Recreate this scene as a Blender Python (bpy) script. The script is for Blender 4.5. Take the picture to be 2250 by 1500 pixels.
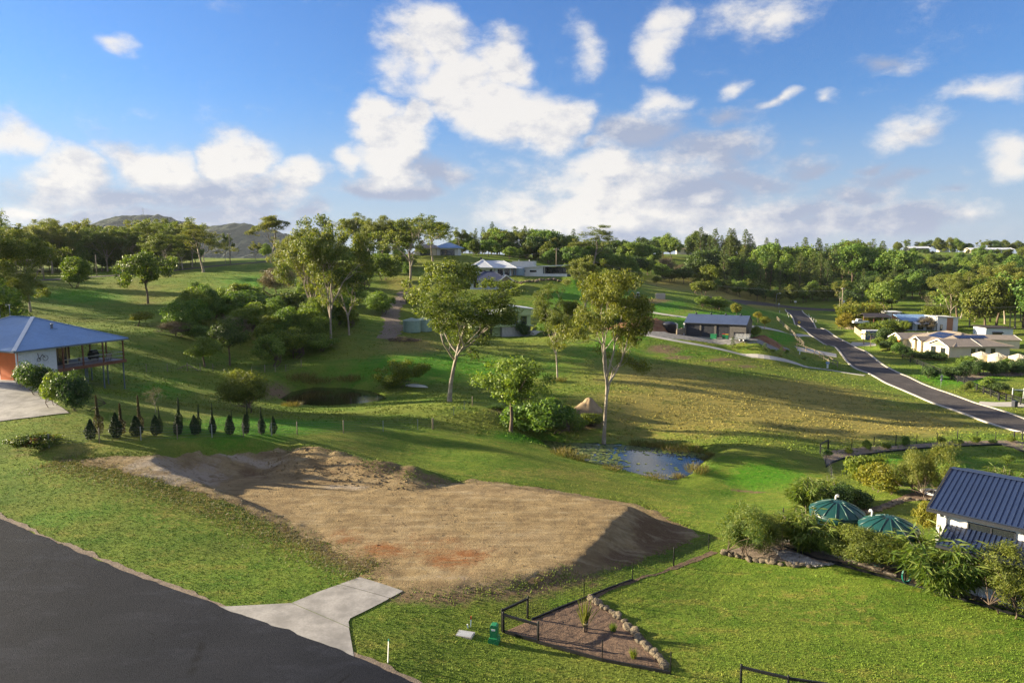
import bpy, bmesh, math, random
import numpy as np
from mathutils import Vector, Matrix, noise as mnoise

# ------------------------------------------------------------------ camera, sky, sun, exposure
sc = bpy.context.scene
for o in list(bpy.data.objects):
    bpy.data.objects.remove(o, do_unlink=True)
COL = sc.collection
H = 18.0                      # drone height above the road verge
FPX = 1500.0                  # focal length in photo pixels (2250 px wide = 36 mm, 24 mm lens)
PITCH = math.atan(175 / FPX)
cp, sp = math.cos(PITCH), math.sin(PITCH)
cam_d = bpy.data.cameras.new('camera')
cam = bpy.data.objects.new('camera', cam_d)
COL.objects.link(cam)
cam.location = (0, 0, H)
cam.rotation_euler = (math.pi / 2 - PITCH, 0, 0)
cam_d.lens = 24.0
cam_d.sensor_width = 36.0
cam_d.clip_end = 20000
cam_d.clip_start = 0.5
sc.camera = cam

SUN_EL = math.radians(15.0)
SUN_FWD = math.radians(14.0)          # the sun stands to the left, a little in front of the camera
SUN_DIR = Vector((-math.cos(SUN_EL) * math.cos(SUN_FWD), math.cos(SUN_EL) * math.sin(SUN_FWD), math.sin(SUN_EL)))
sun_d = bpy.data.lights.new('sun', 'SUN')
sun = bpy.data.objects.new('sun', sun_d)
COL.objects.link(sun)
sun_d.energy = 4.3
sun_d.angle = math.radians(0.6)
sun_d.color = (1.0, 0.86, 0.60)
sun.rotation_euler = SUN_DIR.to_track_quat('Z', 'Y').to_euler()

sc.view_settings.view_transform = 'Standard'
sc.view_settings.look = 'None'
sc.view_settings.gamma = 1.0
sc.view_settings.use_curve_mapping = False
sc.view_settings.exposure = 2.12
sc.cycles.max_bounces = 6
sc.cycles.diffuse_bounces = 3
sc.cycles.glossy_bounces = 2
sc.cycles.transmission_bounces = 3
sc.cycles.transparent_max_bounces = 6
sc.cycles.use_denoising = True
sc.cycles.denoising_prefilter = 'NONE'


def raydir(u, v):
    xr = (u - 1125) / FPX
    yr = (750 - v) / FPX
    return np.array((xr, cp + yr * sp, -sp + yr * cp))


def at(u, v, Y):
    """point seen at photo pixel (u, v) at forward distance Y"""
    d = raydir(u, v)
    t = Y / d[1]
    return np.array((d[0] * t, Y, H + d[2] * t))


def proj(x, y, z):
    dx, dy, dz = x, y, z - H
    f = dy * cp - dz * sp
    w = dy * sp + dz * cp
    return 1125 + FPX * dx / f, 750 - FPX * w / f


# ---- world: Nishita sky plus a cloud field that covers the whole dome
world = bpy.data.worlds.new('World')
sc.world = world
world.use_nodes = True
WT = world.node_tree
WT.nodes.clear()


class G:
    """tiny helper to wire shader nodes"""
    def __init__(self, nt):
        self.nt = nt

    def n(self, typ, **kw):
        nd = self.nt.nodes.new(typ)
        for k, v in kw.items():
            setattr(nd, k, v)
        return nd

    def inp(self, sock, val):
        if isinstance(val, bpy.types.NodeSocket):
            self.nt.links.new(val, sock)
        elif val is not None:
            sock.default_value = val

    def m(self, op, a, b=None, c=None, clamp=False):
        nd = self.n('ShaderNodeMath', operation=op, use_clamp=clamp)
        self.inp(nd.inputs[0], a)
        self.inp(nd.inputs[1], b)
        self.inp(nd.inputs[2], c)
        return nd.outputs[0]

    def vm(self, op, a, b=None):
        nd = self.n('ShaderNodeVectorMath', operation=op)
        self.inp(nd.inputs[0], a)
        self.inp(nd.inputs[1], b)
        return nd.outputs['Value'] if op in ('LENGTH', 'DOT_PRODUCT', 'DISTANCE') else nd.outputs[0]

    def mix(self, fac, a, b, blend='MIX'):
        nd = self.n('ShaderNodeMix', data_type='RGBA', blend_type=blend)
        self.inp(nd.inputs[0], fac)
        self.inp(nd.inputs[6], a if isinstance(a, bpy.types.NodeSocket) else (*a, 1) if len(a) == 3 else a)
        self.inp(nd.inputs[7], b if isinstance(b, bpy.types.NodeSocket) else (*b, 1) if len(b) == 3 else b)
        return nd.outputs[2]

    def noise(self, vec, scale, detail=4, rough=0.55, dist=0.0, dim='3D'):
        nd = self.n('ShaderNodeTexNoise', noise_dimensions=dim)
        self.inp(nd.inputs['Vector'], vec)
        nd.inputs['Scale'].default_value = scale
        nd.inputs['Detail'].default_value = detail
        nd.inputs['Roughness'].default_value = rough
        nd.inputs['Distortion'].default_value = dist
        return nd.outputs['Fac']

    def ss(self, val, a, b, c=0.0, d=1.0):
        nd = self.n('ShaderNodeMapRange', interpolation_type='SMOOTHSTEP')
        self.inp(nd.inputs[0], val)
        for i, x in enumerate((a, b, c, d)):
            self.inp(nd.inputs[i + 1], x)
        return nd.outputs[0]

    def ramp(self, fac, stops):
        nd = self.n('ShaderNodeValToRGB')
        el = nd.color_ramp.elements
        while len(el) < len(stops):
            el.new(0.5)
        for e, (p, c) in zip(el, stops):
            e.position = p
            e.color = (*c, 1)
        self.inp(nd.inputs[0], fac)
        return nd.outputs[0]


g = G(WT)
sky = g.n('ShaderNodeTexSky', sky_type='NISHITA')
sky.sun_disc = False
sky.sun_elevation = SUN_EL
sky.sun_rotation = math.atan2(SUN_DIR.x, SUN_DIR.y)
sky.altitude = 100
sky.air_density = 1.3
sky.dust_density = 0.25
sky.ozone_density = 3.0
tc = g.n('ShaderNodeTexCoord')
dirv = g.vm('NORMALIZE', tc.outputs['Generated'])
sx = g.n('ShaderNodeSeparateXYZ')
g.inp(sx.inputs[0], dirv)
az = g.m('ARCTAN2', sx.outputs[0], sx.outputs[1])
hor = g.m('SQRT', g.m('ADD', g.m('MULTIPLY', sx.outputs[0], sx.outputs[0]), g.m('MULTIPLY', sx.outputs[1], sx.outputs[1])))
te = g.m('DIVIDE', sx.outputs[2], g.m('MAXIMUM', hor, 0.02))
cmb = g.n('ShaderNodeCombineXYZ')
g.inp(cmb.inputs[0], az)
g.inp(cmb.inputs[1], te)
P = cmb.outputs[0]
# ragged edges: the cloud positions are warped by noise before the blobs are measured
stretch = g.n('ShaderNodeVectorMath', operation='MULTIPLY')
g.inp(stretch.inputs[0], dirv)
stretch.inputs[1].default_value = (1, 1, 1.7)
SV = stretch.outputs[0]
warp = g.n('ShaderNodeTexNoise')
g.inp(warp.inputs['Vector'], SV)
warp.inputs['Scale'].default_value = 7
warp.inputs['Detail'].default_value = 3
wv = g.vm('MULTIPLY', g.vm('SUBTRACT', warp.outputs['Color'], (0.5, 0.5, 0.5)), (0.16, 0.11, 0))
PW = g.vm('ADD', P, wv)
CLOUDS = [  # photo u, v, half width, half height, weight, whiteness
    (960, 105, 105, 85, 1.25, 1), (875, 135, 85, 65, 1.0, 1), (1005, 195, 120, 80, 1.25, 1), (1120, 150, 75, 60, 1.2, .9),
    (1105, 250, 130, 75, 1.25, 1), (1195, 285, 85, 70, 1.25, .86), (820, 115, 50, 35, .5, .95),
    (800, 275, 45, 40, 1.15, 1), (897, 268, 45, 38, 1.25, 1), (855, 325, 100, 65, 1.25, .98), (960, 370, 90, 35, .9, .7),
    (860, 402, 110, 26, .9, .42), (750, 350, 40, 26, .7, .95),
    (335, 362, 115, 50, 1.15, .95), (150, 385, 115, 46, 1.1, .92), (505, 345, 80, 52, 1.2, 1), (450, 412, 190, 45, .95, .72),
    (250, 430, 240, 42, .85, .7), (630, 405, 90, 36, .9, .85), (690, 440, 85, 32, .85, .5), (500, 470, 260, 30, .8, .6),
    (20, 310, 70, 38, .85, .95), (215, 100, 60, 22, .62, .85), (30, 470, 150, 25, .8, .8),
    (1400, 300, 150, 62, .85, .72), (1350, 400, 230, 62, .95, .9), (1290, 452, 280, 50, .95, .88), (1560, 345, 140, 55, .85, .45),
    (1500, 440, 240, 60, .9, .76), (1720, 478, 320, 36, .85, .6), (1140, 472, 120, 26, .85, .88), (1350, 512, 380, 26, .9, .72),
    (1455, 215, 70, 36, .7, .85), (1620, 245, 80, 45, .62, .4), (1450, 95, 60, 55, .75, .95), (1465, 28, 65, 36, .68, .85),
    (1280, 85, 45, 55, .55, .85), (1690, 28, 140, 36, .62, .8), (1590, 158, 34, 30, .55, .9),
    (1960, 122, 110, 28, .6, .75), (2150, 190, 110, 32, .68, .9), (1690, 212, 42, 24, .7, .9), (1800, 225, 50, 26, .6, .85),
    (2050, 290, 120, 45, .75, .85), (2200, 370, 85, 55, .85, .95), (1880, 440, 120, 26, .75, .4), (2150, 478, 150, 36, .8, .9),
    (2085, 440, 65, 18, .75, .4), (1960, 365, 75, 20, .68, .45), (1790, 355, 90, 26, .6, .5), (1290, 330, 60, 26, .7, .35), (1900, 500, 420, 30, .95, .7), (300, 490, 360, 28, .95, .74), (820, 500, 180, 20, .75, .7), (1450, 480, 420, 40, 1.0, .8), (1620, 400, 160, 40, .8, .6),
    (2000, 400, 160, 26, .7, .7),
]
def blobs(lst):
    """strongest of a set of soft ellipses"""
    f = None
    for (u, v, ru, rv, w, b) in lst:
        d = raydir(u, v)
        a0 = math.atan2(d[0], d[1])
        t0 = d[2] / math.hypot(d[0], d[1])
        d1 = raydir(u + ru, v)
        ra = abs(math.atan2(d1[0], d1[1]) - a0) * 1.4
        rt = rv / FPX * 1.5
        nd = g.n('ShaderNodeVectorMath', operation='MULTIPLY_ADD')
        g.inp(nd.inputs[0], PW)
        nd.inputs[1].default_value = (1 / ra, 1 / rt, 0)
        nd.inputs[2].default_value = (-a0 / ra, -t0 / rt, 0)
        r = g.vm('LENGTH', nd.outputs[0])
        k = g.m('MULTIPLY_ADD', r, -w, w)
        f = k if f is None else g.m('MAXIMUM', f, k)
    return g.m('MAXIMUM', f, 0.0)


fw = blobs([c for c in CLOUDS if c[5] >= .78])
fg = blobs([c for c in CLOUDS if c[5] < .78])
field = g.m('MAXIMUM', fw, fg)
white = g.m('ADD', 0.5, g.m('MULTIPLY', g.m('SUBTRACT', fw, fg), 1.1), clamp=True)
fbm = g.noise(SV, 8, 8, 0.66)
fbm2 = g.noise(g.vm('ADD', SV, (-0.02, 0.006, 0.022)), 8, 6, 0.66)
# outside the view the same kind of scattered cumulus goes on
cover = g.noise(g.vm('ADD', SV, (3.1, 1.7, 0.4)), 2.6, 2, 0.5)
side = g.m('MAXIMUM', g.ss(g.m('ABSOLUTE', az), 0.66, 0.80), g.ss(te, 0.46, 0.6))
gen = g.m('MULTIPLY', g.m('MULTIPLY', g.ss(cover, 0.42, 0.62), 0.85), side)
field = g.m('MAXIMUM', field, gen)
white = g.m('MAXIMUM', white, g.m('MULTIPLY', side, 0.75))
dens = g.m('ADD', field, g.m('MULTIPLY', g.m('SUBTRACT', fbm, 0.5), 1.5))
alpha = g.ss(dens, 0.12, 0.68)
relief = g.m('MULTIPLY', g.m('SUBTRACT', fbm, fbm2), 3.4)
lit = g.m('ADD', g.m('SUBTRACT', g.m('MULTIPLY', white, 1.05), 0.02), relief, clamp=True)
ccol = g.mix(lit, (1.2, 1.38, 1.85), (2.8, 2.72, 2.62))
belowh = g.ss(te, -0.03, 0.01)
alpha = g.m('MULTIPLY', g.m('MULTIPLY', alpha, 0.96), belowh)
skyc = g.mix(1.0, sky.outputs[0], (0.24, 0.365, 0.60), 'MULTIPLY')
skyc = g.mix(g.m('MULTIPLY', g.ss(te, 0.24, 0.0), 0.75), skyc, (1.5, 1.72, 2.25))
final = g.mix(alpha, skyc, ccol)
bg = g.n('ShaderNodeBackground')
g.inp(bg.inputs[0], final)
bg.inputs[1].default_value = 0.075
wo = g.n('ShaderNodeOutputWorld')
WT.links.new(bg.outputs[0], wo.inputs[0])
world.cycles.sampling_method = 'MANUAL'
world.cycles.sample_map_resolution = 256

# ------------------------------------------------------------------ helpers: meshes, tags, materials
rnd = random.Random(7)
nrs = np.random.RandomState(11)


def tag(o, label=None, cat=None, group=None, kind=None):
    if label:
        o['label'] = label
    if cat:
        o['category'] = cat
    if group:
        o['group'] = group
    if kind:
        o['kind'] = kind
    return o


def thing(name, label, cat, loc=(0, 0, 0), rz=0.0, group=None):
    o = bpy.data.objects.new(name, None)
    o.empty_display_size = 0.3
    COL.objects.link(o)
    o.location = [float(c) for c in loc]
    o.rotation_euler = (0, 0, rz)
    return tag(o, label, cat, group)


def link(name, mesh, parent=None):
    o = bpy.data.objects.new(name, mesh)
    COL.objects.link(o)
    if parent is not None:
        o.parent = parent
    return o


def fast_mesh(name, verts, faces, mat=None, smooth=False):
    """verts (N,3) array, faces (M,k) array with constant k"""
    verts = np.asarray(verts, dtype=np.float32)
    faces = np.asarray(faces, dtype=np.int32)
    me = bpy.data.meshes.new(name)
    me.vertices.add(len(verts))
    me.vertices.foreach_set('co', verts.ravel())
    k = faces.shape[1]
    me.loops.add(faces.size)
    me.loops.foreach_set('vertex_index', faces.ravel())
    me.polygons.add(len(faces))
    me.polygons.foreach_set('loop_start', np.arange(0, faces.size, k, dtype=np.int32))
    me.polygons.foreach_set('use_smooth', np.full(len(faces), smooth))
    me.update(calc_edges=True)
    if mat:
        me.materials.append(mat)
    return me


class MB:
    """collects shapes, builds ONE mesh object"""
    def __init__(self):
        self.v = []
        self.f = []
        self.sm = []

    def add(self, vs, fs, smooth=False):
        n = len(self.v)
        self.v += [tuple(float(c) for c in p) for p in vs]
        self.f += [tuple(i + n for i in f) for f in fs]
        self.sm += [smooth] * len(fs)
        return self

    def box(self, x0, x1, y0, y1, z0, z1):
        v = [(x0, y0, z0), (x1, y0, z0), (x1, y1, z0), (x0, y1, z0), (x0, y0, z1), (x1, y0, z1), (x1, y1, z1), (x0, y1, z1)]
        return self.add(v, [(0, 3, 2, 1), (4, 5, 6, 7), (0, 1, 5, 4), (1, 2, 6, 5), (2, 3, 7, 6), (3, 0, 4, 7)])

    def bar(self, a, b, w, h=None, up=(0, 0, 1)):
        """box beam from a to b, w wide, h high"""
        h = w if h is None else h
        a, b = Vector(a), Vector(b)
        d = (b - a).normalized()
        u = Vector(up)
        s = d.cross(u)
        if s.length < 1e-4:
            s = d.cross(Vector((0, 1, 0)))
        s.normalize()
        u = s.cross(d)
        v = []
        for p in (a, b):
            for (i, j) in ((-1, -1), (1, -1), (1, 1), (-1, 1)):
                v.append(p + s * (i * w / 2) + u * (j * h / 2))
        return self.add(v, [(0, 3, 2, 1), (4, 5, 6, 7), (0, 1, 5, 4), (1, 2, 6, 5), (2, 3, 7, 6), (3, 0, 4, 7)])

    def tube(self, pts, rad, n=6, cap=True):
        pts = [Vector(p) for p in pts]
        rad = [rad] * len(pts) if not hasattr(rad, '__len__') else rad
        vs, fs = [], []
        prev = None
        for i, p in enumerate(pts):
            d = (pts[min(i + 1, len(pts) - 1)] - pts[max(i - 1, 0)])
            if d.length < 1e-6:
                d = Vector((0, 0, 1))
            d.normalize()
            ref = Vector((0, 0, 1)) if abs(d.z) < 0.9 else Vector((1, 0, 0))
            s = d.cross(ref).normalized() if prev is None else (prev - d * prev.dot(d)).normalized()
            prev = s
            t = d.cross(s)
            for k in range(n):
                a = 2 * math.pi * k / n
                vs.append(p + (s * math.cos(a) + t * math.sin(a)) * rad[i])
        for i in range(len(pts) - 1):
            for k in range(n):
                fs.append((i * n + k, i * n + (k + 1) % n, (i + 1) * n + (k + 1) % n, (i + 1) * n + k))
        if cap:
            fs.append(tuple(reversed(range(n))))
            fs.append(tuple(range((len(pts) - 1) * n, len(pts) * n)))
        return self.add(vs, fs, n > 5)

    def lathe(self, prof, n=20, cx=0, cy=0):
        vs, fs = [], []
        for (r, z) in prof:
            for k in range(n):
                a = 2 * math.pi * k / n
                vs.append((cx + r * math.cos(a), cy + r * math.sin(a), z))
        for i in range(len(prof) - 1):
            for k in range(n):
                fs.append((i * n + k, i * n + (k + 1) % n, (i + 1) * n + (k + 1) % n, (i + 1) * n + k))
        fs.append(tuple(reversed(range(n))))
        fs.append(tuple(range((len(prof) - 1) * n, len(prof) * n)))
        return self.add(vs, fs, True)

    def slab(self, poly, th):
        """thick plate from a planar 3D polygon, thickened downwards along its normal"""
        P = [Vector(p) for p in poly]
        nrm = (P[1] - P[0]).cross(P[2] - P[0]).normalized()
        if nrm.z < 0:
            nrm = -nrm
        n = len(P)
        vs = P + [p - nrm * th for p in P]
        fs = [tuple(range(n)), tuple(reversed(range(n, 2 * n)))]
        for i in range(n):
            j = (i + 1) % n
            fs.append((i, i + n, j + n, j))
        return self.add(vs, fs)

    def prism(self, poly2d, axis, c0, c1):
        """extrude a 2D polygon along axis ('x' or 'y')"""
        n = len(poly2d)
        if axis == 'x':
            vs = [(c0, a, b) for a, b in poly2d] + [(c1, a, b) for a, b in poly2d]
        else:
            vs = [(a, c0, b) for a, b in poly2d] + [(a, c1, b) for a, b in poly2d]
        fs = [tuple(range(n)), tuple(reversed(range(n, 2 * n)))]
        for i in range(n):
            j = (i + 1) % n
            fs.append((i, i + n, j + n, j))
        return self.add(vs, fs)

    def mesh(self, name, mat):
        me = bpy.data.meshes.new(name)
        me.from_pydata(self.v, [], self.f)
        me.polygons.foreach_set('use_smooth', self.sm)
        me.validate()
        bm = bmesh.new()
        bm.from_mesh(me)
        bmesh.ops.recalc_face_normals(bm, faces=bm.faces)
        bm.to_mesh(me)
        bm.free()
        if mat:
            me.materials.append(mat)
        return me

    def build(self, name, mat, parent=None):
        return link(name, self.mesh(name, mat), parent)


def new_mat(name):
    m = bpy.data.materials.new(name)
    m.use_nodes = True
    nt = m.node_tree
    nt.nodes.clear()
    gg = G(nt)
    out = gg.n('ShaderNodeOutputMaterial')
    return m, gg, out


def pm(name, col, rough=0.7, var=0.18, scale=2.0, col2=None, bump=0.0, bscale=30.0, metal=0.0, coord='Object', spec=0.4, wave=None, detail=4):
    """procedural principled material: two-tone noise, optional bump and ribs"""
    m, gg, out = new_mat(name)
    b = gg.n('ShaderNodeBsdfPrincipled')
    t = gg.n('ShaderNodeTexCoord')
    if coord == 'World':
        vec = gg.n('ShaderNodeNewGeometry').outputs['Position']
    else:
        vec = t.outputs['Object']
    n1 = gg.noise(vec, scale, detail, 0.6)
    c2 = col2 if col2 else tuple(c * (1 - var) for c in col)
    c1 = col if col2 else tuple(min(1, c * (1 + var)) for c in col)
    c = gg.mix(gg.ss(n1, 0.3, 0.7), c1, c2)
    n3 = gg.noise(vec, scale * 9, 3, 0.6)
    c = gg.mix(gg.m('MULTIPLY', gg.ss(n3, 0.35, 0.75), 0.35), c, tuple(x * 0.72 for x in c2))
    gg.inp(b.inputs['Base Color'], c)
    b.inputs['Roughness'].default_value = rough
    b.inputs['Metallic'].default_value = metal
    b.inputs['Specular IOR Level'].default_value = spec
    hgt = None
    if bump:
        hgt = gg.m('MULTIPLY', gg.noise(vec, bscale, 4, 0.65), bump)
    if wave:
        ax, sc_, amt = wave
        w = gg.n('ShaderNodeTexWave', wave_type='BANDS', bands_direction=ax)
        gg.inp(w.inputs['Vector'], vec)
        w.inputs['Scale'].default_value = sc_
        ww = gg.m('MULTIPLY', w.outputs['Fac'], amt)
        hgt = ww if hgt is None else gg.m('ADD', hgt, ww)
    if hgt is not None:
        bp = gg.n('ShaderNodeBump')
        bp.inputs['Strength'].default_value = 1.0
        bp.inputs['Distance'].default_value = 1.0
        gg.inp(bp.inputs['Height'], hgt)
        gg.nt.links.new(bp.outputs[0], b.inputs['Normal'])
    gg.nt.links.new(b.outputs[0], out.inputs[0])
    return m


def leafmat(name, ca, cb, cc, trans=0.35, scale=0.5):
    """foliage: colour drifts from clump to clump and from plant to plant"""
    m, gg, out = new_mat(name)
    t = gg.n('ShaderNodeTexCoord')
    oi = gg.n('ShaderNodeObjectInfo')
    geo = gg.n('ShaderNodeNewGeometry')
    n1 = gg.noise(t.outputs['Object'], scale, 2, 0.5)
    f1 = gg.m('ADD', gg.ss(n1, 0.3, 0.7), gg.m('MULTIPLY', gg.m('SUBTRACT', oi.outputs['Random'], 0.5), 0.7), clamp=True)
    c = gg.mix(f1, ca, cb)
    isl = geo.outputs['Random Per Island']
    c = gg.mix(gg.m('MULTIPLY', gg.ss(isl, 0.55, 1.0), 0.6), c, cc)
    br = gg.m('ADD', 0.75, gg.m('MULTIPLY', isl, 0.5))
    hs = gg.n('ShaderNodeHueSaturation')
    gg.inp(hs.inputs['Color'], c)
    gg.inp(hs.inputs['Value'], br)
    gg.inp(hs.inputs['Hue'], gg.m('ADD', 0.485, gg.m('MULTIPLY', oi.outputs['Random'], 0.03)))
    d = gg.n('ShaderNodeBsdfPrincipled')
    gg.inp(d.inputs['Base Color'], hs.outputs[0])
    d.inputs['Roughness'].default_value = 0.55
    d.inputs['Specular IOR Level'].default_value = 0.3
    tr = gg.n('ShaderNodeBsdfTranslucent')
    gg.inp(tr.inputs[0], gg.mix(1.0, hs.outputs[0], (1.5, 1.45, 0.55), 'MULTIPLY'))
    mx = gg.n('ShaderNodeMixShader')
    mx.inputs[0].default_value = trans
    gg.nt.links.new(d.outputs[0], mx.inputs[1])
    gg.nt.links.new(tr.outputs[0], mx.inputs[2])
    gg.nt.links.new(mx.outputs[0], out.inputs[0])
    return m


# ------------------------------------------------------------------ terrain
# survey points: photo pixel plus forward distance (metres), or straight x, y, z
CT = [at(*p) for p in [
    (10, 1003, 54), (220, 975, 56), (400, 968, 58), (570, 963, 60), (755, 950, 66), (950, 946, 75), (1038, 893, 88),
    (290, 1045, 50.5), (560, 1135, 45.8), (750, 1210, 41.3), (600, 985, 59.5),
    (1283, 1312, 36.5), (1390, 1272, 38.5), (1480, 1243, 41.5), (1557, 1208, 45), (1830, 1105, 55), (1103, 1385, 33.2),
    (1500, 1400, 32.5), (2250, 1500, 29), (2100, 1310, 36.5), (1850, 1200, 43), (1950, 1228, 41.5),
    (1950, 1120, 51.5), (2000, 1080, 58), (1900, 1035, 70), (2150, 1020, 72), (1820, 985, 79), (2240, 962, 86),
    (1640, 1086, 64.3), (1700, 985, 74.4), (1600, 1000, 72.0), (1780, 1040, 68),
    (1500, 1110, 56), (1300, 1020, 70.5), (1150, 950, 81), (1100, 1000, 66), (900, 1000, 64),
    (1230, 905, 92), (1290, 897, 92), (1330, 972, 84), (1500, 930, 90), (1700, 950, 86),
    (1400, 850, 108), (1600, 850, 112), (1800, 900, 103), (2000, 930, 98), (2250, 942, 96), (2080, 890, 112),
    (1901, 822, 139), (1823, 760, 198), (1770, 725, 240), (1705, 678, 310), (1985, 841, 131), (2148, 900, 106),
    (1450, 780, 136), (1700, 790, 145), (1370, 730, 150), (1567, 742, 152), (1640, 700, 190), (1450, 690, 190),
    (1450, 655, 225), (1600, 660, 250), (1350, 640, 240), (1800, 800, 158),
    (1130, 740, 162), (1060, 737, 166), (905, 722, 152), (880, 800, 118), (960, 840, 112), (840, 745, 140), (1225, 835, 113),
    (740, 870, 106), (600, 880, 98), (870, 885, 98), (988, 882, 95), (1100, 850, 106),
    (700, 925, 76), (500, 900, 80), (265, 863, 85), (150, 908, 62), (40, 838, 75), (-150, 880, 66),
    (400, 815, 106), (640, 815, 115), (550, 790, 125), (450, 745, 130), (300, 745, 120), (200, 700, 150), (325, 665, 180),
    (70, 640, 190), (300, 605, 232), (480, 588, 245), (600, 575, 262), (100, 612, 225), (560, 640, 190), (700, 640, 200),
    (500, 680, 165), (830, 620, 220), (750, 740, 137), (620, 740, 140), (860, 590, 260), (960, 562, 290), (1075, 636, 212),
    (1060, 606, 236), (1200, 608, 240), (1140, 598, 258), (1240, 640, 215), (1180, 580, 290), (1100, 560, 320), (1300, 600, 300),
    (1250, 575, 340), (1400, 620, 330), (1550, 632, 330), (1700, 652, 345), (1500, 566, 450), (1650, 575, 470), (1490, 558, 520),
    (1700, 610, 420), (1900, 655, 340), (2000, 610, 450), (2190, 556, 600), (2010, 552, 600), (2250, 640, 350), (2100, 660, 320),
    (2050, 725, 230), (2090, 790, 163), (2190, 770, 180), (1920, 745, 200), (1880, 725, 215), (2250, 800, 150), (2240, 880, 115),
    (0, 600, 260), (-200, 620, 250), (0, 565, 420), (300, 572, 400), (520, 573, 420), (1750, 560, 620), (1320, 560, 480),
]]
CT += [np.array(p, dtype=float) for p in [
    (-100, 82, 4.5), (-60, 58, 2.0), (-33, 44.5, 0.8), (-15, 35.8, 0.15), (-5, 29.5, 0), (5, 24, -0.2), (30, 10, -0.6),
    (-30, 20, 0.6), (-80, 30, 2.5), (0, 0, -0.1), (60, -40, -1), (-60, -40, 1), (9, 48, -1.5), (5, 42.5, -0.6), (-3, 36.5, 0.0), (1.5, 38, -0.05), (-6, 36.5, 0.0), (3.2, 39.5, -0.15), (0, 55, -0.8),
    (-6, 57, -0.3), (-15, 57, 0.8), (-150, 60, 9), (-150, 150, 13), (-300, 200, 18), (150, 60, -7), (200, 150, -6), (330, 260, 2),
    (150, 0, -5), (300, 0, -6), (-200, 0, 7), (-600, 500, 24), (600, 520, 26), (0, 900, 12), (-500, 1000, 8), (500, 1000, 10),
    (0, 1900, -8), (-1500, 1500, -5), (1500, 1500, -5), (0, -300, 0), (2500, 4000, -10), (-2500, 4000, -10), (0, 4500, -10),
    (-1500, 0, 5), (1500, 0, 0), (260, 620, 25), (420, 640, 26), (150, 620, 24), (-260, 520, 21), (-120, 560, 20)]]
CT = np.array(CT)
CC = 5.0


def kern(a, b):
    d2 = (a[:, None, 0] - b[None, :, 0]) ** 2 + (a[:, None, 1] - b[None, :, 1]) ** 2
    return -np.sqrt(d2 + CC * CC)


n_ = len(CT)
A_ = np.zeros((n_ + 1, n_ + 1))
A_[:n_, :n_] = kern(CT, CT) + np.eye(n_) * 0.6
A_[:n_, n_] = 1
A_[n_, :n_] = 1
W_ = np.linalg.solve(A_, np.append(CT[:, 2], 0))


def base_z(xy):
    out = np.empty(len(xy))
    for i in range(0, len(xy), 20000):
        q = xy[i:i + 20000]
        out[i:i + 20000] = kern(q, CT) @ W_[:n_] + W_[n_]
    return out


def seg_dist(xy, poly, closed=True):
    """distance to polygon outline and inside flag"""
    P = np.asarray(poly, dtype=float)
    n = len(P)
    best = np.full(len(xy), 1e9)
    inside = np.zeros(len(xy), dtype=bool)
    for i in range(n if closed else n - 1):
        a, b = P[i], P[(i + 1) % n]
        ab = b - a
        t = np.clip(((xy - a) @ ab) / max(ab @ ab, 1e-9), 0, 1)
        d = np.hypot(xy[:, 0] - a[0] - t * ab[0], xy[:, 1] - a[1] - t * ab[1])
        best = np.minimum(best, d)
        if closed:
            c = ((a[1] > xy[:, 1]) != (b[1] > xy[:, 1]))
            with np.errstate(divide='ignore', invalid='ignore'):
                xi = (b[0] - a[0]) * (xy[:, 1] - a[1]) / (b[1] - a[1] + 1e-12) + a[0]
            inside ^= c & (xy[:, 0] < xi)
    return best, inside


def flat(u, v, z):
    """pixel to point on the level z"""
    d = raydir(u, v)
    t = (z - H) / d[2]
    return (d[0] * t, d[1] * t)


def vnoise(xy, s, seed=0.0):
    """cheap smooth value noise, -1..1"""
    x, y = xy[:, 0] * s + seed * 13.7, xy[:, 1] * s + seed * 7.3
    xi, yi = np.floor(x).astype(np.int64), np.floor(y).astype(np.int64)
    fx, fy = x - xi, y - yi
    fx, fy = fx * fx * (3 - 2 * fx), fy * fy * (3 - 2 * fy)

    def h(a, b):
        k = (a * 374761393 + b * 668265263) & 0x7fffffff
        k = ((k ^ (k >> 13)) * 1274126177) & 0x7fffffff
        return ((k ^ (k >> 16)) & 0xffff) / 32767.5 - 1
    return (h(xi, yi) * (1 - fx) + h(xi + 1, yi) * fx) * (1 - fy) + (h(xi, yi + 1) * (1 - fx) + h(xi + 1, yi + 1) * fx) * fy


# level building pads: polygon, height, cut slope, fill slope
LOT = [flat(*p) for p in [(445, 1058, 0.05), (620, 1030, 0.1), (760, 1052, 0.05), (930, 1070, 0), (1040, 1060, 0), (1200, 1082, 0),
                          (1383, 1112, 0), (1262, 1238, 0), (1120, 1272, 0), (900, 1288, 0), (832, 1236, 0), (640, 1146, 0)]]
_l = []
for _i in range(len(LOT)):                      # the graded rim is never quite straight
    _a, _b = np.array(LOT[_i]), np.array(LOT[(_i + 1) % len(LOT)])
    _n = max(1, int(np.hypot(*(_b - _a)) / 0.7))
    for _k in range(_n):
        _l.append(_a + (_b - _a) * _k / _n)
_l = np.array(_l)
LOT = _l + np.stack([vnoise(_l, 0.9, 21), vnoise(_l, 0.9, 22)], 1) * 0.22
PONDZ = -4.0
POND = [flat(u, v, PONDZ) for u, v in [(1180, 965), (1250, 972), (1330, 975), (1450, 982), (1540, 992), (1562, 1000), (1545, 1020),
                                       (1520, 1042), (1480, 1056), (1420, 1050), (1340, 1030), (1265, 1012), (1205, 985)]]
POND2Z = -2.85
POND2 = [flat(u, v, POND2Z) for u, v in [(612, 878), (640, 860), (690, 850), (760, 852), (815, 858), (845, 868), (850, 878), (800, 886),
                                         (720, 893), (650, 893)]]


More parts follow.
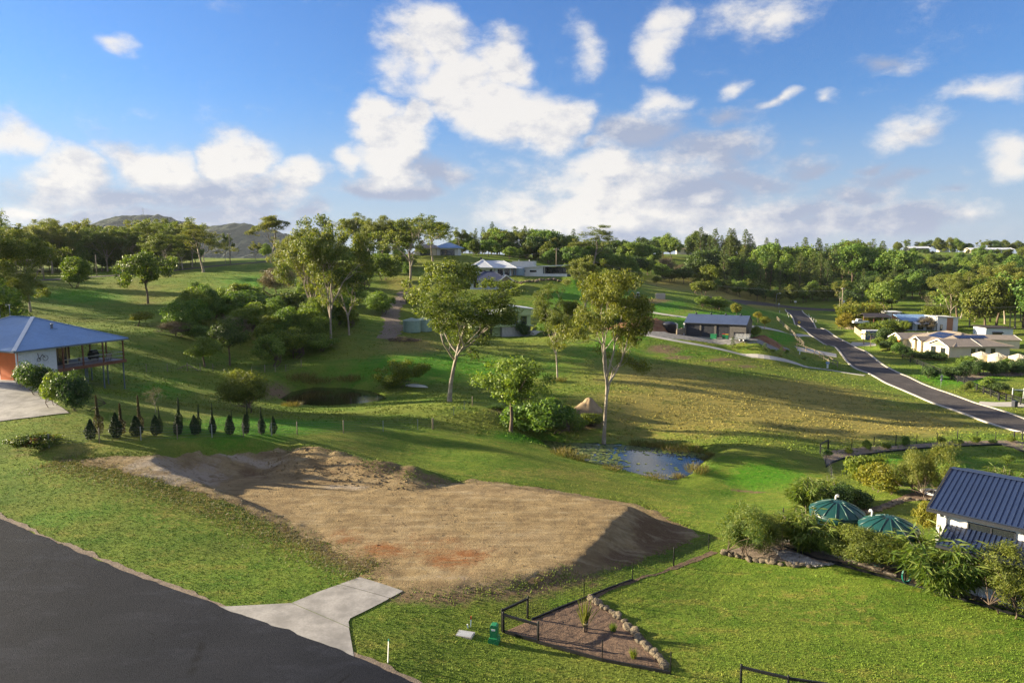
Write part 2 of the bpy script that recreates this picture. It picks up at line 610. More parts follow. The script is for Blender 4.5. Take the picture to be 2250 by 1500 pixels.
def rect(cx, cy, rz, x0, x1, y0, y1):
    c, s = math.cos(rz), math.sin(rz)
    return [(cx + c * x - s * y, cy + s * x + c * y) for x, y in ((x0, y0), (x1, y0), (x1, y1), (x0, y1))]


PADS = []            # filled by the buildings below: (polygon, z, cut, fill)
HUTS = {}


def site(key, u, v, Y, rz, x0, x1, y0, y1, grow=2.0, cut=0.7, fill=0.5, pad=True):
    """a building site: origin seen at pixel (u, v) at distance Y"""
    p = at(u, v, Y)
    HUTS[key] = (p, rz)
    if pad:
        PADS.append((rect(p[0], p[1], rz, x0 - grow, x1 + grow, y0 - grow, y1 + grow), p[2] - 0.03, cut, fill))


SHED_RZ = math.atan2(-6.5, 12.6)
site('shed', 1504, 738, 156, SHED_RZ, 0, 13.5, 0, 8.5, 2.5, 0.8, 0.5)
site('green', 1165, 738, 163, 0.28, -15, 0, 0, 11, 1.5)
site('bluehouse', 1030, 636, 212, 0.05, 0, 13.5, 0, 10, 2)
site('whitehouse', 1026, 606, 236, -0.04, 0, 17.5, 0, 10, 2)
site('boxhouse', 1126, 601, 256, -0.15, -6, 8, 0, 8, 2)
site('modern', 1195, 607, 238, -0.25, -9, 8.5, 0, 9, 2)
site('ridge', 912, 561, 288, -0.1, 0, 19, 0, 10, 2)
site('solar', 2087, 785, 163, 0.06, -1, 15, 0, 22, 2.5)
site('tanshed', 2176, 770, 186, -0.2, -4, 8, 0, 9, 1.5)
site('skillion', 2165, 745, 215, -0.05, 0, 8.5, 0, 7, 1.5)
site('panelhouse', 2062, 727, 230, -0.12, -18, 9, 0, 11, 2)
TARGETS = []


def terrain_z(xy):
    z = base_z(xy)
    far = np.hypot(xy[:, 0], xy[:, 1])
    z = z + vnoise(xy, 0.055, 1) * 0.10 + vnoise(xy, 0.25, 2) * 0.035
    z = z + np.clip((far - 90) / 200, 0, 1) * vnoise(xy, 0.02, 3) * 0.8
    # cut and fill of the lot
    d, ins = seg_dist(xy, LOT)
    d = np.where(ins, 0, d)
    rough = vnoise(xy, 0.5, 4) * 0.12 + vnoise(xy, 1.3, 5) * 0.05
    dj = np.maximum(d + rough * np.clip(d, 0, 1), 0)
    zc = np.clip(z, -0.60 * dj, 0.62 * dj)
    z = np.where(d < 12, zc, z)
    for poly, pz, cut, fill in PADS:
        P = np.asarray(poly)
        m = (np.abs(xy[:, 0] - P[:, 0].mean()) < 45) & (np.abs(xy[:, 1] - P[:, 1].mean()) < 45)
        if not m.any():
            continue
        dd, ii = seg_dist(xy[m], poly)
        dd = np.where(ii, 0, dd)
        z[m] = np.clip(z[m], pz - fill * dd, pz + cut * dd)
    for poly, wz in ((POND, PONDZ), (POND2, POND2Z)):
        P = np.asarray(poly)
        m = (np.abs(xy[:, 0] - P[:, 0].mean()) < 40) & (np.abs(xy[:, 1] - P[:, 1].mean()) < 40)
        dd, ii = seg_dist(xy[m], poly)
        zz = z[m]
        jit = vnoise(xy[m], 0.6, 6) * 0.5
        o = np.clip(zz, wz + 0.12 - 0.12 * np.clip(dd - 2.5, 0, 9), wz + 0.25 + 0.42 * dd)
        o = np.where(dd < 9, o, zz)
        z[m] = np.where(ii, np.minimum(zz, wz - 0.06 - 0.3 * np.clip(dd + jit * 0.3, 0, 3)), o)
    return z


def mound(cx, cy, rx, ry, rz, h, sharp=1.6):
    return (cx, cy, rx, ry, rz, h, sharp)


_pl = at(675, 1000, 60), at(905, 1066, 55.5)
MOUNDS = []


def axis(lo, hi, near0, near1, step, grow):
    a = list(np.arange(near0, near1 + 1e-6, step))
    s, x = step, near1
    while x < hi:
        s *= grow
        x += s
        a.append(x)
    s, x = step, near0
    b = []
    while x > lo:
        s *= grow
        x -= s
        b.append(x)
    return np.array(b[::-1] + a)


GX = axis(-2600, 2600, -52, 62, 0.55, 1.022)
GY = axis(-320, 4600, 24, 112, 0.55, 1.018)
XX, YY = np.meshgrid(GX, GY)
XY = np.stack([XX.ravel(), YY.ravel()], 1)
ZZ = terrain_z(XY)
# spoil heap along the back of the pad
for (u0, v0, Y0, u1, v1, Y1, wd, hh) in ((655, 1022, 58, 905, 1068, 55.2, 3.4, 1.15),):
    a, b = at(u0, v0, Y0)[:2], at(u1, v1, Y1)[:2]
    d, _ = seg_dist(XY, [a, b], closed=False)
    jag = vnoise(XY, 0.7, 8) * 0.2 + vnoise(XY, 1.6, 9) * 0.10
    ZZ = ZZ + np.where(d < wd, hh * np.clip(1 - (d / wd), 0, 1) ** 1.1 * (1 + jag), 0)
GZ = ZZ.reshape(XX.shape)


def hz(x, y):
    x, y = np.atleast_1d(np.asarray(x, float)), np.atleast_1d(np.asarray(y, float))
    i = np.clip(np.searchsorted(GX, x) - 1, 0, len(GX) - 2)
    j = np.clip(np.searchsorted(GY, y) - 1, 0, len(GY) - 2)
    fx = np.clip((x - GX[i]) / (GX[i + 1] - GX[i]), 0, 1)
    fy = np.clip((y - GY[j]) / (GY[j + 1] - GY[j]), 0, 1)
    return ((GZ[j, i] * (1 - fx) + GZ[j, i + 1] * fx) * (1 - fy) + (GZ[j + 1, i] * (1 - fx) + GZ[j + 1, i + 1] * fx) * fy)


def gz(x, y):
    return float(hz(x, y)[0])


def gp(u, v):
    """the point of the ground seen at photo pixel (u, v)"""
    d = raydir(u, v)
    Y = 20 * np.exp(np.linspace(0, math.log(1500 / 20), 3000))
    x = d[0] / d[1] * Y
    z = H + d[2] / d[1] * Y
    g_ = hz(x, Y)
    hit = np.nonzero(z <= g_)[0]
    if len(hit) == 0:
        k = np.argmin(z - g_)
    else:
        k = hit[0]
        if k > 0:
            a, b = z[k - 1] - g_[k - 1], g_[k] - z[k]
            t = a / (a + b + 1e-9)
            Yk = Y[k - 1] * (1 - t) + Y[k] * t
            return np.array((d[0] / d[1] * Yk, Yk, gz(d[0] / d[1] * Yk, Yk)))
    return np.array((x[k], Y[k], g_[k]))


# what the ground is made of: R dry straw, G lush, B bare soil
SOIL = np.zeros((len(XY), 3), dtype=np.float32)


def spot(ch, u, v, ru, rv, s):
    """ground patch whose middle and half axes are read off the photo"""
    c, ex, ey1, ey0 = gp(u, v), gp(u + ru, v), gp(u, v + rv), gp(u, v - rv)
    a = (ex - c)[:2]
    b = (ey0 - ey1)[:2] / 2
    M = np.stack([a, b], 1)
    if abs(np.linalg.det(M)) < 1e-6:
        return
    q = (XY - c[:2]) @ np.linalg.inv(M).T
    r = np.sqrt((q ** 2).sum(1))
    SOIL[:, ch] = np.maximum(SOIL[:, ch], s * np.clip(1.25 - r, 0, 1))


for a in [(1650, 880, 380, 70, 1.25), (1900, 930, 280, 45, 1.2), (1450, 830, 200, 45, .85), (1560, 800, 160, 30, .5), (900, 760, 110, 30, .8),
          (880, 620, 60, 40, .6), (1620, 650, 130, 22, 1), (1480, 625, 110, 14, .9), (150, 990, 140, 25, .6), (420, 1120, 260, 45, .35),
          (300, 640, 120, 30, .5), (560, 730, 90, 30, .6), (1000, 960, 250, 25, .25), (1130, 1330, 200, 30, .15), (1800, 1330, 350, 60, .3),
          (1200, 1040, 300, 20, .45), (1450, 1125, 160, 25, .45), (480, 870, 140, 20, .4), (1380, 900, 130, 30, .55), (1150, 780, 200, 25, .25)]:
    spot(0, *a)
for a in [(1670, 1040, 170, 48, .75), (950, 800, 250, 35, 1), (180, 650, 160, 25, .8), (200, 1130, 330, 60, .45), (600, 930, 220, 18, 1),
          (1420, 670, 120, 25, 1), (1560, 690, 200, 20, .8), (1720, 740, 60, 14, 1), (1900, 705, 70, 16, .6), (560, 620, 110, 25, .7),
          (1250, 1330, 120, 60, .5), (1300, 640, 130, 20, .9), (1640, 1390, 220, 80, .3), (2100, 830, 120, 25, .9), (1150, 960, 120, 15, .8),
          (2000, 1020, 200, 25, .8), (350, 860, 120, 25, .6), (1500, 775, 200, 16, .5)]:
    spot(1, *a)
for a in [(1460, 768, 60, 16, .8), (1580, 790, 70, 6, .7), (1640, 805, 60, 6, .6), (690, 745, 90, 10, .5), (870, 670, 20, 30, .8),
          (1490, 785, 55, 8, .7), (330, 668, 50, 10, .5), (1120, 900, 70, 18, .8), (1290, 930, 70, 20, .7), (1640, 1080, 90, 4, .8),
          (600, 862, 55, 22, .85), (1420, 715, 70, 14, .8), (1440, 660, 60, 8, .8), (60, 1000, 120, 12, .5), (170, 905, 60, 20, .35),
          (870, 745, 55, 16, .5), (760, 870, 110, 20, .4)]:
    spot(2, *a)
# soil rubbed bare along the road verge cut and around the lot
d_, in_ = seg_dist(XY, LOT)
SOIL[:, 2] = np.maximum(SOIL[:, 2], np.where(in_, 1.0, np.clip(1.15 - d_ / 2.6, 0, 0.8)))
zr = np.zeros(len(XY))

# ---- ground material
m_ground, gg, out = new_mat('grass_ground')
b = gg.n('ShaderNodeBsdfPrincipled')
pos = gg.n('ShaderNodeNewGeometry').outputs['Position']
at_ = gg.n('ShaderNodeAttribute', attribute_name='soil')
sp_ = gg.n('ShaderNodeSeparateColor')
gg.inp(sp_.inputs[0], at_.outputs['Color'])


def grass_colour(gg, pos, dry, lush, soil):
    nA = gg.noise(pos, 0.045, 4, 0.6)
    nB = gg.noise(pos, 0.35, 5, 0.65)
    nC = gg.noise(pos, 2.2, 4, 0.7)
    nD = gg.noise(pos, 9.0, 3, 0.7)
    base = gg.mix(gg.ss(nB, 0.33, 0.68), (0.140, 0.200, 0.024), (0.076, 0.148, 0.014))
    base = gg.mix(gg.m('MULTIPLY', gg.ss(nA, 0.4, 0.65), 0.5), base, (0.20, 0.185, 0.040))
    lf = gg.ss(gg.m('ADD', lush, gg.m('MULTIPLY', gg.m('SUBTRACT', nB, 0.5), 0.9)), 0.2, 0.8)
    base = gg.mix(lf, base, (0.062, 0.200, 0.010))
    df = gg.ss(gg.m('ADD', dry, gg.m('MULTIPLY', gg.m('SUBTRACT', gg.m('ADD', nB, nC), 1.0), 0.9)), 0.25, 0.9)
    base = gg.mix(gg.m('MULTIPLY', df, 0.85), base, (0.30, 0.235, 0.070))
    base = gg.mix(gg.m('MULTIPLY', gg.ss(nC, 0.5, 0.75), 0.35), base, (0.24, 0.22, 0.045))
    st = gg.vm('MULTIPLY', pos, (0.22, 1.0, 1.0))
    nS = gg.noise(st, 0.9, 6, 0.72)
    nF = gg.noise(pos, 1.1, 7, 0.78)
    tex = gg.m('ADD', gg.m('MULTIPLY', nS, 0.55), gg.m('MULTIPLY', nF, 0.45))
    amt = gg.m('ADD', 0.35, gg.m('MULTIPLY', dry, 0.6), clamp=True)
    base = gg.mix(gg.m('MULTIPLY', gg.ss(tex, 0.50, 0.62), amt), base, (0.30, 0.235, 0.060))
    base = gg.mix(gg.m('MULTIPLY', gg.ss(tex, 0.50, 0.38), amt), base, (0.070, 0.090, 0.018))
    base = gg.mix(gg.m('MULTIPLY', gg.ss(nD, 0.42, 0.72), 0.5), base, (0.050, 0.085, 0.012))
    sf = gg.ss(gg.m('ADD', soil, gg.m('MULTIPLY', gg.m('SUBTRACT', gg.m('ADD', nB, nC), 1.0), 0.8)), 0.3, 0.75)
    scol = gg.mix(gg.ss(nC, 0.35, 0.7), (0.20, 0.140, 0.080), (0.125, 0.085, 0.048))
    return gg.mix(sf, base, scol), nC, nD


gc, nC, nD = grass_colour(gg, pos, sp_.outputs[0], sp_.outputs[1], sp_.outputs[2])
gg.inp(b.inputs['Base Color'], gc)
b.inputs['Roughness'].default_value = 0.9
b.inputs['Specular IOR Level'].default_value = 0.1
bp = gg.n('ShaderNodeBump')
bp.inputs['Distance'].default_value = 1.0
gg.inp(bp.inputs['Height'], gg.m('ADD', gg.m('MULTIPLY', gg.noise(pos, 14, 4, 0.75), 0.07), gg.m('MULTIPLY', nC, 0.10)))
gg.nt.links.new(bp.outputs[0], b.inputs['Normal'])
gg.nt.links.new(b.outputs[0], out.inputs[0])

ny, nx = XX.shape
idx = np.arange(nx * ny).reshape(ny, nx)
F = np.stack([idx[:-1, :-1].ravel(), idx[:-1, 1:].ravel(), idx[1:, 1:].ravel(), idx[1:, :-1].ravel()], 1)
V = np.column_stack([XY, GZ.ravel()])
gm = fast_mesh('ground', V, F, m_ground, True)
ca = gm.color_attributes.new('soil', 'FLOAT_COLOR', 'POINT')
ca.data.foreach_set('color', np.column_stack([SOIL, np.ones(len(SOIL))]).astype(np.float32).ravel())
tag(link('ground', gm), kind='structure', label='grassy hillsides falling to a shallow valley')


def soil_at(x, y):
    i = np.clip(np.searchsorted(GX, x) - 1, 0, nx - 1)
    j = np.clip(np.searchsorted(GY, y) - 1, 0, ny - 1)
    return SOIL[j * nx + i]


# ------------------------------------------------------------------ draped sheets: roads, drives, beds
def ribbon(name, pts, width, mat, lift=0.04, across=4, step=1.0, jag=0.0, skirt=0.15, kind='structure', label=None, seed=1):
    """a strip laid along a ground line, pts in x, y"""
    pts = np.asarray(pts, float)[:, :2]
    seg = np.hypot(*np.diff(pts, axis=0).T)
    s = np.concatenate([[0], np.cumsum(seg)])
    n = max(2, int(s[-1] / step) + 1)
    t = np.linspace(0, s[-1], n)
    # smooth the corners
    c = np.stack([np.interp(t, s, pts[:, 0]), np.interp(t, s, pts[:, 1])], 1)
    for _ in range(6):
        c[1:-1] = (c[:-2] + 2 * c[1:-1] + c[2:]) / 4
    tg = np.gradient(c, axis=0)
    tg /= np.hypot(tg[:, 0], tg[:, 1])[:, None]
    nr = np.stack([-tg[:, 1], tg[:, 0]], 1)
    wl = np.full(n, width / 2.0)
    wr = np.full(n, width / 2.0)
    if jag:
        wl += vnoise(c, 1.1, seed) * jag + vnoise(c, 3.0, seed + 1) * jag * 0.5
        wr += vnoise(c, 1.1, seed + 2) * jag + vnoise(c, 3.0, seed + 3) * jag * 0.5
    rows = []
    offs = np.linspace(-1, 1, across + 1)
    allv = []
    cols = [-1.0] + list(offs) + [1.0]
    for k, o in enumerate(cols):
        wv_ = np.where(o < 0, wr, wl)
        p = c + nr * (o * wv_)[:, None]
        zz = hz(p[:, 0], p[:, 1]) + (lift if 0 < k < len(cols) - 1 else -skirt)
        allv.append(np.column_stack([p, zz]))
    Vv = np.stack(allv, 1).reshape(-1, 3)
    m_ = len(cols)
    id_ = np.arange(n * m_).reshape(n, m_)
    Ff = np.stack([id_[:-1, :-1].ravel(), id_[1:, :-1].ravel(), id_[1:, 1:].ravel(), id_[:-1, 1:].ravel()], 1)[:, ::-1]
    o = link(name, fast_mesh(name, Vv, Ff, mat, False))
    return tag(o, kind=kind, label=label), c, nr


def patch(name, poly, mat, res=0.3, lift=0.03, edge=0.25, jag=0.3, rough=0.0, rs=2.0, kind='structure', label=None, parent=None, seed=1, dome=0.0):
    """a sheet draped over the ground inside an x, y polygon, dipping under the turf along a ragged rim"""
    P = np.asarray(poly, float)[:, :2]
    x0, y0 = P.min(0) - 1
    x1, y1 = P.max(0) + 1
    xs, ys = np.arange(x0, x1 + res, res), np.arange(y0, y1 + res, res)
    X, Y = np.meshgrid(xs, ys)
    q = np.stack([X.ravel(), Y.ravel()], 1)
    d, ins = seg_dist(q, P)
    sd = np.where(ins, d, -d) + jag * (vnoise(q, 0.8, seed) * 0.7 + vnoise(q, 2.1, seed + 1) * 0.5)
    off = np.clip(sd / edge, -1, 1) * lift
    z = hz(q[:, 0], q[:, 1]) + off + dome * np.clip(sd, 0, 3)
    if rough:
        z = z + np.clip(sd / 0.4, 0, 1) * rough * (vnoise(q, rs, seed + 4) + 0.6 * vnoise(q, rs * 2.3, seed + 5))
    id_ = np.arange(len(q)).reshape(X.shape)
    keep = sd.reshape(X.shape) > -edge
    k4 = keep[:-1, :-1] & keep[:-1, 1:] & keep[1:, 1:] & keep[1:, :-1]
    Ff = np.stack([id_[:-1, :-1][k4], id_[:-1, 1:][k4], id_[1:, 1:][k4], id_[1:, :-1][k4]], 1)
    used = np.unique(Ff)
    rem = np.zeros(len(q), dtype=np.int64)
    rem[used] = np.arange(len(used))
    o = link(name, fast_mesh(name, np.column_stack([q, z])[used], rem[Ff], mat, True), parent)
    return tag(o, kind=kind, label=label)


def asphalt(name, c, c2):
    m, gg, out = new_mat(name)
    b = gg.n('ShaderNodeBsdfPrincipled')
    pos = gg.n('ShaderNodeNewGeometry').outputs['Position']
    a = gg.mix(gg.ss(gg.noise(pos, 0.25, 4, 0.6), 0.3, 0.7), c, c2)
    sp = gg.noise(pos, 14, 3, 0.85)
    a = gg.mix(gg.m('MULTIPLY', gg.ss(sp, 0.52, 0.72), 0.45), a, tuple(x * 2.4 for x in c))
    a = gg.mix(gg.m('MULTIPLY', gg.ss(gg.noise(pos, 8, 4, 0.7), 0.4, 0.7), 0.4), a, tuple(x * 0.6 for x in c))
    vr = gg.n('ShaderNodeTexVoronoi', feature='DISTANCE_TO_EDGE')
    gg.inp(vr.inputs['Vector'], gg.vm('MULTIPLY', pos, (1, 1, 0)))
    vr.inputs['Scale'].default_value = 0.22
    crack = gg.m('MULTIPLY', gg.ss(vr.outputs[0], 0.012, 0.0), gg.ss(gg.noise(pos, 0.5, 3, 0.6), 0.5, 0.6))
    a = gg.mix(gg.m('MULTIPLY', crack, 0.7), a, tuple(x * 0.35 for x in c))
    wear = gg.noise(gg.vm('MULTIPLY', pos, (0.5, 1.0, 1.0)), 0.6, 5, 0.7)
    a = gg.mix(gg.m('MULTIPLY', gg.ss(wear, 0.5, 0.68), 0.5), a, tuple(x * 1.7 for x in c2))
    gg.inp(b.inputs['Base Color'], a)
    b.inputs['Roughness'].default_value = 0.9
    b.inputs['Specular IOR Level'].default_value = 0.1
    bp = gg.n('ShaderNodeBump')
    bp.inputs['Distance'].default_value = 1.0
    gg.inp(bp.inputs['Height'], gg.m('MULTIPLY', gg.noise(pos, 16, 4, 0.85), 0.03))
    gg.nt.links.new(bp.outputs[0], b.inputs['Normal'])
    gg.nt.links.new(b.outputs[0], out.inputs[0])
    return m


M = {}
M['asphalt'] = asphalt('shade_darkened_asphalt', (0.013, 0.015, 0.022), (0.018, 0.020, 0.028))  # base colour set very low, standing in for shade on the front road
M['asphalt2'] = asphalt('worn_asphalt', (0.070, 0.062, 0.060), (0.092, 0.080, 0.075))
M['concrete'] = pm('concrete', (0.37, 0.345, 0.32), 0.85, 0.0, 0.9, col2=(0.22, 0.205, 0.19), coord='World', bump=0.006, bscale=14)
M['concrete2'] = pm('pale_concrete', (0.42, 0.39, 0.35), 0.85, 0.12, 0.4, coord='World')
M['kerb'] = pm('kerb_concrete', (0.46, 0.42, 0.36), 0.85, 0.12, 0.6, coord='World')
M['gravel'] = pm('grey_gravel', (0.20, 0.19, 0.18), 0.95, 0.3, 1.5, coord='World', bump=0.05, bscale=10)
M['mulch'] = pm('bark_mulch', (0.20, 0.125, 0.080), 0.95, 0.0, 5.0, col2=(0.095, 0.060, 0.042), coord='World', bump=0.09, bscale=16)
M['mulch2'] = pm('pale_mulch', (0.24, 0.185, 0.135), 0.95, 0.0, 3.0, col2=(0.15, 0.11, 0.085), coord='World', bump=0.06, bscale=12)

# front road: straight, from the bottom of the picture up to the left edge
RD = np.array((0.876, -0.482))
RN = np.array((0.482, 0.876))
e0 = np.array(gp(480, 1331)[:2])
W_ROAD = 14.0
pts = [e0 + RD * s - RN * (W_ROAD / 2 + 0.02) for s in (-110, -60, -30, 0, 14, 24, 60)]
ribbon('road', pts, W_ROAD, M['asphalt'], 0.05, 14, 0.35, 0.10, label='asphalt road coloured dark for shade in the near left corner')
ribbon('shoulder', [e0 + RD * s + RN * 0.10 for s in (-110, -60, -30, 0, 14, 24, 60)], 0.34, M['mulch2'], 0.035, 2, 0.3, 0.18, 0.05, label='thin gritty shoulder between the asphalt and the grass', seed=9)
# crossover of poured concrete slabs
XO = [gp(u, v)[:2] for u, v in [(466, 1334), (640, 1325), (700, 1300), (790, 1268), (887, 1299), (830, 1330), (765, 1362), (770, 1400), (779, 1447)]]


def clean_sheet(name, poly, mat, res, lift, parent=None, inset=0.0):
    """a slab with true straight edges draped over the ground"""
    P = np.asarray(poly, float)[:, :2]
    c0 = P.mean(0)
    if inset:
        d_ = P - c0
        P = c0 + d_ * (1 - inset / np.hypot(d_[:, 0], d_[:, 1]))[:, None]
    x0, y0 = P.min(0) - res
    x1, y1 = P.max(0) + res
    X, Y = np.meshgrid(np.arange(x0, x1 + res, res), np.arange(y0, y1 + res, res))
    q = np.stack([X.ravel(), Y.ravel()], 1)
    _, ins = seg_dist(q, P)
    best, near = np.full(len(q), 1e9), q.copy()
    for i in range(len(P)):
        a_, b_ = P[i], P[(i + 1) % len(P)]
        ab = b_ - a_
        t_ = np.clip(((q - a_) @ ab) / (ab @ ab), 0, 1)
        pr = a_ + t_[:, None] * ab
        dd = np.hypot(*(q - pr).T)
        m_ = dd < best
        best[m_] = dd[m_]
        near[m_] = pr[m_]
    q2 = np.where(ins[:, None], q, near)
    id_ = np.arange(len(q)).reshape(X.shape)
    k = ins.reshape(X.shape)
    anyk = k[:-1, :-1] | k[:-1, 1:] | k[1:, 1:] | k[1:, :-1]
    Ff = np.stack([id_[:-1, :-1][anyk], id_[:-1, 1:][anyk], id_[1:, 1:][anyk], id_[1:, :-1][anyk]], 1)
    used = np.unique(Ff)
    rem = np.zeros(len(q), dtype=np.int64)
    rem[used] = np.arange(len(used))
    V_ = np.column_stack([q2, hz(q2[:, 0], q2[:, 1]) + lift])[used]
    return link(name, fast_mesh(name, V_, rem[Ff], mat, False), parent)


dv = tag(thing('driveway', 'flared concrete crossover joining the road', None, (0, 0, 0)), kind='structure')
for pl in ([(466, 1334), (640, 1325), (768, 1380), (779, 1447)], [(640, 1325), (700, 1300), (745, 1284), (858, 1315), (765, 1362), (768, 1380)], [(745, 1284), (790, 1268), (887, 1299), (858, 1315)]):
    clean_sheet('slab', [gp(u, v)[:2] for u, v in pl], M['concrete'], 0.2, 0.045, dv, 0.03)

# lot: bare earth
m_dirt, gg, out = new_mat('graded_earth')
b = gg.n('ShaderNodeBsdfPrincipled')
pos = gg.n('ShaderNodeNewGeometry').outputs['Position']
nA, nB, nC, nD = gg.noise(pos, 0.09, 4, 0.6), gg.noise(pos, 0.5, 5, 0.65), gg.noise(pos, 3, 4, 0.7), gg.noise(pos, 12, 3, 0.8)
c = gg.mix(gg.ss(nB, 0.3, 0.7), (0.275, 0.200, 0.104), (0.185, 0.134, 0.072))
c = gg.mix(gg.m('MULTIPLY', gg.ss(nA, 0.45, 0.7), 0.5), c, (0.33, 0.25, 0.155))
ra = gg.n('ShaderNodeAttribute', attribute_name='red')
rs_ = gg.n('ShaderNodeSeparateColor')
gg.inp(rs_.inputs[0], ra.outputs['Color'])
rf = gg.ss(gg.m('ADD', rs_.outputs[0], gg.m('MULTIPLY', gg.m('SUBTRACT', gg.m('ADD', nB, nC), 1.0), 1.6)), 0.15, 1.25)
c = gg.mix(rf, c, (0.21, 0.082, 0.028))
wf = gg.ss(gg.m('ADD', rs_.outputs[1], gg.m('MULTIPLY', gg.m('SUBTRACT', gg.m('ADD', nB, nC), 1.0), 0.9)), 0.3, 0.8)
c = gg.mix(wf, c, (0.33, 0.275, 0.215))
kf = gg.ss(gg.m('ADD', rs_.outputs[2], gg.m('MULTIPLY', gg.m('SUBTRACT', gg.m('ADD', nB, nC), 1.0), 0.9)), 0.3, 0.8)
c = gg.mix(kf, c, (0.125, 0.078, 0.045))
c = gg.mix(gg.m('MULTIPLY', gg.ss(nC, 0.5, 0.75), 0.45), c, (0.155, 0.105, 0.060))
c = gg.mix(gg.m('MULTIPLY', gg.ss(nD, 0.55, 0.72), 0.5), c, (0.33, 0.26, 0.165))
nT = gg.noise(gg.vm('MULTIPLY', pos, (0.35, 1.6, 1.0)), 0.9, 6, 0.7)
c = gg.mix(gg.m('MULTIPLY', gg.ss(nT, 0.50, 0.62), 0.75), c, (0.165, 0.115, 0.062))
c = gg.mix(gg.m('MULTIPLY', gg.ss(nT, 0.48, 0.36), 0.65), c, (0.31, 0.245, 0.15))
gg.inp(b.inputs['Base Color'], c)
b.inputs['Roughness'].default_value = 0.95
b.inputs['Specular IOR Level'].default_value = 0.1
bp = gg.n('ShaderNodeBump')
bp.inputs['Distance'].default_value = 1.0
gg.inp(bp.inputs['Height'], gg.m('ADD', gg.m('MULTIPLY', gg.noise(pos, 7, 6, 0.8), 0.10), gg.m('MULTIPLY', nC, 0.05)))
gg.nt.links.new(bp.outputs[0], b.inputs['Normal'])
gg.nt.links.new(b.outputs[0], out.inputs[0])
M['dirt'] = m_dirt

DP = [gp(u, v)[:2] for u, v in [(140, 1010), (220, 1003), (320, 998), (450, 993), (620, 985), (720, 990), (800, 1015), (880, 1045), (940, 1066), (1040, 1054),
                                (1210, 1074), (1395, 1106), (1450, 1128), (1545, 1175), (1440, 1222), (1300, 1266), (1200, 1262), (1130, 1290), (1000, 1300),
                                (888, 1302), (790, 1268), (825, 1242), (640, 1158), (440, 1080), (330, 1052)]]
dp = patch('earth_pad', DP, M['dirt'], 0.22, 0.05, 0.5, 0.55, 0.028, 1.8, label='bare graded earth building pad on the vacant lot')
me = dp.data
nv = len(me.vertices)
co = np.empty(nv * 3, np.float32)
me.vertices.foreach_get('co', co)
co = co.reshape(-1, 3)
red = np.zeros((nv, 4), np.float32)
red[:, 3] = 1


def pspot(ch, u, v, ru, rv, s, yv=None):
    c, ex, e1, e0_ = gp(u, v), gp(u + ru, v + (yv or 0)), gp(u, v + rv), gp(u, v - rv)
    Mx = np.stack([(ex - c)[:2], (e0_ - e1)[:2] / 2], 1)
    q = (co[:, :2] - c[:2]) @ np.linalg.inv(Mx).T
    red[:, ch] = np.maximum(red[:, ch], s * np.clip(1.3 - np.sqrt((q ** 2).sum(1)), 0, 1))


for a in [(1000, 1225, 110, 30, .95), (840, 1208, 70, 22, 1), (760, 1180, 60, 20, .7), (930, 1190, 130, 25, .5)]:
    pspot(0, *a)
for a in [(380, 1040, 130, 35, 1), (520, 1005, 150, 15, .8), (760, 1072, 80, 8, .7), (950, 1270, 110, 14, .5), (330, 1015, 90, 20, .7)]:
    pspot(1, *a)
for a in [(1450, 1180, 80, 50, 1), (1380, 1230, 70, 30, .95), (560, 1045, 60, 18, .7), (780, 1035, 110, 30, .45), (640, 1100, 100, 25, .35)]:
    pspot(2, *a)
ca = me.color_attributes.new('red', 'FLOAT_COLOR', 'POINT')
ca.data.foreach_set('color', red.ravel())

# water
def water(name, poly, z, label, tint):
    m, gg, out = new_mat(name + '_water')
    b = gg.n('ShaderNodeBsdfPrincipled')
    pos = gg.n('ShaderNodeNewGeometry').outputs['Position']
    gg.inp(b.inputs['Base Color'], gg.mix(gg.ss(gg.noise(pos, 0.4, 4, 0.6), 0.35, 0.7), tint, tuple(x * 0.5 for x in tint)))
    b.inputs['Roughness'].default_value = 0.06
    b.inputs['IOR'].default_value = 1.33
    b.inputs['Specular IOR Level'].default_value = 0.9
    bp = gg.n('ShaderNodeBump')
    bp.inputs['Distance'].default_value = 1.0
    gg.inp(bp.inputs['Height'], gg.m('MULTIPLY', gg.noise(pos, 2.4, 3, 0.6), 0.005))
    gg.nt.links.new(bp.outputs[0], b.inputs['Normal'])
    gg.nt.links.new(b.outputs[0], out.inputs[0])
    P = np.asarray(poly)
    c = P.mean(0)
    Q = c + (P - c) * 1.10
    v = [(x, y, z) for x, y in Q]
    me = bpy.data.meshes.new(name)
    me.from_pydata(v, [], [tuple(range(len(v)))])
    me.materials.append(m)
    return tag(link(name, me), kind='structure', label=label)


water('pond_water', POND, PONDZ, 'blue water of the farm pond with lily pads', (0.015, 0.028, 0.045))
water('dam_water', POND2, POND2Z, 'dark still water of the farther pond', (0.018, 0.016, 0.008))

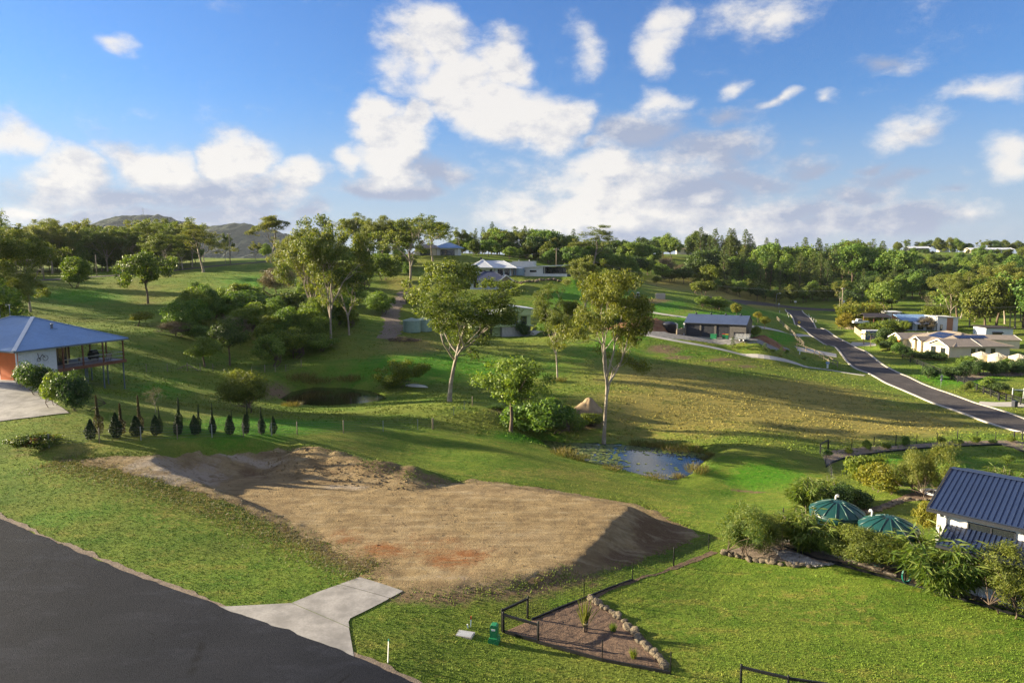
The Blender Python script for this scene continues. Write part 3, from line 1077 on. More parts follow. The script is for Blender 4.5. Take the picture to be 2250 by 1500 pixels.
# right-hand road with kerbs
RR = [gp(u, v)[:2] for u, v in [(1744, 681), (1762, 700), (1783, 721), (1804, 737), (1846, 760), (1890, 790), (1938, 820), (1985, 843), (2062, 872), (2148, 902), (2236, 934)]]
RR.append(RR[-1] + (RR[-1] - RR[-2]) * 1.5)
_, cR, nR = ribbon('road', RR, 6.8, M['asphalt2'], 0.06, 6, 1.0, label='asphalt side road running down the right of the valley')
for s in (-1, 1):
    ribbon('kerb', cR + nR * s * 3.58, 0.4, M['kerb'], 0.16, 2, 1.0, skirt=0.3, label='pale concrete kerb along the side road')
CRS = [gp(u, v)[:2] for u, v in [(1560, 655), (1630, 662), (1690, 668), (1730, 674), (1800, 680), (1850, 682)]]
ribbon('road', CRS, 7.5, M['asphalt2'], 0.05, 5, 2.0, label='cross road at the head of the side road')
PA = [gp(u, v)[:2] for u, v in [(1341, 668), (1420, 684), (1504, 697), (1635, 718), (1714, 728), (1760, 734), (1788, 739)]]
ribbon('path', PA, 1.9, M['concrete2'], 0.06, 3, 1.5, label='concrete drive passing behind the shed to the road')
PB = [gp(u, v)[:2] for u, v in [(1345, 720), (1400, 733), (1500, 752), (1600, 771), (1700, 790), (1800, 809), (1860, 819), (1900, 825)]]
ribbon('path', PB, 1.3, M['concrete2'], 0.06, 3, 1.2, label='long thin concrete drive crossing the slope to the road')
PC = [gp(u, v)[:2] for u, v in [(1752, 766), (1790, 772), (1838, 781)]]
ribbon('path', PC, 4.0, M['concrete2'], 0.05, 3, 1.2, label='short concrete drive entering the shed yard')
PD = [gp(u, v)[:2] for u, v in [(1868, 756), (1905, 757), (1925, 756)]]
ribbon('path', PD, 4.5, M['concrete2'], 0.05, 3, 1.2, label='concrete drive to the timber gate of the tan house')
PE = [gp(u, v)[:2] for u, v in [(2150, 886), (2190, 890), (2250, 888)]]
ribbon('path', PE, 4.0, M['concrete2'], 0.05, 3, 1.0, label='concrete drive to the white gate at the right edge')
PF = [gp(u, v)[:2] for u, v in [(1990, 858), (2060, 885), (2115, 900)]]
LTR = [gp(u, v)[:2] for u, v in [(40, 618), (120, 614), (220, 607), (300, 603), (400, 592), (480, 584), (560, 577), (640, 572)]]
ribbon('road', LTR, 5.0, M['asphalt2'], 0.10, 3, 2.5, label='grey lane along the top of the left hillside')
LH = [gp(u, v)[:2] for u, v in [(-120, 945), (0, 926), (75, 917), (152, 908), (100, 872), (45, 836), (-60, 830), (-160, 850)]]
tag(clean_sheet('driveway', LH, M['concrete'], 0.4, 0.06), 'broad concrete apron beside the orange walled house', kind='structure')
SY = [gp(u, v)[:2] for u, v in [(1340, 724), (1400, 722), (1500, 730), (1640, 742), (1690, 752), (1740, 768), (1700, 770), (1600, 757), (1500, 746), (1400, 737)]]
patch('yard', SY, M['gravel'], 0.7, 0.05, 0.5, 0.5, label='grey gravel yard in front of the dark shed')
TK = [gp(u, v)[:2] for u, v in [(895, 640), (876, 660), (858, 690), (866, 720), (850, 745)]]
ribbon('track', TK, 4.0, M['mulch2'], 0.04, 3, 1.5, 0.8, label='worn dirt track climbing past the tall gum')

# ------------------------------------------------------------------ plants
M['bark_pale'] = pm('pale_gum_bark', (0.40, 0.34, 0.27), 0.85, 0.0, 1.2, col2=(0.20, 0.15, 0.11), bump=0.02, bscale=6)
M['bark_dark'] = pm('dark_bark', (0.12, 0.085, 0.06), 0.9, 0.3, 1.5, bump=0.03, bscale=8)
M['bark_white'] = pm('white_gum_bark', (0.40, 0.35, 0.29), 0.8, 0.0, 0.9, col2=(0.20, 0.155, 0.115), bump=0.015, bscale=5)
LEAF = {
    'gum': leafmat('gum_leaves', (0.1417, 0.175, 0.03), (0.0834, 0.1301, 0.0267), (0.2501, 0.2252, 0.0467)),
    'gumdry': leafmat('olive_gum_leaves', (0.125, 0.16, 0.024), (0.078, 0.115, 0.02), (0.19, 0.185, 0.035)),
    'dark': leafmat('dark_leaves', (0.062, 0.112, 0.028), (0.042, 0.076, 0.022), (0.11, 0.15, 0.035), 0.32),
    'mid': leafmat('green_leaves', (0.135, 0.2205, 0.0338), (0.0855, 0.153, 0.0293), (0.225, 0.27, 0.045)),
    'bright': leafmat('bright_leaves', (0.1323, 0.184, 0.0207), (0.0862, 0.1323, 0.0161), (0.2185, 0.23, 0.0287)),
    'yellow': leafmat('yellow_green_leaves', (0.20, 0.19, 0.02), (0.13, 0.155, 0.018), (0.30, 0.25, 0.03)),
    'pine': leafmat('hoop_pine_needles', (0.0943, 0.147, 0.0302), (0.049, 0.0887, 0.0264), (0.179, 0.1979, 0.0415), 0.25),
    'bamboo': leafmat('bamboo_leaves', (0.105, 0.165, 0.026), (0.060, 0.115, 0.020), (0.20, 0.21, 0.05), 0.4),
    'cypress': leafmat('cypress_sprays', (0.024, 0.050, 0.015), (0.016, 0.036, 0.012), (0.045, 0.065, 0.018), 0.2),
    'brown': leafmat('browned_sprays', (0.085, 0.062, 0.025), (0.050, 0.055, 0.020), (0.12, 0.08, 0.03), 0.2),
    'grey': leafmat('grey_twigs', (0.14, 0.115, 0.075), (0.10, 0.09, 0.055), (0.18, 0.14, 0.09), 0.2),
    'red': leafmat('red_flowers', (0.20, 0.022, 0.015), (0.07, 0.07, 0.02), (0.06, 0.08, 0.02), 0.3),
    'reed': leafmat('reed_blades', (0.15, 0.135, 0.03), (0.095, 0.090, 0.028), (0.21, 0.16, 0.06), 0.3),
    'straw': leafmat('dry_straw', (0.21, 0.175, 0.105), (0.13, 0.115, 0.07), (0.11, 0.13, 0.04), 0.3),
}


def unit(a):
    return a / (np.linalg.norm(a, axis=1)[:, None] + 1e-9)


def leaf_quads(c, nrm, ln, wd, rs, hang=0.0, up=0.0):
    """pointed leaf-shaped quads at centres c, facing roughly nrm"""
    n = len(c)
    nn = unit(nrm * 0.75 + rs.normal(size=(n, 3)) * 0.75)
    t = rs.normal(size=(n, 3))
    t[:, 2] += up - hang
    t = unit(t - nn * (t * nn).sum(1)[:, None])
    s = np.cross(nn, t)
    l = ln * (0.7 + 0.6 * rs.rand(n))[:, None]
    w = wd * (0.7 + 0.6 * rs.rand(n))[:, None]
    v = np.stack([c - t * l / 2, c + s * w / 2 - t * l * 0.08, c + t * l / 2, c - s * w / 2 - t * l * 0.08], 1)
    return v.reshape(-1, 3)


def crown_mesh(name, V, mat):
    n = len(V) // 4
    return fast_mesh(name, V, np.arange(n * 4).reshape(n, 4), mat, False)


def blob(c, R, n, rs, flat_=0.75, fill=0.45):
    d = unit(rs.normal(size=(n, 3)))
    r = R * (rs.rand(n) ** fill)
    p = d * r[:, None]
    p[:, 2] *= flat_
    return p + np.asarray(c), d


def rot_dir(d, ang, rs):
    a = Vector(d).normalized()
    p = a.orthogonal().normalized()
    p.rotate(Matrix.Rotation(rs.rand() * 2 * math.pi, 3, a))
    return (a * math.cos(ang) + p * math.sin(ang)).normalized()


def gum(seed, Hh=20.0, fork=0.42, limbs=4, spread=0.6, leafk='gum', bark='bark_pale', ln=0.42, wd=0.17, per=190, R=1.25, lev=2, lean=0.05, rt=None):
    rs = np.random.RandomState(seed)
    tb = MB()
    tips = []
    rt = rt or Hh * 0.0115

    def grow(p, d, L, r, lv):
        pts, rad = [p.copy()], [r]
        n = 4
        for k in range(n):
            d = (d + Vector(rs.normal(size=3) * 0.13) + Vector((0, 0, 0.07))).normalized()
            p = p + d * (L / n)
            pts.append(p.copy())
            rad.append(r * (1 - 0.38 * (k + 1) / n))
        tb.tube(pts, rad, 7 if r > 0.1 else 5 if r > 0.05 else 4, False)
        if lv == 0:
            tips.append((pts[-1], d))
            if rs.rand() < 0.6:
                tips.append((pts[2] + Vector(rs.normal(size=3) * 0.5), d))
            return
        for k in range(rs.choice([2, 3, 3])):
            grow(p, rot_dir(d, math.radians(rs.uniform(20, 52)), rs), L * rs.uniform(0.6, 0.85), rad[-1] * 0.72, lv - 1)
        if rs.rand() < 0.5:
            grow(pts[2], rot_dir(d, math.radians(rs.uniform(40, 70)), rs), L * 0.5, r * 0.45, 0)
    # trunk
    p = Vector((0, 0, -0.4))
    d = Vector((rs.normal() * lean, rs.normal() * lean, 1)).normalized()
    pts, rad = [p], [rt * 1.35]
    n = 7
    hf = Hh * fork
    for k in range(n):
        d = (d + Vector((rs.normal() * 0.05, rs.normal() * 0.05, 0.05))).normalized()
        p = p + d * ((hf + 0.4) / n)
        pts.append(p)
        rad.append(rt * (1.15 if k == 0 else 1.0 - 0.045 * k))
    tb.tube(pts, rad, 9, False)
    Lr = (Hh - hf) / (1 + 0.72 * lev) * 0.95
    for k in range(limbs):
        a = 2 * math.pi * (k + rs.rand() * 0.6) / limbs
        ang = spread * rs.uniform(0.55, 1.2)
        dd = Vector((math.sin(ang) * math.cos(a), math.sin(ang) * math.sin(a), math.cos(ang)))
        base = pts[-1 - (k % 3)]
        grow(base.copy(), dd, Lr * rs.uniform(0.8, 1.1), rt * 0.62, lev)
    grow(pts[-1].copy(), d, Lr * 1.1, rt * 0.75, lev)
    C = np.array([t[0] for t in tips])
    mid = C.mean(0)
    Vs = []
    for (tp, td) in tips:
        rr = R * rs.uniform(0.6, 1.25)
        n = int(per * (rr / R) ** 1.6)
        q, dn = blob(tp, rr, n, rs, 0.62)
        outw = unit(q - mid)
        Vs.append(leaf_quads(q, outw * 0.6 + dn * 0.6 + np.array((0, 0, 0.35)), ln, wd, rs, hang=0.5))
    return tb.mesh('trunk', M[bark]), crown_mesh('crown', np.concatenate(Vs), LEAF[leafk]), float(C[:, 2].max() + R * 0.5)


def bushy(seed, Hh=10.0, rx=4.0, z0=0.22, leafk='mid', bark='bark_dark', ncl=70, per=120, R=1.0, ln=0.36, wd=0.18, top=1.0, gaps=0.3, stems=1):
    """dense round-headed tree; crown of uneven leaf clumps around a branching trunk"""
    rs = np.random.RandomState(seed)
    tb = MB()
    cz = Hh * (z0 + (1 - z0) * 0.5)
    rzv = Hh * (1 - z0) * 0.5 - R * 0.4
    Vs = []
    tips = []
    lob = [(rs.normal(size=3) * np.array((1, 1, 0.7)), rs.uniform(0.15, gaps)) for _ in range(7)]
    for k in range(ncl):
        d = rs.normal(size=3)
        d /= np.linalg.norm(d)
        f = 1.0
        for (ld, la) in lob:
            f += la * math.cos(2.2 * math.acos(max(-1, min(1, d @ (ld / np.linalg.norm(ld)))))) * 0.5
        rr = (0.55 + 0.45 * rs.rand() ** 0.5) * f
        w = rx * (1 - 0.25 * max(0, d[2]) * (2 - top))
        tips.append(np.array((d[0] * w * rr, d[1] * w * rr, cz + d[2] * rzv * rr)))
    mid = np.array((0, 0, cz))
    for s in range(stems):
        b0 = Vector((rs.normal() * 0.25 * (stems > 1), rs.normal() * 0.25 * (stems > 1), -0.3))
        hub = Vector((rs.normal() * 0.3 + b0.x * 3, rs.normal() * 0.3 + b0.y * 3, Hh * (z0 + 0.12)))
        tr = Hh * 0.018 / (stems ** 0.4)
        tb.tube([b0, (b0 + hub) / 2 + Vector(rs.normal(size=3) * 0.12), hub], [tr * 1.3, tr, tr * 0.85], 7, False)
        for t in tips[s::max(3 * stems, ncl // 14)]:
            m_ = (hub + Vector(t)) / 2 + Vector(rs.normal(size=3) * 0.3)
            tb.tube([hub, m_, Vector(t)], [tr * 0.5, tr * 0.3, tr * 0.12], 4, False)
    for t in tips:
        rr = R * rs.uniform(0.6, 1.3)
        n = int(per * (rr / R) ** 1.7)
        q, dn = blob(t, rr, n, rs, 0.8)
        outw = unit(q - mid)
        Vs.append(leaf_quads(q, outw * 0.8 + dn * 0.5 + np.array((0, 0, 0.3)), ln, wd, rs))
    return tb.mesh('trunk', M[bark]), crown_mesh('crown', np.concatenate(Vs), LEAF[leafk]), Hh


def hoop(seed, Hh=24.0, rx=4.2, leafk='pine', z0=0.12, power=0.75):
    rs = np.random.RandomState(seed)
    tb = MB()
    tb.tube([(0, 0, -0.4), (rs.normal() * 0.2, rs.normal() * 0.2, Hh * 0.5), (0, 0, Hh * 0.98)], [Hh * 0.014, Hh * 0.009, 0.03], 7, False)
    Vs = []
    z = Hh * z0
    while z < Hh * 0.985:
        t = (z / Hh - z0) / (1 - z0)
        Rr = rx * ((1 - t) ** power) * (0.75 + 0.5 * rs.rand()) * min(1.0, 0.55 + t * 3) + 0.25
        nb = rs.choice([4, 5, 6]) if Rr > 0.9 else 3
        a0 = rs.rand() * 6.28
        for k in range(nb):
            a = a0 + 6.283 * k / nb + rs.normal() * 0.2
            L = Rr * rs.uniform(0.7, 1.15)
            dirn = np.array((math.cos(a), math.sin(a), 0))
            rise = rs.uniform(-0.05, 0.28) + 0.35 * t
            end = dirn * L + np.array((0, 0, z + L * rise))
            if L > 1.2:
                tb.tube([(0, 0, z), tuple(dirn * L * 0.6 + np.array((0, 0, z + L * rise * 0.35))), tuple(end)], [0.05, 0.035, 0.015], 3, False)
            m_ = max(1, int(L / 0.75))
            for j in range(m_):
                f = 1.0 - 0.72 * j / max(1, m_)
                c = dirn * L * f + np.array((0, 0, z + L * rise * f * f)) + rs.normal(size=3) * 0.12
                q, dn = blob(c, 0.62 * (0.7 + 0.3 * rs.rand()), 26, rs, 0.6)
                Vs.append(leaf_quads(q, dn * 0.6 + dirn * 0.3 + np.array((0, 0, 0.55)), 0.42, 0.16, rs, up=0.3))
        z += rs.uniform(0.55, 1.0) * (0.7 + 0.5 * (1 - t))
    return tb.mesh('trunk', M['bark_dark']), crown_mesh('crown', np.concatenate(Vs), LEAF[leafk]), Hh


def spindle(seed, Hh=2.0, rx=0.32, leafk='cypress', n=3800, spire=0.0, ln=0.11, wd=0.035):
    """narrow upright cypress of steep sprays"""
    rs = np.random.RandomState(seed)
    tb = MB()
    tb.tube([(0, 0, -0.15), (0, 0, Hh * 0.6)], [0.04, 0.02], 5, False)
    t = rs.rand(n) ** 0.85
    z = 0.10 + t * (Hh - 0.12)
    prof = np.where(t < 0.35, np.sqrt(np.clip(t / 0.35, 0, 1)) * 0.55 + 0.45, ((1 - t) / 0.65) ** 0.75)
    if spire:
        prof = np.where(t > 1 - spire, np.maximum(prof * 0.3, 0.30 * (1.05 - t) / spire + 0.08), prof * np.clip((1 - spire - t) / 0.12, 0.0, 1) + 0.3 * (t < 1 - spire))
    a = rs.rand(n) * 6.283
    lump = 1 + 0.18 * np.sin(a * 3 + seed) + 0.12 * np.sin(z * 6 + a * 2)
    r = rx * prof * lump * (0.72 + 0.28 * rs.rand(n) ** 0.5)
    c = np.column_stack([r * np.cos(a), r * np.sin(a), z])
    nr = np.column_stack([np.cos(a), np.sin(a), 0.25 * np.ones(n)])
    V_ = leaf_quads(c, nr, ln, wd, rs, up=2.2)
    return tb.mesh('trunk', M['bark_dark']), crown_mesh('crown', V_, LEAF[leafk]), Hh


def bamboo(seed, Hh=3.0, rx=1.5, leafk='bamboo', nst=40, per=70, ln=0.42, wd=0.07, droop=0.7, culm='bark_pale', base=0.45):
    """clump of arching canes with long drooping blades"""
    rs = np.random.RandomState(seed)
    tb = MB()
    Vs = []
    for k in range(nst):
        a = rs.rand() * 6.283
        out_ = rx * rs.rand() ** 0.6
        hh = Hh * rs.uniform(0.6, 1.0) * (1 - 0.25 * out_ / rx)
        b0 = np.array((math.cos(a) * base * rs.rand(), math.sin(a) * base * rs.rand(), -0.1))
        top = np.array((math.cos(a) * out_, math.sin(a) * out_, hh))
        md = b0 * 0.6 + top * 0.4 + np.array((0, 0, hh * 0.18))
        tb.tube([b0, md, top], [0.022, 0.016, 0.006], 3, False)
        f = 0.25 + 0.75 * rs.rand(per)
        pt = (1 - f)[:, None] ** 2 * b0 + 2 * (f * (1 - f))[:, None] * md + (f ** 2)[:, None] * top
        dirn = unit(rs.normal(size=(per, 3)) + np.array((math.cos(a), math.sin(a), 0.25 - droop)))
        tipv = dirn * ln * (0.6 + 0.7 * rs.rand(per))[:, None]
        c = pt + rs.normal(size=(per, 3)) * 0.07
        s = unit(np.cross(dirn, rs.normal(size=(per, 3)))) * wd / 2
        drop = np.zeros((per, 3))
        drop[:, 2] = -ln * 0.18 * droop
        v = np.stack([c, c + tipv * 0.45 + s + drop * 0.1, c + tipv + drop, c + tipv * 0.45 - s + drop * 0.1], 1)
        Vs.append(v.reshape(-1, 3))
    return tb.mesh('canes', M[culm]), crown_mesh('foliage', np.concatenate(Vs), LEAF[leafk]), Hh


def blades(seed, Hh=0.8, rx=0.5, n=160, wd=0.025, leafk='reed'):
    rs = np.random.RandomState(seed)
    a = rs.rand(n) * 6.283
    r = rx * rs.rand(n) ** 0.6
    b0 = np.column_stack([r * np.cos(a), r * np.sin(a), np.full(n, -0.05)])
    h = Hh * (0.55 + 0.45 * rs.rand(n))
    lean = rs.normal(size=(n, 2)) * 0.22
    top = b0 + np.column_stack([lean * h[:, None] + 0.25 * b0[:, :2], h])
    s = unit(np.cross(top - b0, rs.normal(size=(n, 3)))) * wd / 2
    md = b0 * 0.45 + top * 0.55 + np.array((0, 0, Hh * 0.06))
    v = np.stack([b0 - s, md - s * 0.9, top, md + s * 0.9], 1).reshape(-1, 3)
    return crown_mesh('blades', v, LEAF[leafk])


def palm(seed, Hh=3.2, nf=15, fl=1.7, leafk='bright'):
    rs = np.random.RandomState(seed)
    tb = MB()
    tb.tube([(0, 0, -0.2), (0.05, 0, Hh * 0.5), (0, 0, Hh)], [0.15, 0.11, 0.10], 8, False)
    Vs = []
    for k in range(nf):
        a = 6.283 * k / nf + rs.normal() * 0.15
        el = rs.uniform(-0.1, 1.1)
        L = fl * rs.uniform(0.8, 1.15)
        m_ = 22
        t = np.linspace(0.1, 1, m_)
        x = t * L * math.cos(el)
        z = Hh + t * L * math.sin(el) - 0.55 * L * t * t
        P_ = np.column_stack([x * math.cos(a), x * math.sin(a), z])
        for sd in (-1, 1):
            side = np.array((-math.sin(a), math.cos(a), 0)) * sd
            ll = 0.42 * L * np.sin(np.pi * np.clip(t * 0.9 + 0.1, 0, 1))[:, None] ** 0.7
            fwd = np.array((math.cos(a), math.sin(a), -0.5)) * 0.45
            tip = P_ + (side + fwd) * ll * 0.75
            w = np.array((math.cos(a), math.sin(a), 0)) * 0.05
            Vs.append(np.stack([P_ - w, (P_ + tip) / 2 - w, tip, (P_ + tip) / 2 + w], 1).reshape(-1, 3))
    return tb.mesh('trunk', M['bark_dark']), crown_mesh('crown', np.concatenate(Vs), LEAF[leafk]), Hh + fl * 0.5


def bare(seed, Hh=9.0, leafk=None):
    tr, cr, hh = gum(seed, Hh, 0.35, 4, 0.7, 'grey', 'bark_pale', 0.2, 0.03, 60, 0.8, 2, 0.15)
    return tr, cr, hh


PROTO = {}


def proto(key, fn, seeds, **kw):
    PROTO[key] = [fn(s, **kw) for s in seeds]


proto('gum', gum, (101, 102, 103, 104), lev=3, per=62, R=1.0, ln=0.38, wd=0.14, limbs=3)
proto('gumdry', gum, (111, 112, 113), leafk='gumdry', fork=0.36, limbs=5, lev=3, per=125, R=1.0, ln=0.34, wd=0.12, bark='bark_white', spread=0.7)
proto('gumfar', gum, (121, 122, 123), per=90, ln=0.62, wd=0.28, R=1.5, fork=0.3)
proto('gumopen', gum, (131, 132), per=60, R=0.95, fork=0.48, spread=0.75, lev=3, limbs=3)
proto('gumheavy', gum, (141, 142), per=115, R=1.2, fork=0.26, limbs=5, leafk='gum', lev=3, ln=0.40, wd=0.16)
proto('dense', bushy, (201, 202, 203), Hh=10, rx=4.0, leafk='mid')
proto('densedark', bushy, (211, 212), Hh=10, rx=4.0, leafk='dark')
proto('densebright', bushy, (221, 222), Hh=8, rx=3.4, leafk='bright', per=110)
proto('denseyellow', bushy, (231, 232), Hh=6, rx=2.5, leafk='yellow', ncl=45, R=0.8, ln=0.26, wd=0.13)
proto('scrub', bushy, (241, 242), Hh=5, rx=2.6, leafk='gumdry', z0=0.08, stems=3, ncl=50, R=0.8, gaps=0.5)
proto('greybush', bushy, (251,), Hh=5, rx=2.6, leafk='grey', z0=0.08, stems=3, ncl=50, R=0.8, ln=0.4, wd=0.06)
proto('farround', bushy, (261, 262, 263), Hh=12, rx=5.5, leafk='mid', per=70, ln=0.62, wd=0.36, R=1.4, z0=0.12, ncl=80)
proto('fardark', bushy, (271, 272), Hh=12, rx=5.5, leafk='dark', per=70, ln=0.62, wd=0.36, R=1.4, z0=0.12, ncl=80)
proto('farolive', bushy, (281, 282), Hh=13, rx=5.2, leafk='gumdry', per=70, ln=0.62, wd=0.34, R=1.4, z0=0.10, ncl=90)
proto('pine', hoop, (301, 302, 303, 304))
proto('youngpine', hoop, (311, 312), Hh=10, rx=2.0, z0=0.06)
proto('sapling', bushy, (321, 322), Hh=2.2, rx=0.7, z0=0.2, leafk='mid', ncl=26, per=50, R=0.32, ln=0.16, wd=0.07)
proto('shrub', bushy, (331, 332, 333), Hh=2.2, rx=1.2, z0=0.03, leafk='mid', ncl=60, per=110, R=0.42, ln=0.17, wd=0.08, stems=3)
proto('shrubdark', bushy, (341, 342), Hh=2.2, rx=1.2, z0=0.03, leafk='dark', ncl=60, per=110, R=0.42, ln=0.16, wd=0.08, stems=3)
proto('shrubbright', bushy, (351, 352), Hh=2.2, rx=1.2, z0=0.03, leafk='bright', ncl=60, per=110, R=0.42, ln=0.17, wd=0.08, stems=3)
proto('shrubyellow', bushy, (361,), Hh=2.2, rx=1.2, z0=0.05, leafk='yellow', ncl=60, per=100, R=0.42, ln=0.17, wd=0.08, stems=3)
proto('wispy', bushy, (371, 372), Hh=4, rx=2.0, z0=0.0, leafk='gum', ncl=110, per=150, R=0.6, ln=0.30, wd=0.035, stems=3, gaps=0.7)
proto('wispyolive', bushy, (381, 382), Hh=3, rx=1.6, z0=0.06, leafk='gumdry', ncl=95, per=170, R=0.5, ln=0.20, wd=0.035, stems=2, gaps=0.4)
proto('bushmid', bushy, (386, 387), Hh=7, rx=3.4, z0=0.02, leafk='mid', ncl=80, R=0.95, stems=3, gaps=0.45)
proto('bushdark', bushy, (388, 389), Hh=7, rx=3.4, z0=0.02, leafk='mid', ncl=80, R=0.95, stems=3, gaps=0.45)
proto('bushbright', bushy, (390, 391), Hh=7, rx=3.4, z0=0.02, leafk='bright', ncl=80, R=0.95, stems=3, gaps=0.45)
proto('bamboo', bamboo, (401, 402), nst=46, per=75)
proto('giantbamboo', bamboo, (411,), Hh=12, rx=4.5, nst=60, per=80, ln=0.9, wd=0.22, base=1.4, droop=0.6, leafk='yellow')
proto('cypress', spindle, (501, 502, 503))
proto('spire', spindle, (511, 512), Hh=3.0, rx=0.26, spire=0.42)
proto('spirebrown', spindle, (521,), Hh=3.0, rx=0.24, spire=0.5, leafk='brown')
proto('conedark', spindle, (531,), Hh=4.0, rx=1.2, n=5000, ln=0.2, wd=0.08, leafk='dark')
proto('palm', palm, (601, 602))
proto('bare', bare, (701,))

TREEN = [0]


def plant(kind, u, v, vtop, label=None, Y=None, wpx=None, var=None, rz=None, group=None, name=None, cat=None, sink=0.0):
    """a tree or shrub: base at pixel (u, v) on the ground (or at distance Y), top at vtop, crown about wpx wide"""
    if Y is None:
        b_ = gp(u, v)
    else:
        d = raydir(u, 640)
        x = d[0] / d[1] * Y
        b_ = np.array((x, Y, gz(x, Y)))
    zt = at(u, vtop, b_[1])[2]
    hgt = max(0.4, zt - b_[2])
    pr = PROTO[kind]
    TREEN[0] += 1
    tr, cr, h0 = pr[(TREEN[0] if var is None else var) % len(pr)]
    s = hgt / h0
    sxy = s
    if wpx:
        xs = np.empty(len(cr.vertices) * 3, np.float32)
        cr.vertices.foreach_get('co', xs)
        xs = xs.reshape(-1, 3)
        w0 = np.percentile(np.abs(xs[:, :2]), 96) * 2
        sxy = wpx / FPX * b_[1] / w0
    nm = name or {'pine': 'hoop_pine', 'youngpine': 'young_pine', 'bamboo': 'bamboo_clump', 'giantbamboo': 'bamboo_clump', 'cypress': 'pencil_cypress',
                  'spire': 'pencil_cypress', 'spirebrown': 'pencil_cypress', 'palm': 'palm_tree', 'bare': 'bare_tree', 'sapling': 'sapling'}.get(
        kind, 'shrub' if 'shrub' in kind or kind in ('scrub', 'greybush', 'wispy', 'wispyolive') else 'gum_tree' if 'gum' in kind else 'tree')
    r = thing(nm, label, cat or ('shrub' if nm in ('shrub',) else 'bamboo' if 'bamboo' in nm else 'tree'),
              (b_[0], b_[1], b_[2] - sink), rz if rz is not None else (TREEN[0] * 2.399) % 6.283, group)
    r.scale = (sxy, sxy, s)
    r.rotation_euler.x = math.radians(2.2) * math.sin(TREEN[0] * 1.9)
    r.rotation_euler.y = math.radians(2.2) * math.cos(TREEN[0] * 2.7)
    link(tr.name.split('.')[0], tr, r)
    link(cr.name.split('.')[0], cr, r)
    return r



# ------------------------------------------------------------------ trees and shrubs in place
R_ = random.Random(21)
ORD2 = ['first', 'second', 'third', 'fourth', 'fifth', 'sixth', 'seventh', 'eighth', 'ninth']
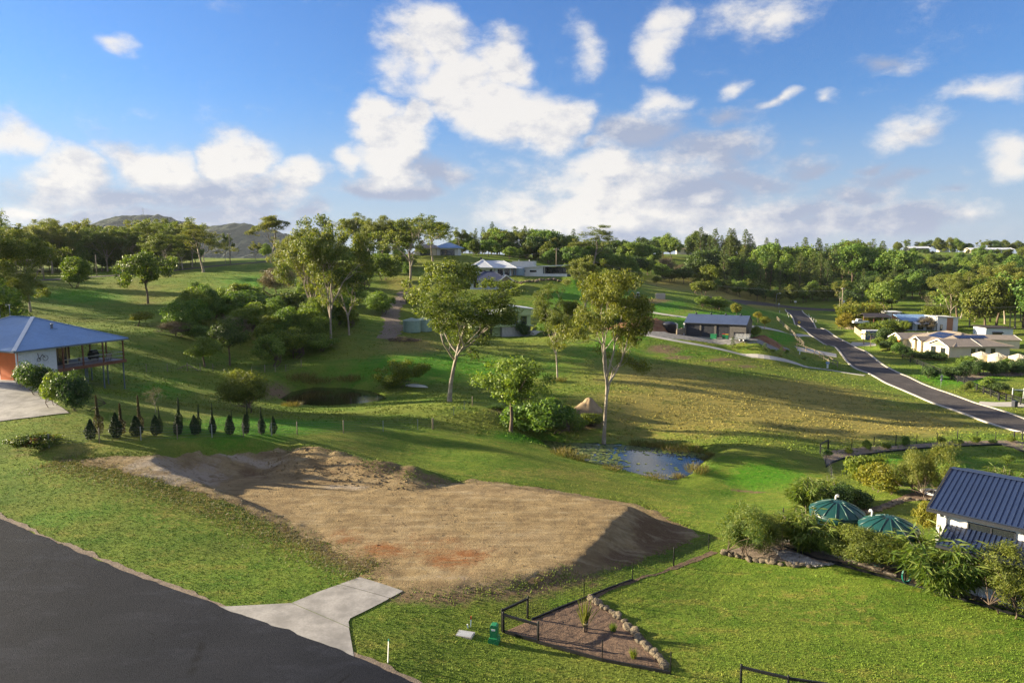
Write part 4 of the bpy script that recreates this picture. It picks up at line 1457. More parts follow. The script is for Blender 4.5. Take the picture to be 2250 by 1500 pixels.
# --- single trees one can point at
SINGLE = [
    # kind, u, v, vtop, label, Y, wpx, var
    ('gumdry', 988, 882, 598, 'tall spreading gum with forked grey trunk in front of the pale green house', None, 238, 0),
    ('gumdry', 1327, 972, 585, 'white trunked gum standing at the far edge of the lily pond', None, 185, 1),
    ('gumdry', 1225, 836, 622, 'slender olive gum with a tuft of grass at its foot on the open slope', None, 100, 2),
    ('dense', 1122, 948, 762, 'dense green tree with several pale trunks at the lily pond creek', None, 135, 0),
    ('gumheavy', 727, 757, 468, 'tallest gum of the creek thicket, long pale trunk', None, 178, 0),
    ('gumheavy', 694, 724, 500, 'leafy gum with dark trunk left of the tallest creek gum', None, 155, 1),
    ('gumfar', 767, 736, 560, 'thin trunked gum right of the tallest creek gum', None, 100, 0),
    ('gumopen', 900, 655, 470, 'large gum leaning left beside the dirt track', None, 150, 0),
    ('gumopen', 952, 575, 487, 'wind blown gum on the skyline left of the ridge house', 275, 70, 1),
    ('gumopen', 598, 572, 472, 'open crowned gum alone on the skyline at the end of the lane', 262, 80, 1),
    ('gum', 447, 598, 493, 'red trunked gum standing at the bend of the lane', None, 90, 2),
    ('gumdry', 375, 608, 512, 'leaning gum beside the grey lane', None, 85, 1),
    ('densebright', 325, 667, 542, 'lone bright gum on bare ground halfway up the left hillside', None, 100, 0),
    ('bushbright', 165, 632, 560, 'dense rounded tree below the lane at the power pole', None, 58, 1),
    ('gum', 118, 606, 476, 'tall dark topped gum above the forest at the left', 252, 80, 3),
    ('gumfar', 498, 572, 512, 'narrow young gum beside the single skyline pole', 270, 36, 1),
    ('gumheavy', 14, 712, 585, 'shadowed tree filling the left edge above the house roof', 128, 130, 0),
    ('bushdark', -30, 735, 600, 'dark tree at the left edge behind the house chimney', 112, 110, 1),
    ('bushbright', 985, 720, 543, 'big lush yellow green tree hiding the white roofed house', 186, 118, 0),
    ('gum', 1300, 605, 495, 'tall bare limbed gum on the skyline right of the modern white house', 300, 85, 2),
    ('gumheavy', 1285, 700, 560, 'bushy gum behind the white trunked pond gum', 178, 115, 1),
    ('bushbright', 1330, 690, 590, 'light green tree right of the bushy middle gum', 215, 70, 1),
    ('wispyolive', 540, 906, 798, 'thin wispy tree behind the cypress row near the dark pond', None, 88, 0),
    ('bushbright', 885, 852, 777, 'bright young tree on the bank of the dark pond beside the canoe', None, 85, 0),
    ('dense', 450, 806, 733, 'round headed tree standing in front of the creek thicket', None, 62, 1),
    ('densedark', 505, 803, 688, 'dark upright tree with straight black trunk in the creek thicket', None, 62, 0),
    ('denseyellow', 303, 717, 678, 'small round yellow tree on the left hillside', None, 46, 0),
    ('dense', 435, 652, 616, 'small round tree on the sunny upper slope', None, 30, 2),
    ('bare', 325, 960, 848, 'leafless sapling with white forked stem behind the cypress row', 66, 46, 0),
    ('greybush', 612, 650, 580, 'grey leaved tree on the upper slope left of the tall gums', None, 70, 0),
    ('bushdark', 470, 700, 640, 'dark rounded bush tree left of the creek thicket', None, 48, 0),
    ('bushdark', 545, 702, 635, 'broad dark bush tree on the slope above the creek', None, 100, 1),
    ('bushbright', 600, 775, 688, 'bright leafy tree in the middle of the creek thicket', 132, 70, 1),
    ('bushbright', 640, 800, 705, 'large pale green bush tree at the right of the creek thicket', 124, 95, 0),
    ('bushdark', 590, 832, 722, 'dark tree with drooping crown by the wire fence', 118, 75, 0),
    ('bushmid', 700, 805, 725, 'green bush tree beneath the tallest gum', 128, 75, 2),
    ('bushbright', 560, 720, 660, 'sunlit bush at the top of the creek thicket', 150, 60, 0),
    ('bushmid', 430, 770, 705, 'grey green bush at the left of the creek thicket', 128, 60, 1),
    ('greybush', 380, 752, 700, 'brown twiggy bush at the left end of the creek thicket', 128, 75, 0),
    ('greybush', 510, 745, 690, 'brown twiggy scrub in the creek bed', 135, 80, 0),
    ('scrub', 650, 735, 675, 'olive scrub on the creek bank below the upper slope', None, 70, 0),
    ('bushbright', 790, 645, 556, 'full green tree between the creek gums and the leaning gum', 205, 80, 0),
    ('bushbright', 845, 630, 560, 'lush tree left of the leaning gum', 225, 60, 1),
    ('bushmid', 840, 690, 632, 'bush at the bend of the dirt track', None, 62, 0),
    ('shrubdark', 806 + 95, 665, 640, 'dark shrub at the foot of the leaning gum', None, 22, 0),
    ('bushmid', 760, 700, 620, 'green tree behind the thin trunked gum', 180, 70, 1),
    ('shrub', 1190, 965, 868, 'large round shrub on the near bank of the lily pond', 84, 128, 0),
    ('shrub', 1250, 962, 900, 'green shrub drooping over the lily pads', 86, 60, 1),
    ('shrubbright', 1300, 960, 905, 'leafy shrub left of the white gum trunk', 88, 46, 0),
    ('shrub', 1150, 955, 905, 'low shrub left of the round pond shrub', 88, 50, 2),
    ('wispy', 1640, 1222, 1092, 'feathery grey green wattle at the near end of the rock bed', None, 145, 0),
    ('wispy', 1690, 1215, 1120, 'fine leaved wattle behind the rock bed', None, 100, 1),
    ('bamboo', 1770, 1202, 1112, 'bamboo clump between the rock bed and the first green tank', None, 130, 0),
    ('bamboo', 2072, 1296, 1160, 'big bright bamboo clump in front of the blue roofed house', None, 185, 1),
    ('bamboo', 1800, 1110, 1040, 'bamboo clump at the fence corner behind the green tanks', 52, 80, 0),
    ('shrub', 1825, 1222, 1172, 'small broad leaved shrub against the first tank', None, 46, 1),
    ('wispyolive', 1918, 1248, 1148, 'olive feathery bush in front of the second green tank', None, 130, 0),
    ('wispyolive', 2215, 1345, 1205, 'feathery bush at the right edge beside the house wall', None, 120, 1),
    ('wispy', 2270, 1330, 1225, 'feathery wattle cut by the right edge of the picture', None, 110, 0),
    ('bamboo', 1850, 1110, 1045, 'broad bamboo hedge behind the first green tank', 54, 100, 1),
    ('shrubdark', 1862, 1125, 1058, 'dark clipped shrub behind the first green tank', 52, 60, 0),
    ('shrubdark', 1905, 1118, 1068, 'dark shrub at the curved stone edge', 53, 62, 1),
    ('shrubbright', 1930, 1060, 992, 'grey green round bush in the rear garden', 64, 75, 0),
    ('shrubyellow', 1960, 1075, 1018, 'yellow green bush left of the feathery garden tree', 59, 85, 0),
    ('shrub', 2105, 1075, 1012, 'glossy shrub behind the white tree seat', 60, 75, 2),
    ('bamboo', 2235, 1070, 1018, 'bamboo clump behind the blue roof ridge', 57, 90, 1),
    ('shrubyellow', 2078, 1165, 1100, 'yellow shrub at the corner of the white house wall', 46, 42, 0),
    ('sapling', 2212, 1028, 995, 'single sapling on the rear lawn', None, 24, 0),
    ('scrub', 62, 985, 945, 'sprawling bush behind the red flowers', None, 70, 0),
    ('bushdark', 1660, 742, 711, 'dark clipped conifer at the right end of the grey shed', None, 22, 0),
    ('denseyellow', 1618, 700, 662, 'yellow sapling tree behind the shed roof', None, 22, 1),
    ('denseyellow', 1666, 708, 681, 'left one of two yellow saplings beside the shed', None, 20, 0),
    ('denseyellow', 1680, 722, 692, 'lower one of two yellow saplings beside the shed', None, 20, 1),
    ('youngpine', 1394, 687, 658, 'small dark pine beside the upper concrete drive', None, 16, 0),
    ('bushdark', 1546, 675, 645, 'dark bush in the paddock left of the cross road', None, 34, 0),
    ('bushdark', 1580, 680, 650, 'dark spreading bush beside the paddock drive', None, 44, 1),
    ('scrub', 1548, 650, 611, 'big straw coloured tree on the dry slope', None, 52, 1),
    ('densebright', 1443, 628, 604, 'small bright bush tree on the dry slope', None, 20, 0),
    ('giantbamboo', 1872, 705, 650, 'tall golden bamboo beside the transformer pole', 232, 52, 0),
    ('giantbamboo', 1920, 702, 652, 'tall golden bamboo right of the first clump', 236, 44, 0),
    ('bushbright', 1990, 735, 697, 'bright upright tree beside the blue container', 208, 30, 0),
    ('bushbright', 2055, 712, 670, 'light green tree behind the panelled house', 250, 48, 1),
    ('bare', 2050, 690, 645, 'dead pale branched tree behind the panelled house', 262, 26, 0),
    ('shrubdark', 1945, 742, 742 - 26, 'dark hedge shrub nearest the gate of the tan house', 195, 26, 0),
    ('dense', 2125, 820, 775, 'tree in the front bed of the tan house', None, 36, 0),
    ('greybush', 2040, 706, 690, 'brown bush beside the panelled house', 225, 34, 0),
    ('shrubbright', 1955, 722, 700, 'bright hedge in front of the dark carport', 212, 60, 0),
    ('shrubbright', 1920, 722, 704, 'bright shrub at the left end of the carport hedge', 214, 40, 1),
    ('shrubyellow', 1862, 704, 686, 'golden shrub left of the pale fence', 228, 40, 0),
    ('bushmid', 1205, 738, 695, 'green bush right of the block walled garage', None, 50, 0),
    ('shrubdark', 1150, 735, 706, 'dark climbing shrub at the corner of the green house', 161, 26, 0),
    ('bushbright', 1260, 742, 700, 'bright bush between the slender gum and the pond gum', 160, 50, 1),
    ('shrub', 1095, 935, 885, 'shrub on the creek bank left of the pale trunks', 90, 60, 0),
    ('shrubbright', 1222, 935, 885, 'sunlit shrub above the round pond shrub', 90, 60, 1),
    ('bushbright', 1560, 605, 572, 'bright crown at the left end of the pine forest', 350, 60, 0),
    ('bushmid', 1365, 715, 672, 'green bush above the red soil bank', 172, 60, 1),
    ('bushbright', 1390, 700, 668, 'bright sloping bush above the black tank', 180, 44, 0),
    ('palm', 1905, 752, 728, 'left one of two small palms at the gate', 196, 18, 0),
    ('palm', 1920, 754, 727, 'right one of two small palms at the gate', 192, 18, 1),
]
for k, u, v, vt, lab, Y, w, var in SINGLE:
    plant(k, u, v, vt, lab, Y, w, var)
# feathery garden tree: an open, tiered crown
plant('wispy', 2062, 1082, 968, 'tall feathery garden tree rising above the white tree seat', 57, 95, 1, name='tree', cat='tree')
plant('wispyolive', 2040, 1070, 985, 'lower feathery tree left of the tall garden tree', 58, 60, 0, name='tree', cat='tree')

# --- left hedge of the near house: three big dark clumps
for u, v, vt, w, kd, lab in ((85, 868, 790, 72, 'shrubdark', 'large dark hedge shrub nearest the orange wall'),
                             (125, 895, 808, 60, 'shrub', 'paler hedge shrub in the middle of the house hedge'),
                             (162, 902, 812, 66, 'shrubdark', 'dark hedge shrub at the lawn end of the house hedge'),
                             (60, 850, 800, 44, 'shrubdark', 'small hedge shrub beside the concrete apron')):
    plant(kd, u, v, vt, lab, None, w, 0)

# --- cypress row along the wire fence: dark spindles and their thin spired neighbours
CY = [(199, 966, 920, 21), (257, 962, 905, 23), (302, 959, 912, 23), (343, 957, 910, 20), (391, 955, 912, 18), (428, 955, 911, 18), (468, 954, 912, 14),
      (506, 955, 910, 18), (541, 954, 908, 14), (575, 954, 912, 15), (600, 954, 914, 14)]
for i, (u, v, vt, w) in enumerate(CY):
    plant('cypress', u, v, vt, 'dark pencil cypress, %s in the row behind the wire fence from the left' % ['first', 'second', 'third', 'fourth', 'fifth', 'sixth', 'seventh', 'eighth', 'ninth', 'tenth', 'last'][i],
          None, w, i, group='dark cypresses along the wire fence')
SPI = [(217, 955, 868, 18, 'spirebrown'), (267, 955, 886, 16, 'spirebrown'), (309, 954, 868, 15, 'spirebrown'), (353, 953, 892, 10, 'spire'), (394, 953, 873, 15, 'spire'),
       (436, 953, 888, 12, 'spire'), (468, 953, 884, 10, 'spire'), (510, 953, 902, 9, 'spire'), (542, 953, 878, 11, 'spire'), (573, 953, 893, 12, 'spire')]
for i, (u, v, vt, w, k) in enumerate(SPI):
    plant(k, u, v, vt, 'thin spired cypress beside the %s dark cypress from the left' % ['first', 'second', 'third', 'fourth', 'fifth', 'sixth', 'seventh', 'eighth', 'ninth', 'tenth'][i],
          None, w, i, group='spired cypresses along the wire fence')

# --- shrubs along the mulch strip of the right garden
STR = [(1817, 1003, 985), (1865, 998, 982), (1905, 990, 966), (1947, 986, 972), (1990, 978, 958), (2068, 972, 958), (2105, 975, 963), (2143, 974, 956), (2182, 974, 963), (2222, 972, 956)]
for i, (u, v, vt) in enumerate(STR):
    plant(('shrub', 'shrubbright')[i % 2], u, v, vt, 'small round shrub, %s from the left in the mulch strip of the rear garden' % ['first', 'second', 'third', 'fourth', 'fifth', 'sixth', 'seventh', 'eighth', 'ninth', 'tenth'][i],
          None, 19 if i % 2 == 0 else 16, i, group='young shrubs in the rear mulch strip')
# --- saplings on the slope below the shed
for i, (u, v, vt) in enumerate([(1365 + 245, 765, 741), (1680, 768, 753), (1716, 782, 762), (1729, 777, 767), (1730 + 38, 790, 784), (1642, 768, 760), (1700, 772, 766)]):
    plant('sapling' if i > 2 else 'youngpine', u, v, vt, 'young tree on the slope below the shed yard, %s from the left' % ['first', 'third', 'fifth', 'sixth', 'last', 'second', 'fourth'][i], None, 11, i, group='young trees below the shed yard')
# --- hedge of the tan house
for i, (u, v, vt, w) in enumerate([(1930, 760, 738, 24), (1950, 768, 744, 26), (1972, 778, 750, 28), (1990, 786, 757, 26), (1960, 765, 735, 24)]):
    plant('shrubdark' if i % 2 else 'shrub', u, v, vt, 'tall hedge shrub by the gate of the tan house, %s from the gate' % ['first', 'second', 'fourth', 'last', 'third'][i], None, w, i, group='hedge of the tan house')
for i, (u, v, vt, w) in enumerate([(2010, 786, 772, 26), (2032, 790, 774, 26), (2052, 790, 770, 30), (2070, 792, 771, 24)]):
    plant('shrubdark', u, v, vt, 'clipped shrub before the gable of the tan house, %s from the left' % ['first', 'second', 'third', 'last'][i], None, w, i, group='gable shrubs of the tan house')
for i in range(9):
    u = 2110 + i * 17
    plant('shrubdark' if i % 3 else 'dense', u, 822 + R_.randint(-4, 6), 786 + R_.randint(-3, 5), 'dark hedge shrub before the beige tanks, %s from the left' % ORD2[i], None, 26, i, group='hedge before the beige tanks')
for i, (u, v, vt, w, k) in enumerate([(2045, 832, 802, 32, 'shrubdark'), (2100, 832, 800, 40, 'shrubdark'), (2140, 822, 806, 20, 'shrubdark'), (2170, 858, 824, 28, 'shrub'),
                                      (2190, 862, 838, 40, 'shrubdark'), (2125, 860, 836, 20, 'wispyolive'), (2200, 818, 803, 26, 'shrubyellow'), (2215, 868, 855, 24, 'shrubbright'), (2238, 872, 860, 16, 'shrubbright'), (2230, 820, 806, 18, 'shrub')]):
    plant(k, u, v, vt, 'garden shrub along the black rail fence, %s' % ['left of the diamond sign', 'behind the diamond sign', 'at the foot of the bed tree', 'right of the small lawn', 'low and wide by the lawn', 'on the verge', 'straw coloured by the tanks', 'bright by the drive', 'bright by the white gate', 'green by the tanks'][i],
          None, w, i)

# --- woods: every tree a thing of its own
KIND_NOUN = {'gum': 'gum', 'gumfar': 'slender gum', 'gumheavy': 'leafy gum', 'gumdry': 'olive gum', 'gumopen': 'open crowned gum', 'pine': 'hoop pine', 'farround': 'round green tree', 'fardark': 'dark round tree',
             'farolive': 'olive tree crown', 'dense': 'green tree', 'densedark': 'dark tree', 'densebright': 'bright tree', 'scrub': 'scrubby bush', 'greybush': 'brown twiggy bush', 'bushmid': 'green bush', 'bushdark': 'dark bush', 'bushbright': 'bright bush'}
_u = ['first', 'second', 'third', 'fourth', 'fifth', 'sixth', 'seventh', 'eighth', 'ninth']
ORD = _u + ['tenth', 'eleventh', 'twelfth', 'thirteenth', 'fourteenth', 'fifteenth', 'sixteenth', 'seventeenth', 'eighteenth', 'nineteenth', 'twentieth'] + ['twenty-' + w for w in _u] + ['thirtieth'] + ['thirty-' + w for w in _u]


def wood(kinds, n, u0, u1, Y0, Y1, h0, h1, label, group, seed, wfac=None, skip=None):
    """a stand of single trees, each told apart by its kind and its place from the left"""
    r = random.Random(seed)
    place = label[label.index(' in ') if ' in ' in label and (' on ' not in label or label.index(' in ') < label.index(' on ')) else
                  label.index(' on ') if ' on ' in label else min(i for i in (label.find(' behind '), label.find(' at '), label.find(' along '), label.find(' right '), label.find(' just '), label.find(' beside ')) if i > 0):]
    cnt = {}
    for i in range(n):
        u = u0 + (u1 - u0) * (i + r.random()) / n
        Y = r.uniform(Y0, Y1)
        d = raydir(u, 620)
        x = d[0] / d[1] * Y
        if skip and skip(x, Y):
            continue
        k = r.choice(kinds)
        h = r.uniform(h0, h1)
        z = gz(x, Y)
        vt = proj(x, Y, z + h)[1]
        cnt[k] = cnt.get(k, 0) + 1
        plant(k, u, 0, vt, '%s %s from the left%s' % (ORD[cnt[k] - 1], KIND_NOUN[k], place), Y, None, r.randint(0, 5), r.random() * 6.28, group)


wood(['gum', 'gumfar', 'gumheavy', 'gumheavy'], 26, -60, 440, 246, 265, 13, 19, 'gum in the front row of the wood behind the lane', 'front gums behind the lane', 1)
wood(['gumfar', 'gumheavy', 'gumfar', 'gumdry'], 22, -60, 470, 268, 310, 15, 21, 'gum deep in the wood behind the lane', 'back gums behind the lane', 2)
wood(['farround', 'farolive', 'fardark', 'farround'], 40, -60, 440, 256, 290, 6, 12, 'understorey tree in the wood behind the lane', 'understorey behind the lane', 3)
wood(['farround', 'gumfar', 'farolive'], 8, 560, 720, 275, 320, 6, 10, 'tree on the skyline at the lane end', 'skyline trees at the end of the lane', 4)
wood(['gumheavy', 'gumopen', 'gumfar'], 9, 775, 905, 262, 300, 14, 19.5, 'tall gum on the skyline above the dirt track', 'skyline gums above the track', 5)
wood(['farround', 'fardark', 'dense'], 9, 740, 900, 240, 275, 6, 9, 'bushy tree on the rise above the dirt track', 'bushy trees above the track', 6)
wood(['gumfar', 'farround', 'gum', 'fardark', 'farolive', 'pine'], 26, 985, 1265, 300, 335, 8, 13, 'tree in the wood behind the hilltop houses', 'wood behind the hilltop houses', 7)
wood(['gumfar', 'pine', 'farround', 'pine'], 14, 1040, 1270, 335, 365, 13, 17, 'tree on the skyline behind the hilltop houses', 'skyline trees behind the hilltop houses', 8)
wood(['farround', 'fardark', 'farolive', 'gumfar'], 18, 1235, 1400, 290, 360, 8, 13, 'rounded tree right of the modern white house', 'trees right of the modern house', 9)
wood(['fardark', 'farround', 'farolive'], 16, 1290, 1480, 400, 470, 11, 16, 'tree on the far ridge above the dry slope', 'round trees on the far ridge', 10)
wood(['fardark', 'farround', 'scrub', 'greybush', 'fardark'], 13, 1370, 1560, 335, 375, 8, 12, 'bushy tree at the top of the dry slope', 'bushes at the top of the dry slope', 11)
wood(['pine', 'pine', 'pine', 'fardark', 'farround'], 22, 1525, 1830, 345, 375, 16, 24, 'hoop pine or tree in front of the forest above the cross road', 'front of the pine forest', 12)
wood(['pine', 'pine', 'pine', 'farround'], 24, 1530, 1990, 385, 425, 20, 27, 'tree in the forest above the cross road', 'middle of the pine forest', 13)
wood(['pine', 'pine', 'farolive'], 18, 1520, 1990, 430, 470, 16, 22, 'tree at the back of that forest', 'back of the pine forest', 14)
wood(['dense', 'fardark', 'scrub', 'farolive', 'farround'], 20, 1560, 1860, 328, 345, 6, 10, 'bushy tree along the lower pine forest edge', 'lower edge of the pine forest', 15)
wood(['farround', 'fardark', 'farolive', 'gumfar', 'pine'], 26, 1840, 2280, 300, 345, 11, 17, 'tree in the wood behind the panelled house', 'wood behind the panelled house', 16)
wood(['farround', 'farolive', 'fardark', 'pine', 'scrub'], 26, 1880, 2290, 360, 430, 10, 16, 'tree on the slope above the panelled house', 'wooded slope above the panelled house', 17)
wood(['farround', 'farolive', 'fardark', 'farround'], 24, 1930, 2290, 440, 520, 8, 12, 'tree on the upper slope below the ridge house', 'upper wooded slope', 18)
wood(['farround', 'farolive', 'fardark', 'densebright'], 18, 1990, 2290, 545, 585, 4, 7, 'small tree just below the ridge houses', 'trees below the ridge top houses', 19)
wood(['farround', 'farolive', 'fardark', 'gumfar'], 22, 1950, 2290, 610, 650, 9, 15, 'tree on the ridge behind the homestead', 'trees behind the ridge top houses', 20)
wood(['farolive', 'farround', 'gumheavy', 'gumdry'], 16, 2090, 2290, 228, 275, 16, 23, 'tree in the grove at the right edge', 'grove at the right edge', 21)
wood(['farolive', 'farround', 'gumfar'], 6, 1840, 1905, 425, 470, 20, 27, 'very tall olive tree behind the pine forest', 'tall olive trees behind the pines', 22)
wood(['farround', 'fardark'], 12, 1470, 1640, 520, 600, 5, 8, 'low tree beside the far ridge bungalow', 'low trees on the far ridge', 23, skip=lambda x, y: 1480 < proj(x, y, 25)[0] < 1530)
wood(['scrub', 'bushmid', 'bushbright', 'bushdark', 'bushbright', 'dense'], 34, 395, 770, 128, 165, 4, 9, 'scrubby tree in the creek thicket', 'scrub of the creek thicket', 24)
wood(['scrub', 'densebright', 'dense'], 9, 620, 760, 170, 215, 4, 7, 'bush on the slope behind the creek gums', 'bushes behind the creek gums', 25)
wood(['densedark', 'dense', 'scrub'], 7, 1860, 2010, 240, 262, 5, 9, 'bush behind the bamboo by the transformer pole', 'bushes behind the bamboo', 26)
wood(['farround', 'fardark', 'bushmid', 'bushbright', 'farolive'], 34, 975, 1275, 298, 345, 4, 7.5, 'bush in the undergrowth behind the hilltop houses', 'undergrowth behind the hilltop houses', 27)
wood(['bushmid', 'bushdark', 'scrub', 'bushbright'], 18, 1240, 1400, 262, 330, 3.5, 6, 'bush on the slope right of the modern house', 'bushes right of the modern house', 28)
wood(['bushmid', 'bushbright', 'scrub'], 14, 740, 915, 236, 268, 3, 5.5, 'bush on the rise behind the leaning gum', 'bushes behind the leaning gum', 29)
# tall gums standing left of the picture, whose long shadows cross the house and the hillside
r = random.Random(4)
SH = [(-92, 92, 20), (-98, 118, 22), (-112, 134, 22), (-122, 104, 23), (-106, 150, 18)]
SH += [(-0.80 * y - r.uniform(2, 40), y, r.uniform(20, 26)) for y in np.linspace(150, 240, 7)]
for i, (x, y, h) in enumerate(SH):
    z = gz(x, y)
    kk = ('gumheavy', 'gum', 'gumheavy', 'farolive')[i % 4]
    tr, cr, h0 = PROTO[kk][i % 2]
    r_ = thing('gum_tree', 'gum standing beyond the left edge of the picture', 'tree', (x, y, z), i * 1.7, 'gums left of the picture')
    r_.scale = (h / h0,) * 3
    link('trunk', tr, r_)
    link('crown', cr, r_)

# --- red flowering bush
rb = thing('flowering_bush', 'low sprawling bush with red flowers behind the wire fence', 'shrub', gp(88, 985), 0.3)
tr, cr, _ = bushy(811, 1.3, 1.6, 0.05, 'red', ncl=34, per=60, R=0.32, ln=0.14, wd=0.10, stems=3, gaps=0.6)
link('stems', tr, rb)
link('flowers', cr, rb)
_, cr2, _ = bushy(812, 1.2, 1.7, 0.03, 'gum', ncl=40, per=60, R=0.36, ln=0.15, wd=0.07, stems=1)
link('foliage', cr2, rb)

# --- reeds and lilies of the ponds
REED = [blades(s, 0.9, 0.7, 260, 0.03) for s in (901, 902)]
for i, (u, v, w, h, lab) in enumerate([(1480, 990, 1.6, 1.0, 'straw coloured reed bed at the far edge of the lily pond, left half'), (1525, 992, 1.6, 1.0, 'straw coloured reed bed at the far edge of the lily pond, right half'),
                                       (1440, 982, 1.0, .8, 'green sedge clump right of the white gum'), (1405, 978, 1.2, .8, 'sedge clump beside the white gum trunk'), (1532, 1038, 1.1, 1.1, 'brown reeds on the right shore of the lily pond'),
                                       (1549, 1012, .6, .8, 'small reed tuft on the dam bank'), (1560, 1003, .5, .7, 'reed tuft at the far end of the dam bank'), (1490, 1052, .6, .8, 'reed tuft at the near corner of the lily pond'),
                                       (1400, 1040, 1.2, .4, 'low brown reeds along the near shore'), (1440, 1050, 1.2, .4, 'low reeds at the middle of the near shore'), (1240, 1000, 1.3, .9, 'tall sedges on the left shore of the lily pond'),
                                       (1275, 1010, 1.0, .8, 'sedges over the lily pads on the left shore'), (1345, 1030, 1.0, .4, 'low reeds among the lily pads'),
                                       (800, 880, 1.5, .5, 'grassy tussock at the right end of the dark pond'), (640, 892, 1.3, .8, 'pale reed tuft at the near shore of the dark pond'), (770, 838, 2.0, 1.5, 'golden tussock on the far bank of the dark pond'),
                                       (660, 835, 2.2, 1.6, 'green sedge mass on the far bank of the dark pond'), (700, 840, 2.5, 1.2, 'brown reeds along the far bank of the dark pond'), (1228, 838, 1.2, .9, 'grass tuft at the foot of the slender gum')]):
    p = gp(u, v)
    r = thing('reed_clump', lab, 'reeds', p, i)
    r.scale = (w / 0.7, w / 0.7, h / 0.9)
    link('blades', REED[i % 2], r)
m_pad = leafmat('lily_pads', (0.10, 0.14, 0.03), (0.06, 0.10, 0.03), (0.17, 0.17, 0.06), 0.1, 0.6)
rs = np.random.RandomState(5)
PP = np.asarray(POND)
vs, fs = [], []
for k in range(5200):
    q = PP.min(0) + rs.rand(2) * (PP.max(0) - PP.min(0))
    d, ii = seg_dist(q[None], PP)
    if not ii[0] or d[0] < 0.3:
        continue
    uu, vv = proj(q[0], q[1], PONDZ)
    pr_ = np.clip((1390 - uu) / 90, 0, 1) * 0.95 + 0.9 * np.exp(-((d[0] - 1.0) / 1.2) ** 2) * (vv < 1005) + 0.03
    if rs.rand() > pr_ + 0.3 * pr_ * vnoise(q[None], 0.5, 3)[0]:
        continue
    rr = 0.11 + 0.16 * rs.rand()
    n0 = len(vs)
    a0 = rs.rand() * 6.28
    tilt = rs.normal() * 0.06
    for j in range(8):
        a = a0 + 5.9 * j / 7
        vs.append((q[0] + rr * math.cos(a), q[1] + rr * math.sin(a), PONDZ + 0.012 + abs(tilt * math.cos(a)) * rr * 2 + 0.01 * rs.rand()))
    fs.append(tuple(range(n0, n0 + 8)))
me = bpy.data.meshes.new('lily_pads')
me.from_pydata(vs, [], fs)
me.materials.append(m_pad)
tag(link('lily_pads', me), 'floating lily pads crowding the left end of the pond', kind='stuff')

# --- rough turf: short tufts over the near lawns, longer straw on the cut banks
m_tuft, gg, out = new_mat('turf_tufts')
b = gg.n('ShaderNodeBsdfPrincipled')
pos = gg.n('ShaderNodeNewGeometry').outputs['Position']
ta = gg.n('ShaderNodeAttribute', attribute_name='soil')
ts = gg.n('ShaderNodeSeparateColor')
gg.inp(ts.inputs[0], ta.outputs['Color'])
gc, _, _ = grass_colour(gg, pos, ts.outputs[0], ts.outputs[1], 0.0)
hv = gg.n('ShaderNodeHueSaturation')
gg.inp(hv.inputs['Color'], gc)
gg.inp(hv.inputs['Value'], gg.m('ADD', 0.75, gg.m('MULTIPLY', gg.n('ShaderNodeNewGeometry').outputs['Random Per Island'], 0.95)))
gg.inp(b.inputs['Base Color'], hv.outputs[0])
b.inputs['Roughness'].default_value = 0.7
b.inputs['Specular IOR Level'].default_value = 0.15
gg.nt.links.new(b.outputs[0], out.inputs[0])


def tufts(name, n, sampler, hgt, wd, mat, seed, label):
    rs = np.random.RandomState(seed)
    q = sampler(rs, n)
    n = len(q)
    z = hz(q[:, 0], q[:, 1])
    so = soil_at(q[:, 0], q[:, 1])
    Vs = []
    for k in range(3):
        a = rs.rand(n) * 6.283
        h = hgt * (0.5 + rs.rand(n))
        b0 = np.column_stack([q + rs.normal(size=(n, 2)) * wd * 0.6, z - 0.01])
        s = np.column_stack([np.cos(a), np.sin(a), np.zeros(n)]) * (wd * (0.6 + 0.7 * rs.rand(n)))[:, None]
        t = b0 + np.column_stack([rs.normal(size=(n, 2)) * hgt * 0.7, h])
        Vs.append(np.stack([b0 - s, b0 + s, t], 1))
    V_ = np.concatenate(Vs).reshape(-1, 3)
    m_ = len(V_) // 3
    me = fast_mesh(name, V_, np.arange(m_ * 3).reshape(m_, 3), mat)
    so3 = np.repeat(np.tile(so, (3, 1)), 3, axis=0)
    ca = me.color_attributes.new('soil', 'FLOAT_COLOR', 'POINT')
    ca.data.foreach_set('color', np.column_stack([so3, np.ones(len(so3))]).astype(np.float32).ravel())
    return tag(link(name, me), label, kind='stuff')


XOa = np.asarray(XO)
DPa = np.asarray(DP)
BEDS = [[gp(u, v)[:2] for u, v in [(1108, 1388), (1183, 1412), (1323, 1452), (1470, 1480), (1440, 1425), (1380, 1370), (1310, 1318), (1290, 1312)]],
        [gp(u, v)[:2] for u, v in [(1585, 1215), (1650, 1228), (1780, 1240), (1850, 1235), (2000, 1280), (2250, 1345), (2300, 1300), (2080, 1225), (1960, 1195), (1800, 1165), (1700, 1175)]]]


def lawn_pts(rs, n):
    Y = 27 + 60 * rs.rand(n) ** 1.5
    x = (rs.rand(n) * 2 - 1) * (Y * 0.86 + 4)
    q = np.column_stack([x, Y])
    d, i = seg_dist(q, DPa)
    k = ~(i & (d > 0.35))
    d, i = seg_dist(q, XOa)
    k &= ~(i | (d < 0.05))
    k &= ((q - e0) @ RN) > 0.08
    for bp_ in BEDS + [POND, LH]:
        d, i = seg_dist(q, bp_)
        k &= ~i
    k &= rs.rand(n) > soil_at(q[:, 0], q[:, 1])[:, 2] * 0.9
    return q[k]


tufts('lawn_grass', 240000, lawn_pts, 0.05, 0.018, m_tuft, 31, 'short mown grass of the near lawns and verge')


